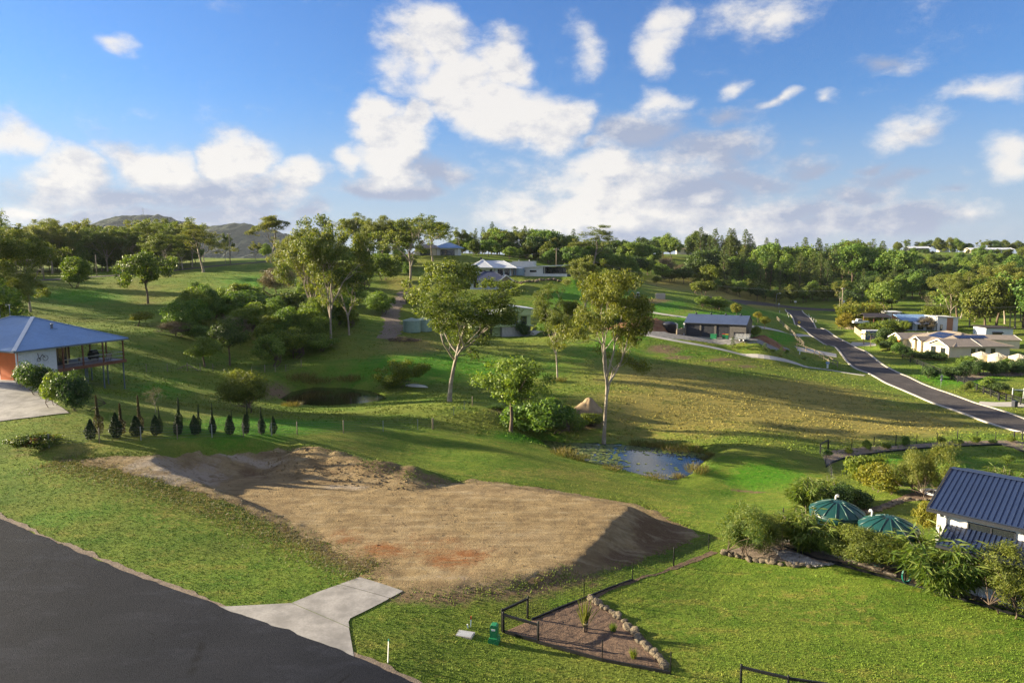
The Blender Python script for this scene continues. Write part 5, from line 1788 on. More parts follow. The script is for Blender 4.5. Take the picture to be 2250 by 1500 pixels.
def bank_pts(rs, n):
    A = [gp(u, v)[:2] for u, v in [(120, 1008), (250, 1030), (400, 1075), (560, 1140), (700, 1195), (830, 1250)]]
    A = np.asarray(A)
    k = rs.randint(0, len(A) - 1, n)
    t = rs.rand(n)[:, None]
    p = A[k] * (1 - t) + A[k + 1] * t
    return p + RN * (rs.normal(size=n) * 1.0 - 0.5)[:, None] + rs.normal(size=(n, 2)) * 0.3


tufts('dry_grass', 7000, bank_pts, 0.10, 0.020, LEAF['straw'], 32, 'dead straw grass along the cut bank above the verge')


def edge_pts(rs, n):
    A = np.concatenate([DPa, DPa[:1]])
    k = rs.randint(0, len(A) - 1, n)
    t = rs.rand(n)[:, None]
    p = A[k] * (1 - t) + A[k + 1] * t
    p = p + rs.normal(size=(n, 2)) * 0.5
    p = p[rs.rand(len(p)) < 0.5 + 0.5 * vnoise(p, 0.6, 3)]
    d, i = seg_dist(p, XOa)
    return p[~i]


tufts('edge_grass', 8000, edge_pts, 0.10, 0.025, m_tuft, 33, 'ragged grass growing along the edge of the bare earth')


def paddock_pts(rs, n):
    Y = 75 * np.exp(rs.rand(n) ** 0.8 * math.log(260 / 75))
    x = (rs.rand(n) * 2 - 1) * Y * 0.82
    q = np.column_stack([x, Y])
    k = np.ones(n, bool)
    for bp_ in [POND, POND2, LH, SY]:
        d, i = seg_dist(q, bp_)
        k &= ~i
    for ln_, w_ in ((cR, 4.2), (CRS, 5), (PA, 1.4), (PB, 1.1), (PC, 2.4), (PD, 2.6), (PE, 2.4), (LTR, 3.0)):
        d, _ = seg_dist(q, ln_, False)
        k &= d > w_
    for poly, *_r in PADS:
        d, i = seg_dist(q, poly)
        k &= ~i
    k &= vnoise(q, 0.35, 5) + 0.6 * vnoise(q, 1.1, 6) > -0.35
    return q[k]


tufts('paddock_grass', 90000, paddock_pts, 0.14, 0.075, m_tuft, 41, 'uneven paddock grass over the hillsides')
tufts('lawn_tussocks', 9000, lawn_pts, 0.08, 0.022, m_tuft, 42, 'coarser tufts standing up from the near lawns')

# clods and stones on the graded pad and its spoil heap
rs = np.random.RandomState(17)
lo, hi = DPa.min(0), DPa.max(0)
Q = lo + rs.rand(9000, 2) * (hi - lo)
d, i = seg_dist(Q, DPa)
ha, hb_ = at(655, 1022, 58)[:2], at(905, 1068, 55.2)[:2]
dm, _ = seg_dist(Q, [ha, hb_], False)
dl, il = seg_dist(Q, np.asarray(LOT))
keep = i & (d > 0.4) & (rs.rand(len(Q)) < np.where(dm < 3.2, 1.0, np.where(il, 0.16 + 0.2 * (vnoise(Q, 0.4, 2) > 0.2), 0.5)))
Q = np.concatenate([Q[keep], Q[keep & (dm < 3.2)] + rs.normal(size=(int((keep & (dm < 3.2)).sum()), 2)) * 0.3])
bv = np.array([(0, 0, 0.5), (0.5, 0, 0), (0, 0.5, 0), (-0.5, 0, 0), (0, -0.5, 0), (0, 0, -0.5)])
bf = np.array([(0, 1, 2), (0, 2, 3), (0, 3, 4), (0, 4, 1), (5, 2, 1), (5, 3, 2), (5, 4, 3), (5, 1, 4)])
n = len(Q)
dm2, _ = seg_dist(Q, [ha, hb_], False)
sz = (0.03 + 0.09 * rs.rand(n) ** 3) * np.where(dm2 < 3.2, 1.7, 1.0)
V_ = bv[None] * sz[:, None, None] * (0.7 + 0.7 * rs.rand(n, 6, 3))
an = rs.rand(n) * 6.283
Vx = V_[:, :, 0] * np.cos(an)[:, None] - V_[:, :, 1] * np.sin(an)[:, None] + Q[:, 0:1]
Vy = V_[:, :, 0] * np.sin(an)[:, None] + V_[:, :, 1] * np.cos(an)[:, None] + Q[:, 1:2]
Vz = V_[:, :, 2] + (hz(Q[:, 0], Q[:, 1]) + 0.05)[:, None] + sz[:, None] * 0.2
me = fast_mesh('clods', np.stack([Vx, Vy, Vz], 2).reshape(-1, 3), (bf[None] + (np.arange(n) * 6)[:, None, None]).reshape(-1, 3), M['dirt'])
tag(link('clods', me), 'clods and stones strewn over the graded earth', kind='stuff')

# ------------------------------------------------------------------ buildings
M['white'] = pm('white_render', (0.72, 0.70, 0.66), 0.7, 0.06, 0.5)
M['cream'] = pm('cream_render', (0.62, 0.54, 0.40), 0.8, 0.07, 0.5)
M['whiteclad'] = pm('white_cladding', (0.66, 0.67, 0.68), 0.6, 0.05, 0.5, wave=('DIAGONAL', 3.2, 0.02))
M['bluewhite'] = pm('pale_blue_wall', (0.52, 0.57, 0.62), 0.7, 0.06, 0.5)
M['orange'] = pm('orange_paint', (0.62, 0.13, 0.02), 0.6, 0.06, 1.0)
M['terracotta'] = pm('terracotta_panel', (0.46, 0.20, 0.10), 0.7, 0.08, 1.0)
M['greenwall'] = pm('pale_green_wall', (0.44, 0.52, 0.26), 0.75, 0.06, 0.6)
M['block'] = pm('grey_blockwork', (0.42, 0.41, 0.40), 0.9, 0.12, 2.0, bump=0.01)
M['blueroof'] = pm('blue_steel_roof', (0.016, 0.030, 0.080), 0.5, 0.10, 0.4, metal=0.0, spec=0.6)
M['slateroof'] = pm('grey_blue_steel_roof', (0.19, 0.30, 0.49), 0.45, 0.08, 0.3, wave=('X', 2.2, 0.02), spec=0.5)
M['shedroof'] = pm('dark_blue_shed_roof', (0.055, 0.078, 0.15), 0.5, 0.08, 0.3, wave=('X', 1.8, 0.03))
M['navyroof'] = pm('navy_roof', (0.055, 0.065, 0.115), 0.5, 0.10, 0.4, wave=('X', 1.6, 0.03))
M['whiteroof'] = pm('white_steel_roof', (0.60, 0.62, 0.66), 0.45, 0.06, 0.3, wave=('X', 1.6, 0.03))
M['tanroof'] = pm('tan_tile_roof', (0.30, 0.245, 0.195), 0.7, 0.10, 0.8, wave=('Y', 2.4, 0.03))
M['darkroof'] = pm('dark_roof', (0.050, 0.040, 0.040), 0.6, 0.15, 0.6)
M['charcoal'] = pm('charcoal_cladding', (0.070, 0.062, 0.058), 0.6, 0.10, 0.6, wave=('X', 2.6, 0.03))
M['door'] = pm('roller_door_slats', (0.040, 0.040, 0.047), 0.45, 0.10, 0.5, wave=('Z', 2.6, 0.03), spec=0.5)
M['trim'] = pm('white_trim', (0.74, 0.73, 0.71), 0.5, 0.04, 1.0)
M['darktrim'] = pm('dark_trim', (0.030, 0.032, 0.040), 0.5, 0.1, 1.0)
M['timber'] = pm('red_brown_timber', (0.155, 0.060, 0.032), 0.65, 0.25, 3.0)
M['greytimber'] = pm('weathered_timber', (0.26, 0.21, 0.155), 0.85, 0.25, 2.0)
M['paletimber'] = pm('pale_paling_timber', (0.40, 0.31, 0.20), 0.85, 0.2, 2.0)
M['blackpaint'] = pm('black_painted_timber', (0.012, 0.012, 0.014), 0.55, 0.3, 3.0, spec=0.35)
M['steel'] = pm('galvanised_steel', (0.40, 0.41, 0.43), 0.4, 0.1, 2.0, metal=0.6)
M['bluesteel'] = pm('blue_grey_post', (0.11, 0.14, 0.17), 0.5, 0.1, 2.0)
M['glass'] = pm('dark_window_glass', (0.020, 0.024, 0.028), 0.08, 0.2, 0.6, spec=0.9)
M['solar'] = pm('solar_cell', (0.020, 0.026, 0.060), 0.15, 0.2, 1.0, spec=0.8)
M['deckwood'] = pm('deck_boards', (0.30, 0.24, 0.24), 0.6, 0.12, 2.0)
M['yellowwall'] = pm('ochre_wall', (0.42, 0.32, 0.12), 0.75, 0.08, 1.0)
M['stone'] = pm('rough_stone', (0.22, 0.175, 0.115), 0.95, 0.0, 3.0, col2=(0.09, 0.072, 0.052), bump=0.05, bscale=6)


def add_window(parent, face, a0, a1, z0, z1, at_, name='window', frame='darktrim', pane='glass', t=0.06):
    """window on a wall face: 'y' faces the camera (a along x, at_ = y), 'x-'/'x+' faces sideways (a along y)"""
    fr = MB()
    e = 0.07
    def bx(mb, a_, b_, c_, d_, p0, p1):
        if face == 'y':
            mb.box(a_, b_, at_ - p1, at_ - p0, c_, d_)
        elif face == 'x-':
            mb.box(at_ - p1, at_ - p0, a_, b_, c_, d_)
        else:
            mb.box(at_ + p0, at_ + p1, a_, b_, c_, d_)
    bx(fr, a0, a0 + e, z0, z1, 0.002, t)
    bx(fr, a1 - e, a1, z0, z1, 0.002, t)
    bx(fr, a0 + e, a1 - e, z0, z0 + e, 0.002, t)
    bx(fr, a0 + e, a1 - e, z1 - e, z1, 0.002, t)
    if a1 - a0 > 1.4:
        mid = (a0 + a1) / 2
        bx(fr, mid - e / 2, mid + e / 2, z0 + e, z1 - e, 0.004, t - 0.01)
    w = fr.build(name, M[frame], parent)
    pn = MB()
    bx(pn, a0 + e, a1 - e, z0 + e, z1 - e, 0.003, 0.02)
    pn.build('pane', M[pane], w)
    return w


def hip_roof(parent, x0, x1, y0, y1, z, rise, mat, th=0.16, name='roof'):
    """hip roof on a rectangle, eaves at z"""
    w, d = x1 - x0, y1 - y0
    mb = MB()
    if w >= d:
        h = d / 2
        r0, r1 = (x0 + h, (y0 + y1) / 2, z + rise), (x1 - h, (y0 + y1) / 2, z + rise)
    else:
        h = w / 2
        r0, r1 = ((x0 + x1) / 2, y0 + h, z + rise), ((x0 + x1) / 2, y1 - h, z + rise)
    c = [(x0, y0, z), (x1, y0, z), (x1, y1, z), (x0, y1, z)]
    b_ = [(x0, y0, z - th), (x1, y0, z - th), (x1, y1, z - th), (x0, y1, z - th)]
    vs = c + [r0, r1] + b_
    if w >= d:
        fs = [(0, 1, 5, 4), (1, 2, 5), (2, 3, 4, 5), (3, 0, 4)]
    else:
        fs = [(0, 1, 4), (1, 2, 5, 4), (2, 3, 5), (3, 0, 4, 5)]
    fs += [(0, 6, 7, 1), (1, 7, 8, 2), (2, 8, 9, 3), (3, 9, 6, 0), (9, 8, 7, 6)]
    mb.add(vs, fs)
    o = mb.build(name, mat, parent)
    caps = MB()
    ends = [(c[0], r0), (c[3], r0 if w >= d else r1), (c[1], r1 if w >= d else r0), (c[2], r1), (r0, r1)]
    for a, b in ends:
        if (Vector(a) - Vector(b)).length > 0.2:
            caps.bar(Vector(a) + Vector((0, 0, 0.03)), Vector(b) + Vector((0, 0, 0.03)), 0.28, 0.06)
    caps.build('ridge_cap', mat, o)
    return o


def gable_roof(parent, x0, x1, y0, y1, z, rise, mat, ridge='x', th=0.14, name='roof', fascia='trim'):
    mb = MB()
    if ridge == 'x':
        ym = (y0 + y1) / 2
        mb.slab([(x0, y0, z), (x1, y0, z), (x1, ym, z + rise), (x0, ym, z + rise)], th)
        mb.slab([(x0, ym, z + rise), (x1, ym, z + rise), (x1, y1, z), (x0, y1, z)], th)
    else:
        xm = (x0 + x1) / 2
        mb.slab([(x0, y0, z), (x0, y1, z), (xm, y1, z + rise), (xm, y0, z + rise)], th)
        mb.slab([(xm, y0, z + rise), (xm, y1, z + rise), (x1, y1, z), (x1, y0, z)], th)
    o = mb.build(name, mat, parent)
    fb = MB()
    if ridge == 'x':
        for x in (x0 - 0.03, x1 + 0.03):
            fb = MB()
            fb.bar((x, y0, z - 0.06), (x, ym, z + rise - 0.06), 0.05, 0.22)
            fb.bar((x, y1, z - 0.06), (x, ym, z + rise - 0.06), 0.05, 0.22)
            fb.build('bargeboard', M[fascia], o)
    else:
        for y in (y0 - 0.03, y1 + 0.03):
            fb = MB()
            fb.bar((x0, y, z - 0.06), (xm, y, z + rise - 0.06), 0.05, 0.22)
            fb.bar((x1, y, z - 0.06), (xm, y, z + rise - 0.06), 0.05, 0.22)
            fb.build('bargeboard', M[fascia], o)
    return o


def walls(parent, x0, x1, y0, y1, z0, z1, mat, name='wall', gable=None, rise=0):
    mb = MB()
    if gable is None:
        mb.box(x0, x1, y0, y1, z0, z1)
    elif gable == 'x':
        ym = (y0 + y1) / 2
        mb.prism([(y0, z0), (y1, z0), (y1, z1), (ym, z1 + rise), (y0, z1)], 'x', x0, x1)
    else:
        xm = (x0 + x1) / 2
        mb.prism([(x0, z0), (x1, z0), (x1, z1), (xm, z1 + rise), (x0, z1)], 'y', y0, y1)
    return mb.build(name, mat, parent)


def hut(key, name, label, cat):
    p, rz = HUTS[key]
    return thing(name, label, cat, p, rz)


# ---- dark three-door shed
h = hut('shed', 'shed', 'charcoal farm shed with three roller doors and blue roof', 'shed')
w = MB()
doors = [(0.45, 3.35), (3.75, 6.65), (7.05, 9.95)]
xs = [0.0] + [q for d in doors for q in d] + [13.5]
for i in range(0, len(xs), 2):
    w.box(xs[i], xs[i + 1], 0, 0.18, 0, 3.1)
for a, b in doors:
    w.box(a, b, 0, 0.18, 2.65, 3.1)
w.box(0, 0.18, 0.18, 8.5, 0, 3.1).box(13.32, 13.5, 0.18, 8.5, 0, 3.1).box(0.18, 13.32, 8.32, 8.5, 0, 3.1)
w.prism([(0.0, 3.1), (8.5, 3.1), (4.25, 4.7)], 'x', 0.0, 0.18).prism([(0.0, 3.1), (8.5, 3.1), (4.25, 4.7)], 'x', 13.32, 13.5)
w.build('wall', M['charcoal'], h)
for a, b in doors:
    MB().box(a, b, 0.14, 0.20, 0.02, 2.65).build('roller_door', M['door'], h)
ro = MB().slab([(-0.15, -0.2, 3.12), (13.65, -0.2, 3.12), (13.65, 4.25, 4.86), (-0.15, 4.25, 4.86)], 0.08).slab(
    [(-0.15, 4.25, 4.86), (13.65, 4.25, 4.86), (13.65, 8.7, 3.12), (-0.15, 8.7, 3.12)], 0.08).build('roof', M['shedroof'], h)
for x in (1.6, 5.0, 8.3, 11.6):
    MB().lathe([(0.16, 4.8), (0.16, 5.0), (0.26, 5.02), (0.22, 5.2), (0.02, 5.24)], 10, x, 4.25).build('roof_vent', M['darktrim'], ro)
MB().box(-0.2, 13.7, -0.32, -0.2, 2.98, 3.12).build('gutter', M['darktrim'], h)
MB().bar((-0.1, -0.1, 0.0), (-0.1, -0.1, 2.9), 0.14).box(-0.3, 0.1, -0.35, 0.0, 2.7, 3.0).build('downpipe', M['trim'], h)
add_window(h, 'y', 10.9, 12.9, 0.1, 1.45, 0, 'side_door', pane='door')

# ---- near house on the left: orange garage wall, white cladding, hipped steel roof, high deck
a0 = at(30, 772, 75)
e1 = np.array((5.15, 13.4)) / math.hypot(5.15, 13.4)
FZ = a0[2] - 2.75
lh = thing('house', 'house with blue grey hipped roof, orange wall and high timber deck', 'house', (a0[0], a0[1], FZ), math.atan2(e1[1], e1[0]))
WD = 18.4
walls(lh, 0.6, 0.78, 0.6, 3.6, -1.2, 2.68, M['orange'], 'orange_wall')
walls(lh, 0.66, 0.80, 3.6, 17.8, -1.2, 2.68, M['whiteclad'], 'front_wall')
g_ = MB()
for k in range(9):
    g_.box(0.56, 0.64, 3.75, 8.6, k * 0.27, k * 0.27 + 0.255)
g_.build('garage_door', M['darktrim'], lh)
sw = MB()
for k in range(22):                       # board cladding along the deck side
    x = 0.80 + k * 0.2
    sw.box(x, x + 0.185, 0.6, 0.70, -1.2, 2.68)
sw.box(0.8, 5.2, 0.70, 0.8, -1.2, 2.68)
sw.build('cladding', M['whiteclad'], lh)
MB().box(0.5, 0.62, 0.5, 0.62, -0.3, 2.68).build('corner_trim', M['trim'], lh)
walls(lh, 5.2, 8.2, 3.0, 3.15, 0, 2.68, M['yellowwall'], 'recess_wall')
walls(lh, 5.1, 5.2, 0.8, 3.15, 0, 2.68, M['yellowwall'], 'recess_side')
walls(lh, 8.2, 8.35, 3.0, 9.0, 0, 2.68, M['yellowwall'], 'end_wall')
add_window(lh, 'y', 6.0, 8.1, 0.05, 2.3, 3.0, 'sliding_door')
add_window(lh, 'x+', 3.4, 6.6, 0.05, 2.3, 8.35, 'sliding_door')
walls(lh, 0.8, 8.2, 9.0, 17.8, 0, 2.68, M['white'], 'rear_wall')
dk = MB()
for k in range(44):
    y = 0.3 + k * 0.142
    dk.box(5.2, 14.0, y, y + 0.13, -0.05, 0.0)
dk.build('deck_boards', M['deckwood'], lh)
bmz = MB()
bmz.box(5.0, 14.1, 0.15, 0.28, -0.36, 0.02).box(13.96, 14.1, 0.28, 6.6, -0.36, 0.02).box(5.0, 14.0, 6.55, 6.68, -0.36, -0.06)
for x in (6.5, 8.5, 10.5, 12.5):
    bmz.box(x, x + 0.12, 0.28, 6.55, -0.30, -0.06)
bmz.build('deck_beam', M['timber'], lh)
for (x, y) in ((5.8, 0.35), (8.3, 0.35), (11.0, 0.35), (13.85, 0.35), (13.85, 3.4), (13.85, 6.4), (10.9, 6.4)):
    MB().box(x - 0.07, x + 0.07, y - 0.07, y + 0.07, 0, 2.6).build('deck_post', M['timber'], lh)
for (x, y) in ((8.6, 0.5), (11.0, 0.5), (13.85, 0.5), (8.6, 3.4), (11.0, 3.4), (13.85, 3.4), (8.6, 6.4), (11.0, 6.4), (13.85, 6.4)):
    MB().box(x - 0.06, x + 0.06, y - 0.06, y + 0.06, -4.6, -0.36).build('stilt', M['bluesteel'], lh)
for z in (0.5, 0.98):
    MB().bar((5.8, 0.35, z), (13.85, 0.35, z), 0.05, 0.05).bar((13.85, 0.35, z), (13.85, 6.4, z), 0.05, 0.05).build('handrail', M['steel'], lh)
rf = hip_roof(lh, 0, 14.4, 0, WD, 2.75, 3.05, M['slateroof'])
for a_, b_ in (((0, 0, 2.8), (7.2, 7.2, 5.86)), ((0, WD, 2.8), (7.2, WD - 7.2, 5.86))):
    MB().bar(a_, b_, 0.42, 0.07).build('hip_flashing', M['trim'], rf)
MB().lathe([(0.14, 3.6), (0.14, 4.95), (0.24, 4.97), (0.24, 5.12), (0.02, 5.2)], 12, 7.4, 4.2).build('flue', M['steel'], rf)
MB().box(7.0, 7.8, 3.8, 4.6, 4.38, 4.50).build('flue_flashing', M['slateroof'], rf)
MB().tube([(7.3, 11.5, 5.8), (7.3, 11.5, 7.3)], 0.035, 6).bar((7.3, 11.2, 7.25), (7.3, 12.3, 7.25), 0.04).build('antenna', M['steel'], rf)
MB().lathe([(0.2, 5.6), (0.2, 6.6), (0.28, 6.62), (0.02, 6.75)], 12, 7.2, 13.6).build('roof_vent', M['trim'], rf)
gut = MB().box(-0.02, 14.42, -0.14, -0.002, 2.56, 2.72).box(-0.14, -0.002, -0.14, WD, 2.56, 2.72)
gut.build('gutter', M['bluesteel'], lh)
# things on the deck
def on_house(x, y, z):
    c, s = e1[0], e1[1]
    return (a0[0] + c * x - s * y, a0[1] + s * x + c * y, FZ + z)


LRZ = math.atan2(e1[1], e1[0])
t = thing('outdoor_table', 'round outdoor table on the high deck', 'table', on_house(12.2, 2.4, 0), LRZ)
MB().lathe([(0.62, 0.70), (0.64, 0.72), (0.62, 0.75)], 20).build('tabletop', M['greytimber'], t)
for a in range(4):
    MB().bar((0.45 * math.cos(a * 1.57), 0.45 * math.sin(a * 1.57), 0), (0.3 * math.cos(a * 1.57), 0.3 * math.sin(a * 1.57), 0.7), 0.05).build('leg', M['darktrim'], t)


def deck_chair(x, y, rz, lab):
    t = thing('deck_chair', lab, 'chair', on_house(x, y, 0), LRZ + rz)
    MB().box(-0.26, 0.26, -0.25, 0.25, 0.40, 0.45).build('seat', M['greytimber'], t)
    MB().bar((-0.26, 0.25, 0.66), (0.26, 0.25, 0.66), 0.06, 0.42).build('backrest', M['greytimber'], t)
    for sx in (-0.23, 0.23):
        for sy in (-0.22, 0.22):
            MB().bar((sx, sy, 0), (sx, sy, 0.4), 0.04).build('leg', M['darktrim'], t)


deck_chair(13.2, 2.2, -1.5, 'outdoor chair at the outer end of the deck')
deck_chair(12.3, 1.3, 3.1, 'outdoor chair between the round table and the handrail')
deck_chair(9.0, 1.6, 1.4, 'outdoor chair beside the sliding door on the deck')
t = thing('barbecue', 'black hooded barbecue on the deck', 'barbecue', on_house(12.6, 4.2, 0), LRZ)
MB().box(-0.6, 0.6, -0.28, 0.28, 0.12, 0.85).build('cabinet', M['blackpaint'], t)
MB().prism([(-0.3, 0.85), (0.3, 0.85), (0.3, 1.0), (0.12, 1.2), (-0.15, 1.2), (-0.3, 1.02)], 'x', -0.45, 0.45).build('hood', M['blackpaint'], t)
MB().bar((-0.35, -0.34, 1.0), (0.35, -0.34, 1.0), 0.03).build('handle', M['steel'], t)
for sx in (-0.5, 0.5):
    MB().lathe([(0.08, 0.0), (0.08, 0.12)], 10, sx, 0).build('wheel', M['blackpaint'], t)
t = thing('wall_ornament', 'bicycle shaped metal ornament on the white cladding', 'ornament', on_house(3.4, 0.52, 1.2), LRZ)
rg = MB()
for cx, rr in ((-0.35, 0.2), (0.42, 0.3)):
    rg.tube([(cx + rr * math.cos(a / 14 * 6.283), 0, rr * math.sin(a / 14 * 6.283) + rr) for a in range(15)], 0.025, 5, False)
rg.build('ring', M['blackpaint'], t)
MB().bar((-0.35, 0, 0.2), (0.1, 0, 0.75), 0.04).bar((0.1, 0, 0.75), (0.42, 0, 0.3), 0.04).bar((-0.45, 0, 0.95), (-0.3, 0, 0.3), 0.04).build('bar', M['blackpaint'], t)
t = thing('pot_plant', 'potted plant against the white cladding by the orange wall', 'plant', on_house(1.4, 0.0, -0.1), 0)
MB().lathe([(0.18, 0), (0.26, 0.4), (0.28, 0.42), (0.24, 0.4)], 14).build('pot', M['bluesteel'], t)
link('leaves', blades(77, 1.0, 0.2, 90, 0.05, 'mid'), t).location = (0, 0, 0.38)
t = thing('garden_bench', 'timber garden bench by the orange wall', 'bench', on_house(2.2, -0.2, -0.1), LRZ)
for k in range(3):
    MB().box(-0.7, 0.7, -0.25 + k * 0.16, -0.11 + k * 0.16, 0.42, 0.46).build('slat', M['timber'], t)
for sx in (-0.62, 0.62):
    MB().box(sx - 0.04, sx + 0.04, -0.22, 0.2, 0, 0.42).build('leg', M['timber'], t)

# ---- near house on the right: ribbed dark blue roof, white walls, lean-to
EZ = 3.5
RX, RY = 24.8, 39.2
RH = math.radians(-44)
RG = min(gz(RX, RY), gz(RX + 3, RY - 3)) - 0.02
rh = thing('house', 'white walled house with ribbed dark blue steel roof at the right edge', 'house', (RX, RY, 0), RH)


def ribbed(parent, x0, x1, y0, z0, y1, z1, mat, pitch=0.28, name='roof'):
    """steel sheet with raised ribs running up the slope"""
    mb = MB()
    d = Vector((0, y1 - y0, z1 - z0)).normalized()
    up = Vector((0, -d.z, d.y))
    if up.z < 0:
        up = -up
    mb.slab([(x0, y0, z0), (x1, y0, z0), (x1, y1, z1), (x0, y1, z1)], 0.05)
    o = mb.build(name, mat, parent)
    n = int((x1 - x0) / pitch)
    r0 = None
    for i in range(n + 1):
        x = x0 + 0.04 + i * pitch
        if x > x1 - 0.03:
            break
        if r0 is None:
            a, b = Vector((0, y0, z0)), Vector((0, y1, z1))
            vs = []
            for p in (a, b):
                vs += [p + Vector((-0.032, 0, 0)) + up * -0.002, p + Vector((-0.018, 0, 0)) + up * 0.035, p + Vector((0.018, 0, 0)) + up * 0.035, p + Vector((0.032, 0, 0)) + up * -0.002]
            r0 = MB().add(vs, [(0, 1, 5, 4), (1, 2, 6, 5), (2, 3, 7, 6), (0, 3, 2, 1), (4, 5, 6, 7)]).mesh('rib', mat)
        rb_ = link('rib', r0, o)
        rb_.location = (x, 0, 0)
    return o


rr_ = ribbed(rh, 0, 16, 0, EZ, 5.5, 4.68, M['blueroof'])
MB().bar((0, 5.5, 4.72), (16, 5.5, 4.72), 0.36, 0.06).build('ridge_cap', M['blueroof'], rr_)
MB().slab([(0, 5.5, 4.68), (16, 5.5, 4.68), (16, 10.8, 3.5), (0, 10.8, 3.5)], 0.05).build('rear_roof', M['blueroof'], rh)
MB().bar((-0.06, 0, EZ - 0.06), (-0.06, 5.5, 4.62), 0.08, 0.26).build('bargeboard', M['darktrim'], rh)
MB().box(-0.1, 16, -0.16, -0.01, EZ - 0.22, EZ - 0.06).build('gutter', M['darktrim'], rh)
MB().box(0.35, 15.8, 0.5, 0.68, RG - 0.4, EZ - 0.05).build('wall', M['white'], rh)
MB().box(0.35, 0.53, 0.68, 10, RG - 0.4, EZ - 0.05).build('end_wall', M['white'], rh)
MB().prism([(0.55, EZ - 0.05), (10.0, EZ - 0.05), (5.5, 4.55)], 'x', 0.36, 0.52).build('gable_wall', M['white'], rh)
for x in (1.9, 5.8):
    add_window(rh, 'y', x, x + 2.3, 2.0, 3.0, 0.5, 'window')
for x in (0.75, 4.7, 8.6):
    MB().tube([(x + 0.1, -0.05, EZ - 0.2), (x + 0.1, 0.15, EZ - 0.42), (x + 0.1, 0.44, EZ - 0.5), (x + 0.1, 0.44, 2.6)], 0.05, 8).build('downpipe', M['trim'], rh)
    MB().lathe([(0.11, EZ - 0.5), (0.11, EZ - 0.36), (0.13, EZ - 0.35), (0.13, EZ - 0.31), (0.02, EZ - 0.3)], 14, x - 0.12, 0.36).build('wall_lamp', M['steel'], rh)
ll = ribbed(rh, 0.85, 15, -1.75, 2.0, 0.49, 2.58, M['blueroof'], 0.24, 'lean_to_roof')
MB().box(0.85, 15, -1.88, -1.755, 1.87, 2.01).build('lean_to_gutter', M['darktrim'], ll)
MB().box(1.9, 15, -1.0, -0.85, RG - 0.5, 1.98).build('lean_to_wall', M['whiteclad'], rh)
MB().box(1.9, 2.05, -0.85, 0.5, RG - 0.5, 1.98).build('lean_to_end_wall', M['whiteclad'], rh)
MB().box(2.7, 3.5, -1.05, -1.002, 0.0, 1.85).build('door', M['timber'], rh)
add_window(rh, 'y', 4.2, 5.6, 0.8, 1.7, -1.0, 'window')

# ---- pale green two-level house
h = hut('green', 'house', 'pale green two level house half hidden behind the spreading gum', 'house')
blk = MB()
for r in range(12):
    for c in range(18):
        x0 = -7.0 + c * 0.40 + (0.2 if r % 2 else 0)
        blk.box(x0, min(x0 + 0.385, 0.0), 0.0, 0.2, r * 0.2, r * 0.2 + 0.188)
blk.box(-7, 0, 0.03, 0.3, 0, 2.4)
tag(blk.build('block_wall', M['block'], h), kind='stuff')
walls(h, -7, 0, 0.3, 8, 0, 2.4, M['block'], 'lower_wall')
walls(h, -14.5, -7.05, 1.5, 10, -0.5, 2.45, M['greenwall'], 'garage_wall')
walls(h, -14.5, 0.6, 1.6, 10, 2.55, 5.0, M['greenwall'], 'upper_wall')
MB().box(-14.5, 0.8, -0.4, 10, 2.42, 2.56).build('floor_slab', M['greenwall'], h)
MB().prism([(-5.5, 5.0), (1.6, 5.0), (1.6, 6.3), (-5.5, 7.3)], 'y', 0.6, 9.8).build('gable_wall', M['greenwall'], h)
MB().slab([(-5.9, 0.2, 7.45), (2.0, 0.2, 6.4), (2.0, 10.2, 6.4), (-5.9, 10.2, 7.45)], 0.16).build('roof', M['whiteroof'], h)
MB().slab([(-15, 0.0, 5.05), (-5.4, 0.0, 5.05), (-5.4, 10.2, 6.6), (-15, 10.2, 6.6)], 0.16).build('lower_roof', M['whiteroof'], h)
MB().prism([(-5.6, 5.0), (-2.0, 5.35), (-5.6, 6.2)], 'y', 0.3, 0.5).build('gable_trim', M['greenwall'], h)
for i, (x0, x1) in enumerate(((-6.6, -5.4), (-3.9, -2.6), (-1.9, -0.4), (-10.5, -8.6), (-13.6, -12.4))):
    add_window(h, 'y', x0, x1, 2.65, 4.65, 1.6, 'window', 'trim' if i == 1 else 'darktrim')
rl = MB()
for k in range(19):
    rl.box(-6.5 + k * 0.28, -6.47 + k * 0.28, -0.36, -0.33, 2.56, 3.5)
rl.bar((-6.5, -0.35, 3.52), (-1.4, -0.35, 3.52), 0.06)
rl.build('balcony_rail', M['darktrim'], h)
add_window(h, 'y', -12.5, -9.0, 0.0, 2.2, 1.5, 'garage_door', pane='door')
MB().box(0.1, 5.0, 1.0, 1.2, -0.3, 1.2).build('garden_wall', M['white'], h)
for i, (u, v) in enumerate(((905, 728), (930, 726))):
    p = gp(u, v)
    t = thing('water_tank', ('left one' if i == 0 else 'right one') + ' of two pale green water tanks beside the green house', 'water tank', p, 0)
    pr = [(1.9, -0.2)]
    for k in range(14):
        pr += [(1.9, k * 0.17), (1.94, k * 0.17 + 0.085)]
    MB().lathe(pr + [(1.9, 2.4)], 24).build('wall', pm('green_tank_%d' % i, (0.20, 0.29, 0.24), 0.5, 0.08), t)
    MB().lathe([(1.98, 2.38), (1.98, 2.46), (0.3, 2.95), (0.28, 3.02), (0.02, 3.04)], 24).build('roof', pm('green_tank_roof_%d' % i, (0.26, 0.34, 0.29), 0.5, 0.08), t)

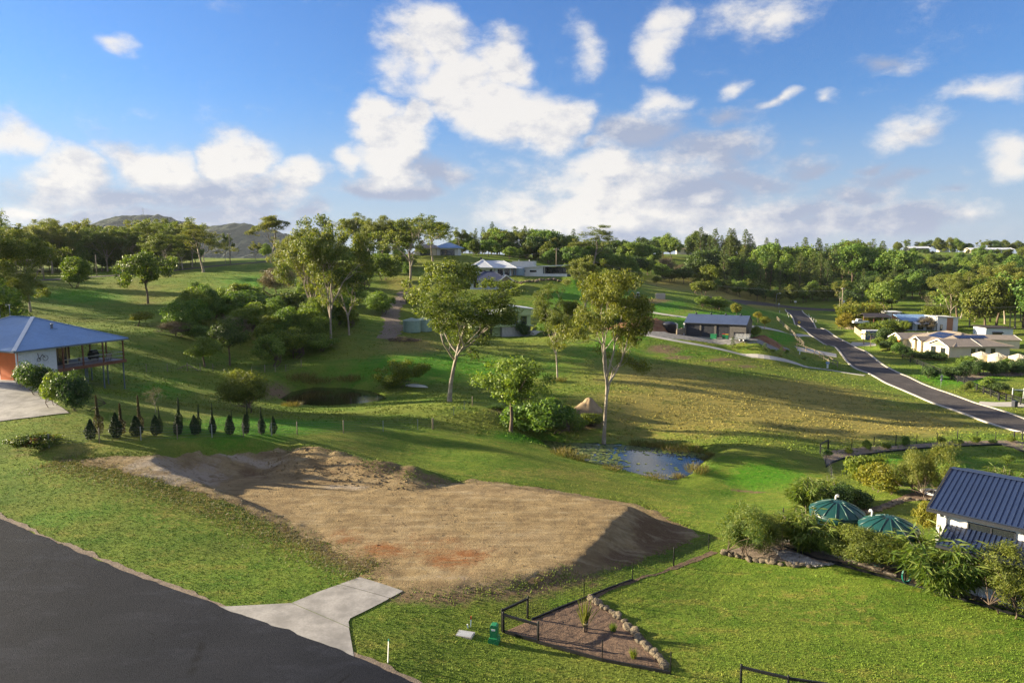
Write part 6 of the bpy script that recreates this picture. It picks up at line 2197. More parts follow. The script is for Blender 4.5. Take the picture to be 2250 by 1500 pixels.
# ---- hilltop houses
h = hut('bluehouse', 'house', 'hilltop house with navy hipped roof and front gable', 'house')
walls(h, 0.4, 9.5, 0.4, 9.5, -0.4, 2.6, M['bluewhite'])
hip_roof(h, -0.2, 13.0, -0.2, 10, 2.65, 2.9, M['navyroof'])
gable_roof(h, 9.2, 14.0, -2.6, 6, 2.6, 1.9, M['navyroof'], 'y', name='porch_roof')
MB().prism([(9.4, 2.6), (13.8, 2.6), (11.6, 4.2)], 'y', -2.3, -2.15).build('porch_gable', M['greytimber'], h)
for x in (9.5, 13.6):
    MB().box(x - 0.12, x + 0.12, -2.4, -2.16, -1.0, 2.55).build('porch_post', M['timber'], h)
walls(h, 9.5, 13.4, 1.5, 9, -0.4, 2.6, M['bluewhite'], 'porch_wall')
for x in (1.5, 4.0, 6.5):
    add_window(h, 'y', x, x + 1.5, 0.5, 2.2, 0.4)
add_window(h, 'y', 10.3, 12.6, 0.1, 2.2, 1.5, 'sliding_door')
h = hut('whitehouse', 'house', 'hilltop house with white hipped roof and shaded verandah', 'house')
walls(h, 0.5, 15.5, 1.6, 9.5, -0.6, 2.7, M['bluewhite'])
hip_roof(h, -0.5, 17.3, 0, 10, 2.75, 2.5, M['whiteroof'])
hip_roof(h, 1.5, 9.0, -0.6, 9, 2.9, 2.75, M['whiteroof'], name='upper_roof')
for i, (x0, x1, z0, z1) in enumerate(((0.8, 2.6, 0.1, 2.3), (4.2, 6.4, 1.2, 2.0), (7.8, 8.6, 0.6, 2.2), (10.5, 12.4, 0.2, 2.3), (12.9, 14.6, 0.1, 2.4))):
    add_window(h, 'y', x0, x1, z0, z1, 1.6, 'window', 'trim' if i == 1 else 'darktrim', 'glass' if i else 'timber')
for x in (0.2, 9.6, 15.4, 16.8):
    MB().box(x - 0.08, x + 0.08, 0.2, 0.36, -0.8, 2.6).build('verandah_post', M['timber'], h)
MB().box(0, 17.2, 0, 1.6, -0.8, -0.45).build('verandah_floor', M['greytimber'], h)
MB().box(4.1, 4.7, 5, 5.6, 4.6, 6.4).build('chimney', M['darktrim'], h)
h = hut('boxhouse', 'building', 'white flat roofed cube building behind the white roofed house', 'building')
walls(h, -6, 0, 0, 8, -1, 4.0, M['white'], 'low_wing')
walls(h, 0.02, 8, -0.2, 8, -1, 4.4, M['white'], 'wall')
MB().box(-6.1, 0, -0.1, 8.1, 4.0, 4.15).build('wing_parapet', M['trim'], h)
MB().box(-0.1, 8.1, -0.3, 8.1, 4.4, 4.6).build('parapet', M['trim'], h)
add_window(h, 'y', -2.4, -0.6, 1.5, 2.3, 0)
for x in (2.0, 6.0):
    MB().lathe([(0.14, 4.5), (0.14, 5.0), (0.2, 5.02), (0.02, 5.1)], 8, x, 3).build('roof_vent', M['trim'], h)
p = at(1140, 602, 238)
t = thing('water_tank', 'blue grey water tank between the cube building and the modern house', 'water tank', p, 0)
pr = []
for k in range(12):
    pr += [(2.0, -0.5 + k * 0.2), (2.05, -0.4 + k * 0.2)]
MB().lathe(pr + [(2.0, 1.9)], 24).build('wall', pm('blue_tank', (0.20, 0.28, 0.34), 0.5, 0.08), t)
MB().lathe([(2.1, 1.88), (2.1, 1.95), (0.1, 2.3)], 24).build('roof', M['bluewhite'], t)
h = hut('modern', 'house', 'modern white house with sloping flat roof and glazed corner', 'house')
walls(h, -9.5, 0, 0, 8.5, -0.8, 3.0, M['white'])
walls(h, 0.02, 8, 2.2, 8.5, -0.8, 3.2, M['darktrim'], 'glazed_wall')
MB().slab([(-10.2, -0.8, 3.2), (9, -0.8, 4.0), (9, 9, 4.0), (-10.2, 9, 3.2)], 0.28).build('roof', M['trim'], h)
MB().prism([(-9.5, 2.95), (0, 2.95), (0, 3.45), (-9.5, 3.05)], 'y', 0.02, 8.4).build('upper_wall', M['white'], h)
for x0, x1, z0, z1 in ((-8.3, -6.6, 1.4, 2.1), (-5.0, -2.6, 1.4, 2.1)):
    add_window(h, 'y', x0, x1, z0, z1, 0)
for x in (0.4, 2.4, 4.4, 6.2):
    add_window(h, 'y', x, x + 1.6, 0.1, 2.9, 2.2, 'glass_door')
MB().box(-0.2, 8.2, -0.4, -0.2, -1.0, 0.9).build('balustrade_wall', M['white'], h)
for x in (-0.2, 7.9):
    MB().box(x, x + 0.2, -0.2, 0.0, -0.8, 3.4).build('post', M['darktrim'], h)
h = hut('ridge', 'house', 'white house with hipped roof alone on the ridge top', 'house')
walls(h, 0, 9, 0, 9, -0.6, 3.0, M['cream'])
hip_roof(h, -0.7, 10.5, -0.7, 10, 3.05, 2.0, M['tanroof'])
walls(h, 9.02, 18, 1.5, 9, -0.6, 3.0, M['white'], 'right_wall')
hip_roof(h, 7.5, 19.2, 0, 10, 3.1, 2.2, M['slateroof'], name='right_roof')
add_window(h, 'y', 2.2, 6.4, 0, 2.4, 0, 'garage_door', pane='door')
add_window(h, 'y', 10.5, 16.5, 0, 2.4, 1.5, 'window')
for x in (9.6, 18.6):
    MB().box(x - 0.15, x + 0.15, 0.2, 0.5, -0.8, 3.0).build('post', M['trim'], h)

# ---- tan roofed house with solar panels
h = hut('solar', 'house', 'cream house with tan roof, street gables and solar panels', 'house')
walls(h, 0.3, 15, 0.0, 20, -0.5, 2.6, M['cream'])
hip_roof(h, 0.2, 15.6, -0.6, 20.6, 2.65, 2.5, M['tanroof'])
for i, (y0, y1, xo, rise) in enumerate(((-0.3, 7.0, -0.5, 1.5), (10.5, 13.4, -0.3, 0.9), (16.6, 22.2, -1.0, 1.4))):
    gable_roof(h, xo - 0.5, 7.5, y0 - 0.3, y1 + 0.3, 2.62 if i != 1 else 2.9, rise, M['tanroof'], 'x', name='gable_roof')
    if i != 1:
        walls(h, xo, 0.3, y0 + 0.1, y1 - 0.1, -0.5, 2.55, M['cream'], 'gable_wall', 'x', rise * 0.85)
    else:
        for y in (y0 + 0.2, y1 - 0.2):
            MB().box(xo, xo + 0.5, y - 0.25, y + 0.25, -0.5, 2.85).build('porch_pillar', M['cream'], h)
MB().prism([(0.6, 2.45), (6.1, 2.45), (3.35, 3.6)], 'x', -0.55, -0.505).build('gable_panel', M['tanroof'], h)
add_window(h, 'x-', 1.0, 2.6, 0.0, 2.1, -0.5, 'window')
add_window(h, 'x-', 4.4, 6.2, 0.0, 2.1, -0.5, 'window')
gd = MB()
for k in range(5):
    gd.box(-1.05, -1.01, 17.3, 21.4, k * 0.44, k * 0.44 + 0.425)
gd.build('garage_door', M['orange'], h)
for k, col in enumerate(((0.55, 0.36, 0.04), (0.10, 0.30, 0.42), (0.55, 0.36, 0.04), (0.10, 0.30, 0.42), (0.55, 0.36, 0.04))):
    MB().bar((-1.03, 18.0 + k * 0.6, 2.45), (-1.03, 18.2 + k * 0.6, 3.0 + 0.2 * (2 - abs(k - 2))), 0.04, 0.28).build('gable_motif', pm('motif_%d' % k, col, 0.6), h)
for x0, x1 in ((5.2, 6.3), (7.0, 8.8), (10.2, 11.3)):
    add_window(h, 'y', x0, x1, 0.9, 2.1, 0.0)
sp_ = None
sl = math.atan2(2.5, 7.7)
for r in range(2):
    for c in range(6):
        d0 = 3.4 + r * 1.75
        x0 = 0.2 + d0 * math.cos(sl)
        z0 = 2.68 + d0 * math.sin(sl)
        x1, z1 = x0 + 1.62 * math.cos(sl), z0 + 1.62 * math.sin(sl)
        y0 = 7.6 + c * 1.02
        MB().slab([(x0, y0, z0 + 0.06), (x1, y0, z1 + 0.06), (x1, y0 + 0.98, z1 + 0.06), (x0, y0 + 0.98, z0 + 0.06)], 0.035).build('solar_panel', M['solar'], h)
for i in range(8):     # array on the slope that faces the camera
    x0 = 4.3 + i * 1.02
    y0 = -0.6 + 4.4
    zz_ = 2.65 + 2.5 * 4.6 / 7.7
    MB().slab([(x0, y0, zz_ + 0.06), (x0 + 0.98, y0, zz_ + 0.06), (x0 + 0.98, y0 + 1.6, zz_ + 0.06 + 0.52), (x0, y0 + 1.6, zz_ + 0.06 + 0.52)], 0.035).build('solar_panel', M['solar'], h)
for i, (u, v, lab) in enumerate(((2155, 797, 'left'), (2190, 800, 'middle'), (2236, 803, 'right'))):
    t = thing('water_tank', 'beige water tank, %s one of the three behind the hedge' % lab, 'water tank', gp(u, v), i)
    pr = []
    for k in range(10):
        pr += [(1.75, -0.2 + k * 0.2), (1.80, -0.1 + k * 0.2)]
    MB().lathe(pr + [(1.75, 1.8)], 24).build('wall', M['cream'], t)
    ro = MB().lathe([(1.85, 1.78), (1.85, 1.86), (0.35, 2.5), (0.3, 2.6), (0.02, 2.62)], 24).build('roof', M['cream'], t)
    for k in range(12):
        a = k * 6.283 / 12
        MB().bar((1.8 * math.cos(a), 1.8 * math.sin(a), 1.90), (0.4 * math.cos(a), 0.4 * math.sin(a), 2.5), 0.07, 0.06).build('rib', M['cream'], ro)
h = hut('tanshed', 'shed', 'cream garage with low gable behind the tan roofed house', 'shed')
walls(h, -4, 7, 0, 8, -0.3, 3.0, M['cream'], gable='x', rise=0.9)
gable_roof(h, -4.3, 7.3, -0.3, 8.3, 3.02, 1.0, M['tanroof'], 'x', 0.1)
add_window(h, 'x-', 2.2, 6.0, 0, 2.5, -4, 'garage_door', pane='orange')
add_window(h, 'y', -3.4, -2.5, 0, 2.1, 0, 'door', pane='timber')
h = hut('skillion', 'shed', 'white skillion roofed studio with black awning window', 'shed')
walls(h, 0, 8.3, 0, 6.5, -0.5, 3.4, M['bluewhite'])
MB().slab([(-0.4, -0.5, 3.75), (8.7, -0.5, 3.55), (8.7, 7, 3.75), (-0.4, 7, 3.95)], 0.16).build('roof', M['darkroof'], h)
add_window(h, 'y', 2.0, 5.0, 1.0, 2.2, 0)
MB().slab([(1.9, -0.9, 2.0), (5.1, -0.9, 2.0), (5.1, -0.02, 2.35), (1.9, -0.02, 2.35)], 0.05).build('awning', M['blackpaint'], h)
h = hut('panelhouse', 'house', 'white house with tall terracotta panels and skillion roofs', 'house')
walls(h, -0.5, 6.0, 0, 9, -0.6, 4.6, M['white'])
MB().box(2.5, 4.4, -0.06, -0.003, -0.5, 4.5).build('terracotta_panel', M['terracotta'], h)
MB().slab([(-1, -0.6, 5.1), (6.6, -0.6, 4.7), (6.6, 9.4, 4.2), (-1, 9.4, 4.7)], 0.2).build('roof', M['trim'], h)
add_window(h, 'y', 0.4, 1.2, 0.2, 2.2, 0)
walls(h, -10.5, -0.55, 1.5, 9, -0.6, 3.2, M['bluewhite'], 'left_wall')
MB().slab([(-11, 0.8, 3.2), (-0.7, 0.8, 3.2), (-0.7, 9.4, 4.9), (-11, 9.4, 4.9)], 0.2).build('left_roof', M['slateroof'], h)
MB().slab([(-8, -1.5, 2.4), (-1.5, -1.5, 2.4), (-1.5, 1.4, 3.1), (-8, 1.4, 3.1)], 0.15).build('porch_roof', M['whiteroof'], h)
for x in (-7.8, -1.8):
    MB().box(x - 0.1, x + 0.1, -1.4, -1.2, -0.6, 2.35).build('porch_post', M['trim'], h)
for x in (-9.5, -6.0, -3.2):
    add_window(h, 'y', x, x + 1.8, 0.2, 2.3, 1.5)
t = thing('building', 'small white flat roofed block with terracotta panel behind the carport', 'building', at(1944, 702, 245), -0.1)
walls(t, 0, 5.2, 0, 5, -1.5, 2.6, M['white'])
MB().box(-0.4, 5.6, -0.4, 5.2, 2.6, 2.85).build('roof', M['trim'], t)
MB().box(2.4, 4.2, -0.06, -0.003, -1.0, 2.5).build('terracotta_panel', M['terracotta'], t)
t = thing('carport', 'dark roofed open carport behind the bright hedge', 'carport', at(1897, 712, 222), -0.05)
MB().slab([(0, 0, 2.3), (9, 0, 2.3), (8, 3, 3.4), (1, 3, 3.4)], 0.15).slab([(1, 3, 3.4), (8, 3, 3.4), (9, 6, 2.3), (0, 6, 2.3)], 0.15).build('roof', M['darkroof'], t)
MB().box(-0.1, 3.6, -0.15, -0.01, 2.15, 2.45).build('fascia', M['paletimber'], t)
for x, y in ((0.2, 0.2), (3.4, 0.2), (8.6, 0.2), (0.2, 5.7), (8.6, 5.7)):
    MB().box(x - 0.12, x + 0.12, y - 0.12, y + 0.12, -1.0, 2.3).build('post', M['timber'], t)
# shipping container with a washed out white logo
cn = thing('shipping_container', 'blue shipping container with faded white lettering behind the paling fence', 'container', at(1901, 746, 200), -0.03)
M['contblue'] = pm('container_blue', (0.035, 0.085, 0.20), 0.5, 0.12, 1.0, wave=('X', 2.2, 0.04))
MB().box(0, 5.1, 0, 2.4, 0, 2.6).build('body', M['contblue'], cn)
MB().box(-0.03, 5.13, -0.03, 2.43, 2.6, 2.68).build('roof', M['whiteroof'], cn)
MB().box(-0.05, -0.002, 0.05, 2.35, 0.05, 2.55).build('door', M['cream'], cn)
lg = MB()
pr_ = [(1.35 + 0.13 * k, 1.75 + 0.42 * math.sin(k * 0.19)) for k in range(9)]
for a, b in zip(pr_[:-1], pr_[1:]):
    lg.bar((a[0], -0.012, a[1]), (b[0], -0.012, b[1]), 0.012, 0.09, up=(0, 0, 1))
for x, z0, z1 in ((0.7, 1.2, 1.62), (0.85, 1.55, 1.66), (1.0, 1.2, 1.6), (1.25, 1.2, 1.62), (1.55, 1.2, 1.6), (2.2, 1.2, 1.6), (2.45, 1.2, 1.62), (3.05, 1.2, 2.1), (3.3, 1.2, 1.6), (3.6, 1.2, 1.62), (3.85, 1.2, 1.62), (4.08, 1.2, 1.62)):
    lg.box(x, x + 0.12, -0.016, -0.004, z0, z1)
lg.build('lettering', M['trim'], cn)
t = thing('utility', 'white utility vehicle parked behind the pale fence', 'car', at(1876, 712, 215), -0.15)
MB().prism([(0, 0.35), (4.6, 0.35), (4.6, 0.95), (2.9, 1.0), (2.4, 1.55), (1.2, 1.6), (1.0, 1.0), (0, 0.95)], 'y', 0, 1.75).build('body', M['trim'], t)
MB().prism([(1.25, 1.05), (2.7, 1.05), (2.35, 1.5), (1.3, 1.52)], 'y', -0.02, -0.004).build('window', M['glass'], t)
for x in (0.9, 3.7):
    for y in (0.02, 1.6):
        MB().tube([(x, y, 0.33), (x, y + 0.14, 0.33)], 0.33, 14).build('wheel', M['blackpaint'], t)
# far ridge houses
for i, (u, v, Y, w_, d_, hh, wm, rm, lab) in enumerate((
        (2133, 557, 590, 34, 12, 3.4, 'cream', 'whiteroof', 'long cream homestead with verandah on the right ridge'),
        (1998, 553, 600, 17, 10, 3.0, 'darktrim', 'whiteroof', 'dark bungalow under a pale roof on the right ridge'),
        (2066, 549, 640, 9, 8, 2.6, 'white', 'whiteroof', 'small white shed in the trees on the right ridge'),
        (1486, 556, 515, 15, 9, 2.8, 'cream', 'tanroof', 'low cream bungalow on the far ridge above the dry slope'),
        (1384, 560, 440, 7, 6, 4.0, 'bluewhite', 'whiteroof', 'pale building among the round ridge trees'))):
    p = at(u, v, Y)
    t = thing('house', lab, 'house', (p[0], p[1], p[2]), -0.12)
    walls(t, 0.5, w_ - 0.5, 1.5, d_, -3, hh, M[wm])
    gable_roof(t, -0.3, w_ + 0.3, -0.5, d_ + 0.5, hh, 1.6, M[rm], 'x')
    nwin = max(1, int(w_ / 4.5))
    for k in range(nwin):
        add_window(t, 'y', 1.2 + k * w_ / nwin, 1.2 + k * w_ / nwin + 2.0, 0.6, 2.2, 1.5)
    if i == 0:
        for k in range(8):
            MB().box(0.3 + k * 4.75, 0.5 + k * 4.75, -0.2, 0, -3, hh).build('verandah_post', M['trim'], t)

# ------------------------------------------------------------------ fences, tanks, garden and small things
M['greentank'] = pm('green_polytank', (0.006, 0.048, 0.043), 0.42, 0.10, 0.6, spec=0.5)
M['blacktank'] = pm('dark_polytank', (0.022, 0.026, 0.040), 0.45, 0.10, 0.6)
M['pillar'] = pm('green_fibreglass', (0.020, 0.19, 0.075), 0.45, 0.08, 2.0)
M['red'] = pm('red_paint', (0.45, 0.03, 0.02), 0.5, 0.05)
M['yellow'] = pm('yellow_paint', (0.62, 0.40, 0.02), 0.5, 0.05)
M['hose'] = pm('teal_hose', (0.015, 0.20, 0.16), 0.4, 0.05)
M['grate'] = pm('pit_lid', (0.33, 0.34, 0.37), 0.8, 0.1, 4.0)
M['pebble'] = pm('white_pebbles', (0.33, 0.31, 0.285), 0.85, 0.0, 2.0, col2=(0.17, 0.155, 0.14))
M['spoil'] = pm('pale_spoil', (0.34, 0.25, 0.15), 0.95, 0.0, 1.0, col2=(0.24, 0.17, 0.10), coord='World', bump=0.06, bscale=6)
M['redsoil'] = pm('red_soil', (0.16, 0.065, 0.032), 0.95, 0.0, 0.8, col2=(0.22, 0.12, 0.06), coord='World', bump=0.08, bscale=4)
M['wire'] = pm('wire', (0.16, 0.16, 0.16), 0.5, 0.05)


def V3(p):
    return Vector([float(c) for c in p])


def fence(label, posts, h, pw, mat, wires=4, wire_r=0.006, rails=(), rail_mat=None, rail_sz=(0.05, 0.12), net=None, round_=False, big=(), name='wire_fence', cat='fence', pm2=None, sill=None):
    """posts are photo pixels on the ground; wires or rails run from post to post"""
    P = [V3(gp(u, v)) for u, v in posts]
    o = P[0]
    t = thing(name, label, cat, o, 0)
    for i, p in enumerate(P):
        q = p - o
        r = pw * (1.7 if i in big else 1)
        hh = h * (1.08 if i in big else 1)
        mb = MB()
        if round_ or i in big:
            mb.tube([q + Vector((0, 0, -0.3)), q + Vector((0, 0, hh - 0.03)), q + Vector((0, 0, hh))], [r / 2, r / 2, r / 2.6], 8)
        else:
            mb.box(q.x - r / 2, q.x + r / 2, q.y - r / 2, q.y + r / 2, q.z - 0.3, q.z + hh)
        mb.build('post', pm2 if (pm2 and i in big) else mat, t)
    for k in range(wires):
        z = h * (0.12 + 0.83 * k / max(1, wires - 1))
        MB().tube([p - o + Vector((0, 0, z)) for p in P], wire_r, 3, False).build('wire', M['wire'], t)
    for z in rails:
        for a, b in zip(P[:-1], P[1:]):
            d = (b - a).normalized()
            MB().bar(a - o + Vector((0, 0, z * h)) - d * 0.05, b - o + Vector((0, 0, z * h)) + d * 0.05, rail_sz[0], rail_sz[1]).build('rail', rail_mat or mat, t)
    if net:
        step, nz, nr = net
        mb = MB()
        for a, b in zip(P[:-1], P[1:]):
            n = max(2, int((b - a).length / step))
            for k in range(n):
                c = a.lerp(b, k / n) - o
                cz = gz(c.x + o.x, c.y + o.y) - o.z
                mb.bar((c.x, c.y, min(c.z, cz)), (c.x, c.y, c.z + h * 0.92), nr)
            for k in range(nz):
                z = h * 0.92 * (k + 0.5) / nz
                mb.bar(a - o + Vector((0, 0, z)), b - o + Vector((0, 0, z)), nr)
        tag(mb.build('netting', M['blackpaint'] if name != 'wire_fence' else M['wire'], t), kind='stuff')
    if sill:
        for a, b in zip(P[:-1], P[1:]):
            MB().bar(a - o + Vector((0, 0, sill / 2)), b - o + Vector((0, 0, sill / 2)), 0.07, sill).build('sleeper', mat, t)
    return t


fence('wire fence with timber and steel posts along the cypress row', [(108, 983), (219, 973), (310, 967), (390, 964), (466, 961), (535, 960), (597, 957), (653, 955), (755, 951), (842, 948), (918, 944), (950, 943)],
      1.2, 0.06, M['steel'], 5, 0.007, big=(1, 3, 5, 7, 8, 11), pm2=M['greytimber'])
fence('short wire fence turning uphill beside the near lawn', [(952, 943), (997, 913), (1020, 902), (1038, 892)], 1.2, 0.06, M['steel'], 4, big=(0, 3), pm2=M['greytimber'])
fence('wire fence with braced strainer post behind the left house', [(272, 818), (322, 817), (368, 816), (412, 815), (440, 815), (468, 816)], 1.25, 0.07, M['greytimber'], 4, 0.01, big=(3,))
fence('wire fence at the foot of the creek thicket', [(553, 822), (582, 818), (605, 818), (628, 816), (662, 806)], 1.2, 0.08, M['greytimber'], 4, 0.01, big=(1, 4))
p = V3(gp(412, 815))
t = thing('fence_brace', 'pair of timber braces propping the strainer post', 'brace', p, 0)
MB().bar((-2.2, -0.3, 0.05), (0, 0, 1.0), 0.12).build('strut', M['greytimber'], t)
MB().bar((1.6, 0.3, 0.05), (0, 0, 1.0), 0.12).build('strut', M['greytimber'], t)
B3 = [(1103, 1387), (1160, 1358), (1283, 1314), (1390, 1273), (1480, 1243), (1557, 1208), (1640, 1176), (1720, 1150), (1828, 1106)]
fence('black mesh fence climbing past the earth batter', B3, 1.15, 0.05, M['blackpaint'], 0, net=(0.16, 7, 0.008), big=(0, 1, 4, 7), name='mesh_fence')
fence('black mesh fence along the front of the mulch bed', [(1183, 1413), (1323, 1452), (1473, 1481)], 1.1, 0.045, M['blackpaint'], 0, net=(0.16, 7, 0.006), big=(0,), name='mesh_fence', sill=0.16)
t = fence('black timber corner rails beside the green pillar', [(1106, 1389), (1182, 1412)], 1.12, 0.11, M['blackpaint'], 0, rails=(0.86,), rail_sz=(0.09, 0.11), round_=True, name='rail_fence', sill=0.16)
t = fence('black timber rail running back from the corner post', [(1104, 1384), (1159, 1357)], 1.15, 0.10, M['blackpaint'], 0, rails=(0.93,), rail_sz=(0.09, 0.11), round_=True, name='rail_fence')
fence('black post and rail fence at the bottom edge right', [(1627, 1512), (1730, 1538), (1842, 1556)], 1.15, 0.11, M['blackpaint'], 0, rails=(0.88,), rail_sz=(0.09, 0.11), round_=True, name='rail_fence')
B6 = [(1820, 989), (1871, 984), (1920, 980), (1968, 978), (2014, 975), (2059, 971), (2103, 968), (2146, 968), (2187, 967), (2227, 967)]
fence('thin wire fence behind the rear mulch strip', B6, 1.2, 0.06, M['blackpaint'], 4, 0.007, big=(3, 6))
fence('black timber end frame of the rear fence at the corner', [(1802, 996), (1819, 986)], 1.2, 0.10, M['blackpaint'], 0, rails=(0.92,), rail_sz=(0.08, 0.10), name='rail_fence')
fence('black timber end frame of the rear fence by the road', [(2228, 968), (2246, 967)], 1.2, 0.10, M['blackpaint'], 0, rails=(0.92,), rail_sz=(0.08, 0.10), name='rail_fence')
fence('black mesh fence down the side of the rear garden', [(1802, 996), (1814, 1020), (1826, 1050), (1832, 1085)], 1.15, 0.06, M['blackpaint'], 4, 0.006, name='mesh_fence')
fence('weathered rail fence stepping down to the upper drive gate', [(1707, 704), (1714, 711), (1721, 718), (1729, 725), (1736, 731), (1742, 738)], 1.4, 0.12, M['greytimber'], 0, rails=(0.35, 0.62, 0.9), rail_sz=(0.04, 0.09), name='rail_fence')
fence('dark timber fence between the two shed drives', [(1744, 740), (1748, 745), (1752, 749), (1757, 754), (1761, 758), (1766, 763)], 1.4, 0.14, M['greytimber'], 0, rails=(0.35, 0.62, 0.9), rail_sz=(0.04, 0.09), name='rail_fence')
fence('timber rail fence running down to the long thin drive', [(1751, 766), (1771, 773), (1790, 780), (1800, 785), (1810, 790), (1820, 795), (1830, 801), (1840, 807)], 1.4, 0.14, M['greytimber'], 0, rails=(0.3, 0.9), rail_sz=(0.05, 0.11), name='rail_fence')
fence('black three rail fence in front of the tan roofed house', [(1983, 788), (2000, 796), (2015, 801), (2028, 807), (2051, 816), (2065, 822), (2077, 827), (2091, 834), (2104, 839), (2118, 843), (2132, 851), (2146, 858), (2161, 865), (2177, 871), (2193, 878)],
      1.25, 0.16, M['blackpaint'], 0, rails=(0.3, 0.6, 0.9), rail_sz=(0.05, 0.13), name='rail_fence')
fence('black rail fence ending at the white gate', [(2195, 880), (2210, 881), (2224, 883), (2242, 889), (2262, 896)], 1.25, 0.16, M['blackpaint'], 0, rails=(0.3, 0.6, 0.9), rail_sz=(0.05, 0.13), name='rail_fence')


def palings(label, pts, h, mat, name='paling_fence'):
    P = [V3(gp(u, v)) for u, v in pts]
    o = P[0]
    t = thing(name, label, 'fence', o, 0)
    mb = MB()
    for a, b in zip(P[:-1], P[1:]):
        n = max(2, int((b - a).length / 0.16))
        for k in range(n):
            c = a.lerp(b, (k + 0.5) / n) - o
            d = (b - a).normalized() * 0.07
            mb.bar(c - d + Vector((0, 0, h / 2 - 0.1)), c + d + Vector((0, 0, h / 2 - 0.1)), 0.025, h + 0.05 * rnd.random())
    tag(mb.build('palings', mat, t), kind='stuff')
    L = sum((b - a).length for a, b in zip(P[:-1], P[1:]))
    for a, b in zip(P[:-1], P[1:]):
        m_ = max(1, int((b - a).length / 2.6))
        for k in range(m_ + 1):
            c = a.lerp(b, k / m_) - o + Vector((0.06, 0.06, 0))
            MB().box(c.x - 0.06, c.x + 0.06, c.y - 0.06, c.y + 0.06, c.z - 0.3, c.z + h + 0.08).build('post', M['greytimber'], t)


palings('sunlit paling fence nearest the golden bamboo', [(1852, 712), (1861, 717), (1870, 722)], 1.9, M['paletimber'])
palings('sunlit paling fence beside the drive to the tan house', [(1877, 730), (1886, 737), (1894, 743)], 1.9, M['paletimber'])
palings('grey paling fence in front of the blue container', [(1896, 744), (1940, 745), (1984, 746)], 1.9, M['greytimber'])

# ---- green tanks in the near garden
for i, (u, v, lab) in enumerate(((1835, 1188, 'first green ribbed water tank, farther one behind the bamboo'), (1948, 1228, 'second green ribbed water tank, nearer one behind the olive bush'))):
    p = gp(u, v)
    t = thing('water_tank', lab, 'water tank', (p[0], p[1], p[2] - 0.05), 0.2 + i)
    pr = [(1.66, -0.4)]
    for k in range(5):
        pr += [(1.66, 0.05 + k * 0.42), (1.70, 0.20 + k * 0.42), (1.70, 0.30 + k * 0.42)]
    MB().lathe(pr + [(1.66, 2.15)], 40).build('wall', M['greentank'], t)
    prof = [(1.72, 2.12), (1.74, 2.16), (1.70, 2.20), (1.2, 2.50), (0.6, 2.74), (0.25, 2.82), (0.02, 2.84)]
    ro = MB().lathe(prof, 40).build('roof', M['greentank'], t)
    for k in range(14):
        a = k * 6.283 / 14
        MB().tube([(r * math.cos(a), r * math.sin(a), z + 0.01) for r, z in ((1.70, 2.20), (1.2, 2.50), (0.6, 2.74), (0.3, 2.82))], [0.05, 0.05, 0.045, 0.03], 6).build('rib', M['greentank'], ro)
    MB().tube([(0.55, 0.9, 2.55), (0.55, 0.9, 2.80), (0.60, 0.92, 2.88), (0.72, 0.96, 2.90), (0.82, 1.0, 2.84), (0.84, 1.01, 2.72)], 0.055, 10).build('inlet_pipe', M['trim'], t)
pa_, pb_ = gp(1860, 1188), gp(1905, 1222)
t = thing('overflow_pipe', 'white pipe linking the two green tanks', 'pipe', (float(pa_[0]), float(pa_[1]), 0), 0)
MB().tube([(0, 0, pa_[2] + 2.0), (pb_[0] - pa_[0], pb_[1] - pa_[1], pb_[2] + 1.9)], 0.06, 8).build('pipe', M['trim'], t)

# ---- mulch beds, edging, rocks, pebbles
bedA = [gp(u, v)[:2] for u, v in [(1108, 1388), (1183, 1411), (1323, 1450), (1471, 1479), (1440, 1425), (1390, 1372), (1318, 1320), (1288, 1314), (1205, 1345)]]
patch('mulch_bed', bedA, M['mulch'], 0.14, 0.05, 0.2, 0.08, 0.025, 5, label='triangular bed of bark mulch in the fence corner')
bedB = BEDS[1]
patch('mulch_bed', bedB, M['mulch2'], 0.25, 0.05, 0.25, 0.15, 0.03, 4, label='long mulch bed under the bamboo and green tanks')
bedC = [gp(u, v)[:2] for u, v in B6] + [gp(u, v)[:2] for u, v in [(2250, 970), (2256, 990), (2200, 978), (2110, 981), (2020, 986), (1970, 991), (1905, 999), (1850, 1009), (1818, 1024), (1808, 1005)]]
patch('mulch_bed', bedC, M['mulch2'], 0.3, 0.05, 0.25, 0.05, 0.02, 4, label='curved mulch strip along the rear garden fence')
bedD = [gp(u, v)[:2] for u, v in [(1870, 1120), (1930, 1110), (1985, 1088), (2030, 1075), (2100, 1085), (2088, 1100), (2030, 1098), (1985, 1102), (1930, 1122), (1890, 1132)]]
patch('mulch_bed', bedD, M['mulch'], 0.25, 0.05, 0.25, 0.1, 0.02, 4, label='stony bed around the white tree seat')
bedE = [gp(u, v)[:2] for u, v in [(2085, 812), (2140, 818), (2250, 815), (2250, 826), (2170, 826), (2130, 840), (2110, 838), (2095, 828)]]
patch('mulch_bed', bedE, M['mulch2'], 0.6, 0.05, 0.4, 0.1, label='planted bed in front of the beige tanks')


def edging(label, px, h=0.16, w=0.08, mat=None):
    P = [V3(gp(u, v)) for u, v in px]
    o = P[0]
    t = thing('garden_edging', label, 'edging', o, 0)
    for a, b in zip(P[:-1], P[1:]):
        MB().bar(a - o + Vector((0, 0, h / 2 - 0.02)), b - o + Vector((0, 0, h / 2 - 0.02)), w, h).build('sleeper', mat or M['blackpaint'], t)


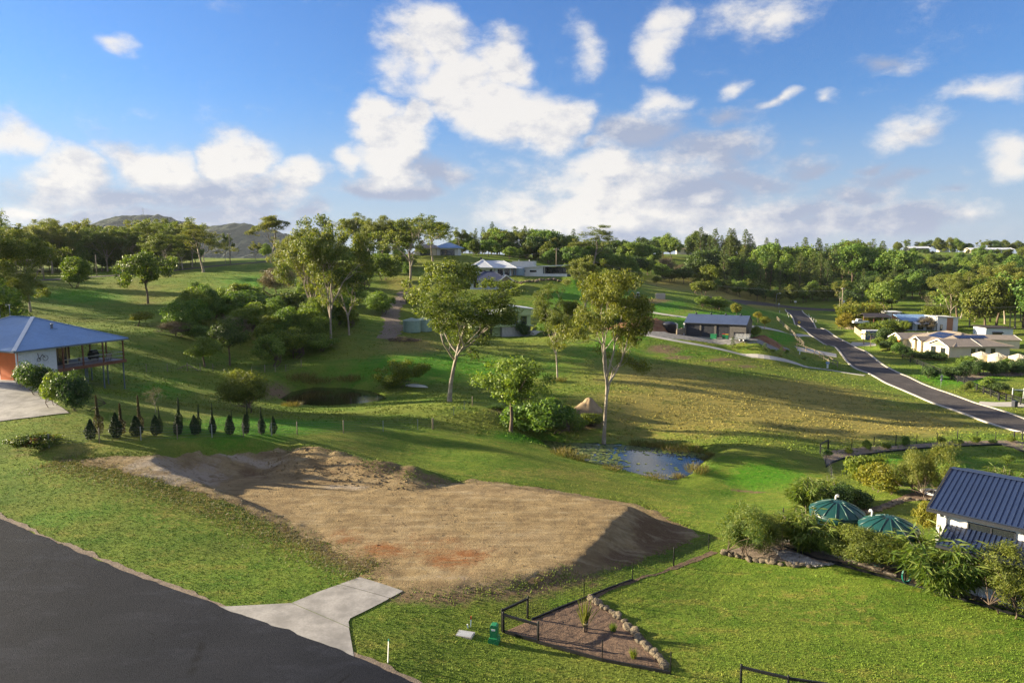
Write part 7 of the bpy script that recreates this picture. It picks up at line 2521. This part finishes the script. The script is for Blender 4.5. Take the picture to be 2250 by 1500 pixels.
edging('black timber edge of the rear mulch strip', [(1815, 1026), (1828, 1017), (1850, 1009), (1878, 1003), (1905, 999), (1940, 994), (1970, 991), (2020, 986), (2065, 983), (2110, 981), (2160, 979), (2200, 978), (2225, 984), (2256, 996)], 0.2, 0.1)
edging('upper black sleeper edge beside the pebbles', [(1700, 1196), (1745, 1210), (1795, 1230), (1850, 1240)], 0.18, 0.1)
edging('lower black sleeper edge along the lawn', [(1800, 1230), (1860, 1246), (1920, 1262), (1990, 1282), (2060, 1302), (2130, 1322), (2200, 1343), (2260, 1360)], 0.16, 0.1)
edging('grey sleeper step behind the olive bush', [(1770, 1205), (1830, 1222), (1900, 1245), (1970, 1268)], 0.2, 0.1, M['greytimber'])
edging('timber foot of the long mesh fence', [(1168, 1362), (1225, 1338), (1283, 1315), (1340, 1292), (1390, 1274)], 0.12, 0.08)
p4 = [gp(u, v)[:2] for u, v in [(1290, 1318), (1395, 1276), (1480, 1247), (1570, 1212)]]
ribbon('bare_strip', p4, 0.32, M['mulch'], 0.02, 3, 0.4, 0.15, 0.1, label='bare soil strip along the long mesh fence')


def rock_mesh(seed, sub=2):
    bm = bmesh.new()
    bmesh.ops.create_icosphere(bm, subdivisions=sub, radius=0.5)
    off = Vector((seed * 3.1, seed * 1.7, seed * 0.9))
    for v in bm.verts:
        n = mnoise.noise(v.co * 1.6 + off) * 0.35 + mnoise.noise(v.co * 4 + off) * 0.12
        v.co *= 1 + n
        v.co.z *= 0.75
    me = bpy.data.meshes.new('rock')
    bm.to_mesh(me)
    bm.free()
    me.materials.append(M['stone'])
    return me


ROCKS = [rock_mesh(s) for s in range(1, 7)]


def rocks(label, px, n, s0, s1, seed, jit=0.25, name='rock_border'):
    r = random.Random(seed)
    P = [V3(gp(u, v)) for u, v in px]
    L = [0]
    for a, b in zip(P[:-1], P[1:]):
        L.append(L[-1] + (b - a).length)
    o = P[0]
    t = thing(name, label, 'rocks', o, 0)
    for i in range(n):
        d = L[-1] * (i + 0.5 * r.random()) / n
        k = max(j for j in range(len(L)) if L[j] <= d and j < len(P) - 1)
        q = P[k].lerp(P[k + 1], (d - L[k]) / (L[k + 1] - L[k]))
        x, y = q.x + r.uniform(-jit, jit), q.y + r.uniform(-jit, jit)
        s = r.uniform(s0, s1)
        k_ = link('rock', r.choice(ROCKS), t)
        k_.location = Vector((x, y, gz(x, y) + s * 0.22)) - o
        k_.rotation_euler = (r.uniform(-.4, .4), r.uniform(-.4, .4), r.uniform(0, 6.28))
        k_.scale = (s * r.uniform(0.9, 1.5), s, s * r.uniform(0.7, 1.0))


rocks('curved border of rough field stones round the triangular mulch bed', [(1296, 1316), (1322, 1330), (1350, 1350), (1375, 1372), (1398, 1398), (1412, 1415), (1440, 1440), (1462, 1470)], 34, 0.28, 0.52, 4, 0.10)
rocks('stone wall at the lawn end of the long mulch bed', [(1590, 1216), (1615, 1222), (1650, 1230), (1690, 1236), (1740, 1242), (1775, 1245)], 34, 0.22, 0.5, 5, 0.22)
rocks('loose stones edging the bed round the white tree seat', [(1885, 1130), (1925, 1122), (1960, 1110), (1985, 1098), (2020, 1098), (2060, 1100), (2090, 1102)], 32, 0.25, 0.5, 6, 0.2)
rocks('pale boulders of the terrace wall below the modern house', [(1132, 618), (1150, 622), (1168, 620), (1210, 614), (1230, 620)], 22, 0.8, 1.6, 7, 0.5)
rs = np.random.RandomState(8)
PB_ = MB()
poly = np.asarray([gp(u, v)[:2] for u, v in [(1695, 1205), (1745, 1215), (1800, 1237), (1840, 1240), (1800, 1246), (1745, 1243), (1715, 1225)]])
poly2 = np.asarray([gp(u, v)[:2] for u, v in [(1710, 1184), (1750, 1186), (1745, 1192), (1705, 1194)]])
base_r = [(0, 0, 0.5), (0.5, 0, 0), (0, 0.5, 0), (-0.5, 0, 0), (0, -0.5, 0), (0, 0, -0.5)]
octa = [(0, 1, 2), (0, 2, 3), (0, 3, 4), (0, 4, 1), (5, 2, 1), (5, 3, 2), (5, 4, 3), (5, 1, 4)]
for pl, n in ((poly, 620), (poly2, 120)):
    lo, hi = pl.min(0), pl.max(0)
    Q = lo + rs.rand(n * 3, 2) * (hi - lo)
    _, ii = seg_dist(Q, pl)
    for x, y in Q[ii][:n]:
        s = 0.08 + 0.14 * rs.rand() ** 2
        a = rs.rand() * 6.28
        z = gz(x, y) + 0.06
        PB_.add([(x + (c[0] * math.cos(a) - c[1] * math.sin(a)) * s * 1.5, y + (c[0] * math.sin(a) + c[1] * math.cos(a)) * s, z + c[2] * s * 0.8) for c in base_r], octa)
tag(PB_.build('pebbles', M['pebble']), 'white river pebbles in a dry creek bed under the bamboo', kind='stuff')

# planting in the triangular bed
t = thing('staked_palm', 'young palm tied to a black stake in the mulch bed', 'palm', gp(1284, 1389), 0)
MB().box(0.10, 0.16, -0.03, 0.03, -0.1, 1.05).build('stake', M['blackpaint'], t)
MB().tube([(0, 0, -0.1), (0, 0, 0.55)], [0.07, 0.05], 8).build('trunk', M['bark_dark'], t)
fr = blades(78, 1.7, 0.10, 60, 0.05, 'gumdry')
link('fronds', fr, t).location = (0, 0, 0.3)
MB().lathe([(0.13, 0.48), (0.13, 0.50)], 12, 0.06, 0).build('tie', M['paletimber'], t)
for i, (u, v, lab) in enumerate(((1347, 1388, 'upper grass tussock in the mulch bed'), (1392, 1447, 'lower grass tussock in the mulch bed'))):
    t = thing('grass_tussock', lab, 'grass', gp(u, v), i)
    link('blades', blades(80 + i, 0.62, 0.12, 130, 0.02, 'bright'), t)
# ---- verge furniture
t = thing('service_pillar', 'green electrical service pillar beside the corner post', 'pillar', gp(1086, 1410), -0.25)
MB().prism([(-0.26, -0.1), (0.26, -0.1), (0.26, 0.18), (0.20, 0.30), (-0.20, 0.30), (-0.26, 0.18)], 'y', -0.24, 0.24).build('base', M['pillar'], t)
MB().prism([(-0.18, 0.28), (0.18, 0.28), (0.18, 0.86), (0.12, 0.95), (-0.12, 0.95), (-0.18, 0.86)], 'y', -0.17, 0.17).build('cabinet', M['pillar'], t)
MB().box(-0.10, 0.10, -0.19, -0.172, 0.68, 0.76).build('name_plate', M['trim'], t)
t = thing('pit_lid', 'pale rectangular service pit lid in the grass', 'pit lid', gp(1022, 1394), -0.28)
MB().box(-0.38, 0.38, -0.24, 0.24, -0.05, 0.07).build('lid', M['grate'], t)
MB().box(-0.43, 0.43, 0.242, 0.29, -0.05, 0.06).box(-0.43, 0.43, -0.29, -0.242, -0.05, 0.06).box(-0.43, -0.382, -0.24, 0.24, -0.05, 0.06).box(0.382, 0.43, -0.24, 0.24, -0.05, 0.06).build('frame', M['concrete'], t)
t = thing('marker_stake', 'white marker stake with green tip near the road', 'stake', gp(853, 1455), 0.4)
MB().bar((-0.02, 0, -0.1), (0.04, 0, 1.02), 0.08, 0.03).build('stake', M['trim'], t)
MB().bar((0.04, 0, 1.02), (0.046, 0, 1.12), 0.082, 0.032).build('tip', M['hose'], t)
t = thing('survey_peg', 'white survey peg with red top in the verge grass', 'peg', gp(1034, 1376), 0)
MB().bar((0, 0, -0.1), (0.02, 0, 0.40), 0.06).build('peg', M['trim'], t)
MB().bar((0.02, 0, 0.40), (0.025, 0, 0.56), 0.064).build('red_top', M['red'], t)
t = thing('survey_peg', 'short white peg beside the red topped peg', 'peg', gp(1029, 1379), 0)
MB().bar((0, 0, -0.1), (-0.05, 0, 0.2), 0.06).build('peg', M['trim'], t)

# ---- garden things on the right
t = thing('garden_hose', 'coiled teal garden hose hanging on a short post', 'hose', gp(1988, 1280), 0)
MB().box(-0.04, 0.04, -0.04, 0.04, -0.1, 0.95).build('post', M['blackpaint'], t)
hz_ = MB()
for k in range(7):
    hz_.tube([((0.22 + 0.02 * k % 0.07) * math.cos(a / 20 * 6.283), -0.06 - 0.02 * k, 0.52 + (0.40 + 0.01 * k) * math.sin(a / 20 * 6.283)) for a in range(21)], 0.018, 5, False)
tag(hz_.build('coil', M['hose'], t), kind='stuff')
t = thing('ring_bench', 'round white iron seat encircling the garden tree', 'bench', gp(2051, 1092), 0)
for r0 in (0.62, 0.74, 0.86, 0.98):
    MB().tube([(r0 * math.cos(a / 24 * 6.283), r0 * math.sin(a / 24 * 6.283), 0.45) for a in range(25)], 0.035, 6, False).build('seat_ring', M['trim'], t)
for k in range(6):
    a = k * 6.283 / 6
    MB().bar((0.8 * math.cos(a), 0.8 * math.sin(a), 0), (0.8 * math.cos(a), 0.8 * math.sin(a), 0.44), 0.05).build('leg', M['trim'], t)
t = thing('garden_arbour', 'rusty lattice garden arch covered in leaves left of the blue roof', 'arbour', gp(2092, 1105), 0.6)
for s in (-0.55, 0.55):
    mb = MB()
    for y in (-0.25, 0.25):
        mb.bar((s, y, -0.1), (s, y, 1.8), 0.04)
    for k in range(7):
        mb.bar((s, -0.25, 0.2 + k * 0.26), (s, 0.25, 0.2 + k * 0.26), 0.025)
    mb.build('side_lattice', M['timber'], t)
MB().tube([(0.55 * math.cos(a / 10 * 3.1416), -0.25, 1.8 + 0.5 * math.sin(a / 10 * 3.1416)) for a in range(11)], 0.03, 5).build('arch', M['timber'], t)
MB().tube([(0.55 * math.cos(a / 10 * 3.1416), 0.25, 1.8 + 0.5 * math.sin(a / 10 * 3.1416)) for a in range(11)], 0.03, 5).build('arch', M['timber'], t)
_, cr, _ = bushy(820, 2.3, 0.7, 0.4, 'yellow', ncl=16, per=40, R=0.25, ln=0.12, wd=0.06)
link('climber', cr, t)

# ---- spoil heaps, canoe and brush pile
def heap(label, u, v, rx, ry, h, mat, seed, name='earth_heap', cat='heap'):
    p = V3(gp(u, v))
    n, m_ = 28, 12
    vs, fs = [], []
    for j in range(m_ + 1):
        for i in range(n):
            a = 6.283 * i / n
            r = j / m_
            x, y = rx * r * math.cos(a), ry * r * math.sin(a)
            nn = mnoise.noise(Vector((x * 0.9 + seed, y * 0.9, 0))) * 0.35 + mnoise.noise(Vector((x * 2.5, y * 2.5, seed))) * 0.15
            zz = h * (0.5 + 0.5 * math.cos(math.pi * r)) ** 0.8 * (1 + nn) - (0.25 if j == m_ else 0)
            vs.append((x * (1 + 0.2 * nn), y, gz(p.x + x, p.y + y) - p.z + zz))
    for j in range(m_):
        for i in range(n):
            fs.append((j * n + i, j * n + (i + 1) % n, (j + 1) * n + (i + 1) % n, (j + 1) * n + i))
    o = MB().add(vs, fs, True).build(name, mat)
    o.location = p
    return tag(o, label, cat)


heap('sandy spoil heap left of the white gum trunk, behind the pond shrub', 1228, 908, 2.2, 1.8, 1.6, M['spoil'], 1.0)
heap('rounded sandy spoil heap just left of the white gum trunk', 1292, 900, 2.2, 1.8, 1.5, M['spoil'], 5.0)
heap('bare red soil bank beside the black tank', 1420, 722, 10.5, 5.0, 2.4, M['redsoil'], 9.0)
heap('low red soil spill at the right end of the shed yard', 1690, 752, 4.5, 3.0, 1.0, M['redsoil'], 12.0)
t = thing('canoe', 'upturned white canoe on the bank of the dark pond', 'canoe', gp(915, 850), -0.35)
cv, cf = [], []
for j in range(13):
    s = j / 12 * 2 - 1
    w_ = 0.38 * (1 - abs(s) ** 2.4) + 0.01
    for i in range(9):
        a = math.pi * i / 8
        cv.append((s * 2.1, w_ * math.cos(a), 0.05 + (0.36 * (1 - abs(s) ** 3) + 0.05) * math.sin(a)))
for j in range(12):
    for i in range(8):
        cf.append((j * 9 + i, j * 9 + i + 1, (j + 1) * 9 + i + 1, (j + 1) * 9 + i))
MB().add(cv, cf, True).build('hull', M['trim'], t)
MB().bar((-2.0, 0, 0.40), (2.0, 0, 0.40), 0.04, 0.05).build('keel', M['hose'], t)
t = thing('brush_pile', 'heap of cut branches beside the pale green tanks', 'brush pile', gp(882, 748), 0)
mb = MB()
r = random.Random(3)
for k in range(260):
    a, rr = r.random() * 6.28, r.random() ** 0.6 * 3.0
    z = max(0.05, 1.2 * (1 - rr / 3.0) * r.random())
    d = Vector((r.uniform(-1, 1), r.uniform(-1, 1), r.uniform(-.25, .45))) * r.uniform(0.6, 1.6)
    q = Vector((rr * math.cos(a) * 1.3, rr * math.sin(a) * 0.8, z))
    mb.bar(q - d / 2, q + d / 2, 0.05)
tag(mb.build('branches', M['bark_dark'], t), kind='stuff')

# ---- around the shed
t = thing('water_tank', 'black polythene water tank left of the dark shed', 'water tank', gp(1470, 731), 0)
MB().lathe([(1.6, -0.5), (1.6, 2.0), (1.66, 2.05), (1.6, 2.15), (0.9, 2.5), (0.05, 2.65)], 28).build('wall', M['blacktank'], t)
for a in (2.6, 0.3, 5.9):
    MB().tube([(1.5 * math.cos(a), 1.5 * math.sin(a), 2.2), (1.85 * math.cos(a), 1.85 * math.sin(a), 2.1), (1.85 * math.cos(a), 1.85 * math.sin(a), 0.0)], 0.11, 8).build('pipe', M['trim'], t)
t = thing('retaining_wall', 'weathered timber retaining wall between the black tank and the shed', 'wall', gp(1486, 735), 0.9)
for k in range(6):
    MB().box(0, 4.5, -0.08, 0.08, k * 0.2, k * 0.2 + 0.19).build('sleeper', M['greytimber'], t)
for x in (0.0, 2.2, 4.5):
    MB().box(x - 0.08, x + 0.08, -0.22, -0.085, -0.3, 1.4).build('post', M['greytimber'], t)


def wheelie(u, v, lid, lab):
    t = thing('wheelie_bin', lab, 'bin', gp(u, v), -0.4)
    MB().prism([(-0.26, 0.08), (0.26, 0.08), (0.32, 1.0), (-0.32, 1.0)], 'y', -0.3, 0.3).build('body', M['pillar'], t)
    MB().box(-0.34, 0.34, -0.36, 0.34, 1.0, 1.10).build('lid', M[lid], t)
    for s in (-0.24, 0.24):
        MB().tube([(s, 0.28, 0.1), (s + 0.05, 0.28, 0.1)], 0.1, 10).build('wheel', M['blackpaint'], t)


wheelie(1590, 744, 'red', 'wheelie bin with red lid in front of the shed')
wheelie(1597, 745, 'yellow', 'wheelie bin with yellow lid in front of the shed')
t = thing('storage_bin', 'green storage box in front of the third roller door', 'box', gp(1568, 744), SHED_RZ)
MB().box(-0.65, 0.65, -0.45, 0.45, 0, 0.95).build('body', M['pillar'], t)
MB().box(-0.69, 0.69, -0.49, 0.49, 0.95, 1.05).build('lid', M['pillar'], t)
t = thing('trailer', 'silver tandem trailer with mesh cage at the right of the shed', 'trailer', gp(1632, 750), SHED_RZ)
MB().box(-1.6, 1.4, -0.85, 0.85, 0.5, 0.95).build('tub', M['steel'], t)
cg = MB()
for k in range(11):
    for y in (-0.83, 0.83):
        cg.bar((-1.55 + k * 0.29, y, 0.95), (-1.55 + k * 0.29, y, 1.55), 0.03)
for y in (-0.83, 0.83):
    for z in (1.2, 1.55):
        cg.bar((-1.58, y, z), (1.38, y, z), 0.035)
tag(cg.build('cage', M['trim'], t), kind='stuff')
for x in (-0.45, 0.35):
    for y in (-1.0, 0.86):
        w_ = MB().tube([(x, y, 0.34), (x, y + 0.16, 0.34)], 0.33, 16).build('wheel', M['blackpaint'], t)
        MB().tube([(x, y - 0.012, 0.34), (x, y + 0.05, 0.34)], 0.18, 12).build('rim', M['trim'], w_)
MB().box(-0.9, 0.8, -1.05, -0.87, 0.70, 0.76).build('mudguard', M['trim'], t)
MB().bar((-1.6, -0.4, 0.5), (-2.8, 0, 0.45), 0.09).bar((-1.6, 0.4, 0.5), (-2.8, 0, 0.45), 0.09).build('drawbar', M['steel'], t)
t = thing('concrete_wall', 'free standing pale concrete block wall on the cleared ground', 'wall', gp(1440, 656), -0.12)
bw = MB()
for r_ in range(10):
    for c in range(7):
        x0 = c * 0.46 + (0.23 if r_ % 2 else 0)
        bw.box(x0, min(x0 + 0.445, 3.22), 0, 0.25, r_ * 0.2 - 0.2, r_ * 0.2 - 0.012)
tag(bw.build('blocks', M['concrete2'], t), kind='stuff')
t = thing('digger', 'small yellow and white digger parked on the cleared ground', 'digger', gp(1398, 658), -0.2)
MB().box(-1.0, 1.1, -0.8, -0.45, 0.0, 0.5).build('track', M['blackpaint'], t)
MB().box(-1.0, 1.1, 0.45, 0.8, 0.0, 0.5).build('track', M['blackpaint'], t)
MB().box(-0.3, 1.2, -0.7, 0.7, 0.55, 1.2).build('body', M['steel'], t)
cb = MB().prism([(0.0, 1.2), (1.0, 1.2), (0.9, 2.3), (0.15, 2.3)], 'y', -0.5, 0.5).build('cab', M['trim'], t)
MB().prism([(0.1, 1.35), (0.85, 1.35), (0.8, 2.1), (0.2, 2.1)], 'y', -0.53, -0.505).build('window', M['glass'], cb)
MB().bar((-0.3, 0, 0.9), (-1.3, 0, 2.4), 0.25).bar((-1.3, 0, 2.4), (-2.3, 0, 0.9), 0.2).build('arm', M['yellow'], t)
MB().prism([(-2.7, 0.2), (-2.1, 0.2), (-2.1, 0.9), (-2.4, 0.95)], 'y', -0.35, 0.35).build('bucket', M['yellow'], t)

# ---- road furniture
def sign_post(u, v, h, lab, shape, col, size, extra=False):
    t = thing('road_sign', lab, 'sign', gp(u, v), 0.2)
    MB().tube([(0, 0, -0.2), (0, 0, h)], 0.035, 6).build('post', M['steel'], t)
    if shape == 'diamond':
        pts = [(0, -size), (size, 0), (0, size), (-size, 0)]
    elif shape == 'triangle':
        pts = [(0, -size), (size, size * 0.7), (-size, size * 0.7)]
    else:
        pts = [(-size, -size * 0.6), (size, -size * 0.6), (size, size * 0.6), (-size, size * 0.6)]
    MB().prism([(x, z + h) for x, z in pts], 'y', -0.06, -0.036).build('plate', M[col], t)
    if shape == 'diamond' and col == 'yellow':
        MB().box(-0.06, 0.06, -0.07, -0.062, h - 0.35, h + 0.15).box(-0.28, 0.28, -0.07, -0.062, h + 0.15, h + 0.26).build('symbol', M['blackpaint'], t)
    if extra:
        MB().tube([(0, -0.07, h - size - 0.3), (0, -0.04, h - size - 0.3)], 0.28, 16).build('lower_plate', M['steel'], t)


sign_post(1755, 724, 2.3, 'yellow diamond junction warning sign beside the side road', 'diamond', 'yellow', 0.55)
sign_post(2067, 852, 2.2, 'grey backed diamond sign on the verge by the black fence', 'diamond', 'steel', 0.42, True)
sign_post(1711, 679, 2.3, 'give way sign at the junction with the cross road', 'triangle', 'trim', 0.45)
sign_post(1747, 672, 2.0, 'street name plates across the junction', 'rect', 'trim', 0.6)
t = thing('street_lamp', 'tall grey street lamp at the road junction', 'street lamp', gp(1705, 677), 0)
MB().tube([(0, 0, -0.3), (0, 0, 5.6), (0.15, 0, 6.4), (0.7, 0, 6.8), (1.3, 0, 6.85)], [0.11, 0.08, 0.06, 0.05, 0.05], 8).build('pole', M['steel'], t)
MB().box(1.2, 1.95, -0.14, 0.14, 6.76, 6.92).build('lamp_head', M['trim'], t)
for i, (u, v) in enumerate(((1777, 694), (1779, 698), (1783, 702), (1788, 705), (1793, 708), (1733, 698), (1731, 692), (1713, 687))):
    t = thing('guide_post', 'white guide post, %s along the junction kerb' % ['first', 'second', 'third', 'fourth', 'fifth of the right hand row', 'first on the left', 'second on the left', 'third on the left'][i], 'post', gp(u, v), 0, group='guide posts at the junction')
    MB().box(-0.07, 0.07, -0.04, 0.04, -0.1, 1.0).build('post', M['trim'], t)
    MB().box(-0.05, 0.05, -0.05, -0.042, 0.72, 0.86).build('reflector', M['red'], t)
t = thing('letterbox', 'blue topped white letterbox beside the long thin drive', 'letterbox', gp(1818, 809), 0)
MB().box(-0.15, 0.15, -0.15, 0.15, -0.1, 1.0).build('pillar', M['trim'], t)
MB().box(-0.28, 0.28, -0.3, 0.25, 1.0, 1.4).build('box', M['slateroof'], t)
t = thing('letterbox', 'white letterbox on the shed drive verge', 'letterbox', gp(1757, 778), 0)
MB().box(-0.08, 0.08, -0.08, 0.08, -0.1, 0.8).build('post', M['trim'], t)
MB().prism([(-0.5, 0.8), (0.3, 0.8), (0.3, 1.05), (-0.5, 1.2)], 'y', -0.2, 0.2).build('box', M['trim'], t)
t = thing('wheelie_bin', 'dark bin standing on the drive by the white gate', 'bin', gp(2229, 894), 0.2)
MB().prism([(-0.28, 0.05), (0.28, 0.05), (0.33, 1.0), (-0.33, 1.0)], 'y', -0.3, 0.3).build('body', M['blacktank'], t)
MB().box(-0.35, 0.35, -0.36, 0.34, 1.0, 1.08).build('lid', M['blacktank'], t)
t = thing('gate', 'white tubular farm gate at the right edge', 'gate', gp(2224, 876), -0.2)
for x in (0, 1.7):
    MB().box(x - 0.06, x + 0.06, -0.06, 0.06, -0.2, 1.9).build('post', M['trim'], t)
MB().box(0.06, 1.64, -0.04, 0.04, 1.55, 1.68).build('rail', M['trim'], t)


def power_pole(u, v, vt, Y, lab, arms=((0.92, 1.1),), transformer=False):
    if Y is None:
        p = V3(gp(u, v))
    else:
        d = raydir(u, 620)
        x = d[0] / d[1] * Y
        p = Vector((x, Y, gz(x, Y)))
    hh = at(u, vt, p.y)[2] - p.z
    t = thing('power_pole', lab, 'power pole', p, 0.15)
    MB().tube([(0, 0, -0.5), (0, 0, hh)], [0.19, 0.13], 8).build('pole', M['greytimber'], t)
    for f, w_ in arms:
        MB().box(-w_, w_, -0.2, -0.08, hh * f - 0.08, hh * f + 0.08).build('crossarm', M['greytimber'], t)
        for s in (-0.9, -0.45, 0.45, 0.9):
            MB().lathe([(0.05, hh * f + 0.08), (0.09, hh * f + 0.18), (0.04, hh * f + 0.3)], 8, s * w_, -0.14).build('insulator', M['trim'], t)
    if transformer:
        MB().lathe([(0.35, hh * 0.62), (0.38, hh * 0.62 + 0.1), (0.38, hh * 0.62 + 1.1), (0.3, hh * 0.62 + 1.2)], 14, 0.55, 0).build('transformer', M['steel'], t)
    return p + Vector((0, 0, hh * 0.93))


q1 = power_pole(97, 616, 531, None, 'power pole with crossarm at the left end of the lane', ((0.84, 1.0),))
q0 = power_pole(72, 606, 570, None, 'short power pole left of the crossarm pole', ((0.95, 0.7),))
q2 = power_pole(508, 572, 512, 262, 'single power pole on the skyline beside the narrow gum', ((0.96, 0.6),))
q3 = power_pole(1222, 590, 545, 285, 'power pole in front of the wood behind the modern house')
q4 = power_pole(1853, 700, 632, 238, 'power pole with transformer beside the golden bamboo', ((0.97, 0.7),), True)
q5 = power_pole(1858, 600, 553, 440, 'tall bare pole rising out of the pine forest', ())
q6 = power_pole(213, 606, 560, None, 'dark thin pole beside the lane', ())


def span(a, b, sag, lab):
    pts = []
    for k in range(25):
        s = k / 24
        q = a.lerp(b, s)
        pts.append(q - a - Vector((0, 0, sag * 4 * s * (1 - s))))
    t = MB().tube(pts, 0.03, 3, False).build('power_line', M['wire'])
    t.location = a
    tag(t, lab, 'cable')


span(q3, q4, 5, 'overhead cable crossing the valley to the transformer pole')
span(q4, V3(at(2330, 668, 215)), 3, 'overhead cable running right from the transformer pole')
span(q3, V3(at(1010, 560, 300)), 2, 'overhead cable running left above the hilltop houses')
t = thing('timber_frame', 'small timber frame standing beside the lane', 'frame', gp(255, 603), 0)
for x in (0, 2.6):
    MB().box(x - 0.1, x + 0.1, -0.1, 0.1, -0.2, 1.5).build('post', M['greytimber'], t)
MB().box(-0.3, 2.9, -0.1, 0.1, 1.5, 1.7).build('beam', M['greytimber'], t)
MB().box(0.3, 2.3, -0.05, 0.05, 0.4, 1.3).build('panel', M['pillar'], t)

# ------------------------------------------------------------------ far ranges and the air between
def ridge_hill(name, pts, depth, mat, label, seed, bump=11.0):
    """a wooded range: silhouette from photo pixels at its real distance, falling away behind and in front"""
    P = [at(u, v, Y) for u, v, Y in pts]
    xs = np.array([p[0] for p in P])
    n, m_ = 620, 30
    X = np.linspace(xs.min(), xs.max(), n)
    zt = np.interp(X, xs, [p[2] for p in P])
    yt = np.interp(X, xs, [p[1] for p in P])
    for _ in range(4):
        zt[1:-1] = (zt[:-2] + 2 * zt[1:-1] + zt[2:]) / 4
    rs = np.random.RandomState(seed)
    vs = []
    for j in range(m_):
        s = j / (m_ - 1) * 2 - 1
        k = np.maximum(0, 1 - abs(s) ** 1.3)
        q = np.column_stack([X, yt + s * depth])
        gul = vnoise(q, 0.006, seed) * 18 * (1 - k) + vnoise(q, 0.05, seed + 1) * bump * 0.6 + rs.rand(n) * bump * 0.5
        vs.append(np.column_stack([q, (zt + 30) * k - 30 + gul * (k > 0.02)]))
    V_ = np.concatenate(vs)
    id_ = np.arange(n * m_).reshape(m_, n)
    F_ = np.stack([id_[:-1, :-1].ravel(), id_[:-1, 1:].ravel(), id_[1:, 1:].ravel(), id_[1:, :-1].ravel()], 1)
    return tag(link(name, fast_mesh(name, V_, F_, mat, True)), label, kind='structure')


M['range'] = pm('distant_forest', (0.042, 0.062, 0.034), 0.95, 0.0, 0.03, col2=(0.016, 0.027, 0.018), coord='World', bump=6.0, bscale=0.05, detail=6)
ridge_hill('hills', [(-500, 530, 2600), (-150, 505, 2600), (0, 503, 2600), (60, 503, 2600), (130, 508, 2600), (200, 500, 2600), (240, 486, 2600), (280, 476, 2600), (315, 472, 2600), (350, 475, 2600), (390, 485, 2600), (430, 497, 2600),
                     (470, 500, 2600), (510, 495, 2600), (545, 492, 2600), (580, 502, 2600), (640, 520, 2600), (720, 545, 2600), (800, 560, 2600)], 700, M['range'], 'wooded blue hills beyond the left skyline', 3)
pt = at(315, 474, 2600)
t = thing('radio_mast', 'thin lattice radio mast on the summit of the far hill', 'mast', (pt[0], pt[1], pt[2] - 4), 0)
for s in ((-1.5, -1.5), (1.5, -1.5), (0, 1.6)):
    MB().tube([(s[0], s[1], 0), (s[0] * 0.3, s[1] * 0.3, 30)], 0.5, 5).build('leg', M['steel'], t)
for z in (8, 16, 24):
    MB().lathe([(1.6, z), (1.6, z + 0.8)], 10).build('platform', M['steel'], t)

# ---- evening haze: one box of thin air round everything below the sky
hb = MB().box(-2750, 2750, -420, 4900, -60, 235)
m, gg, out = new_mat('haze_air')
pv = gg.n('ShaderNodeVolumePrincipled')
pv.inputs['Color'].default_value = (0.80, 0.87, 1.0, 1)
pv.inputs['Density'].default_value = 0.00003
pv.inputs['Anisotropy'].default_value = 0.2
gg.nt.links.new(pv.outputs[0], out.inputs['Volume'])
ho = hb.build('haze', m)
tag(ho, 'thin blue evening haze over the valley', kind='stuff')
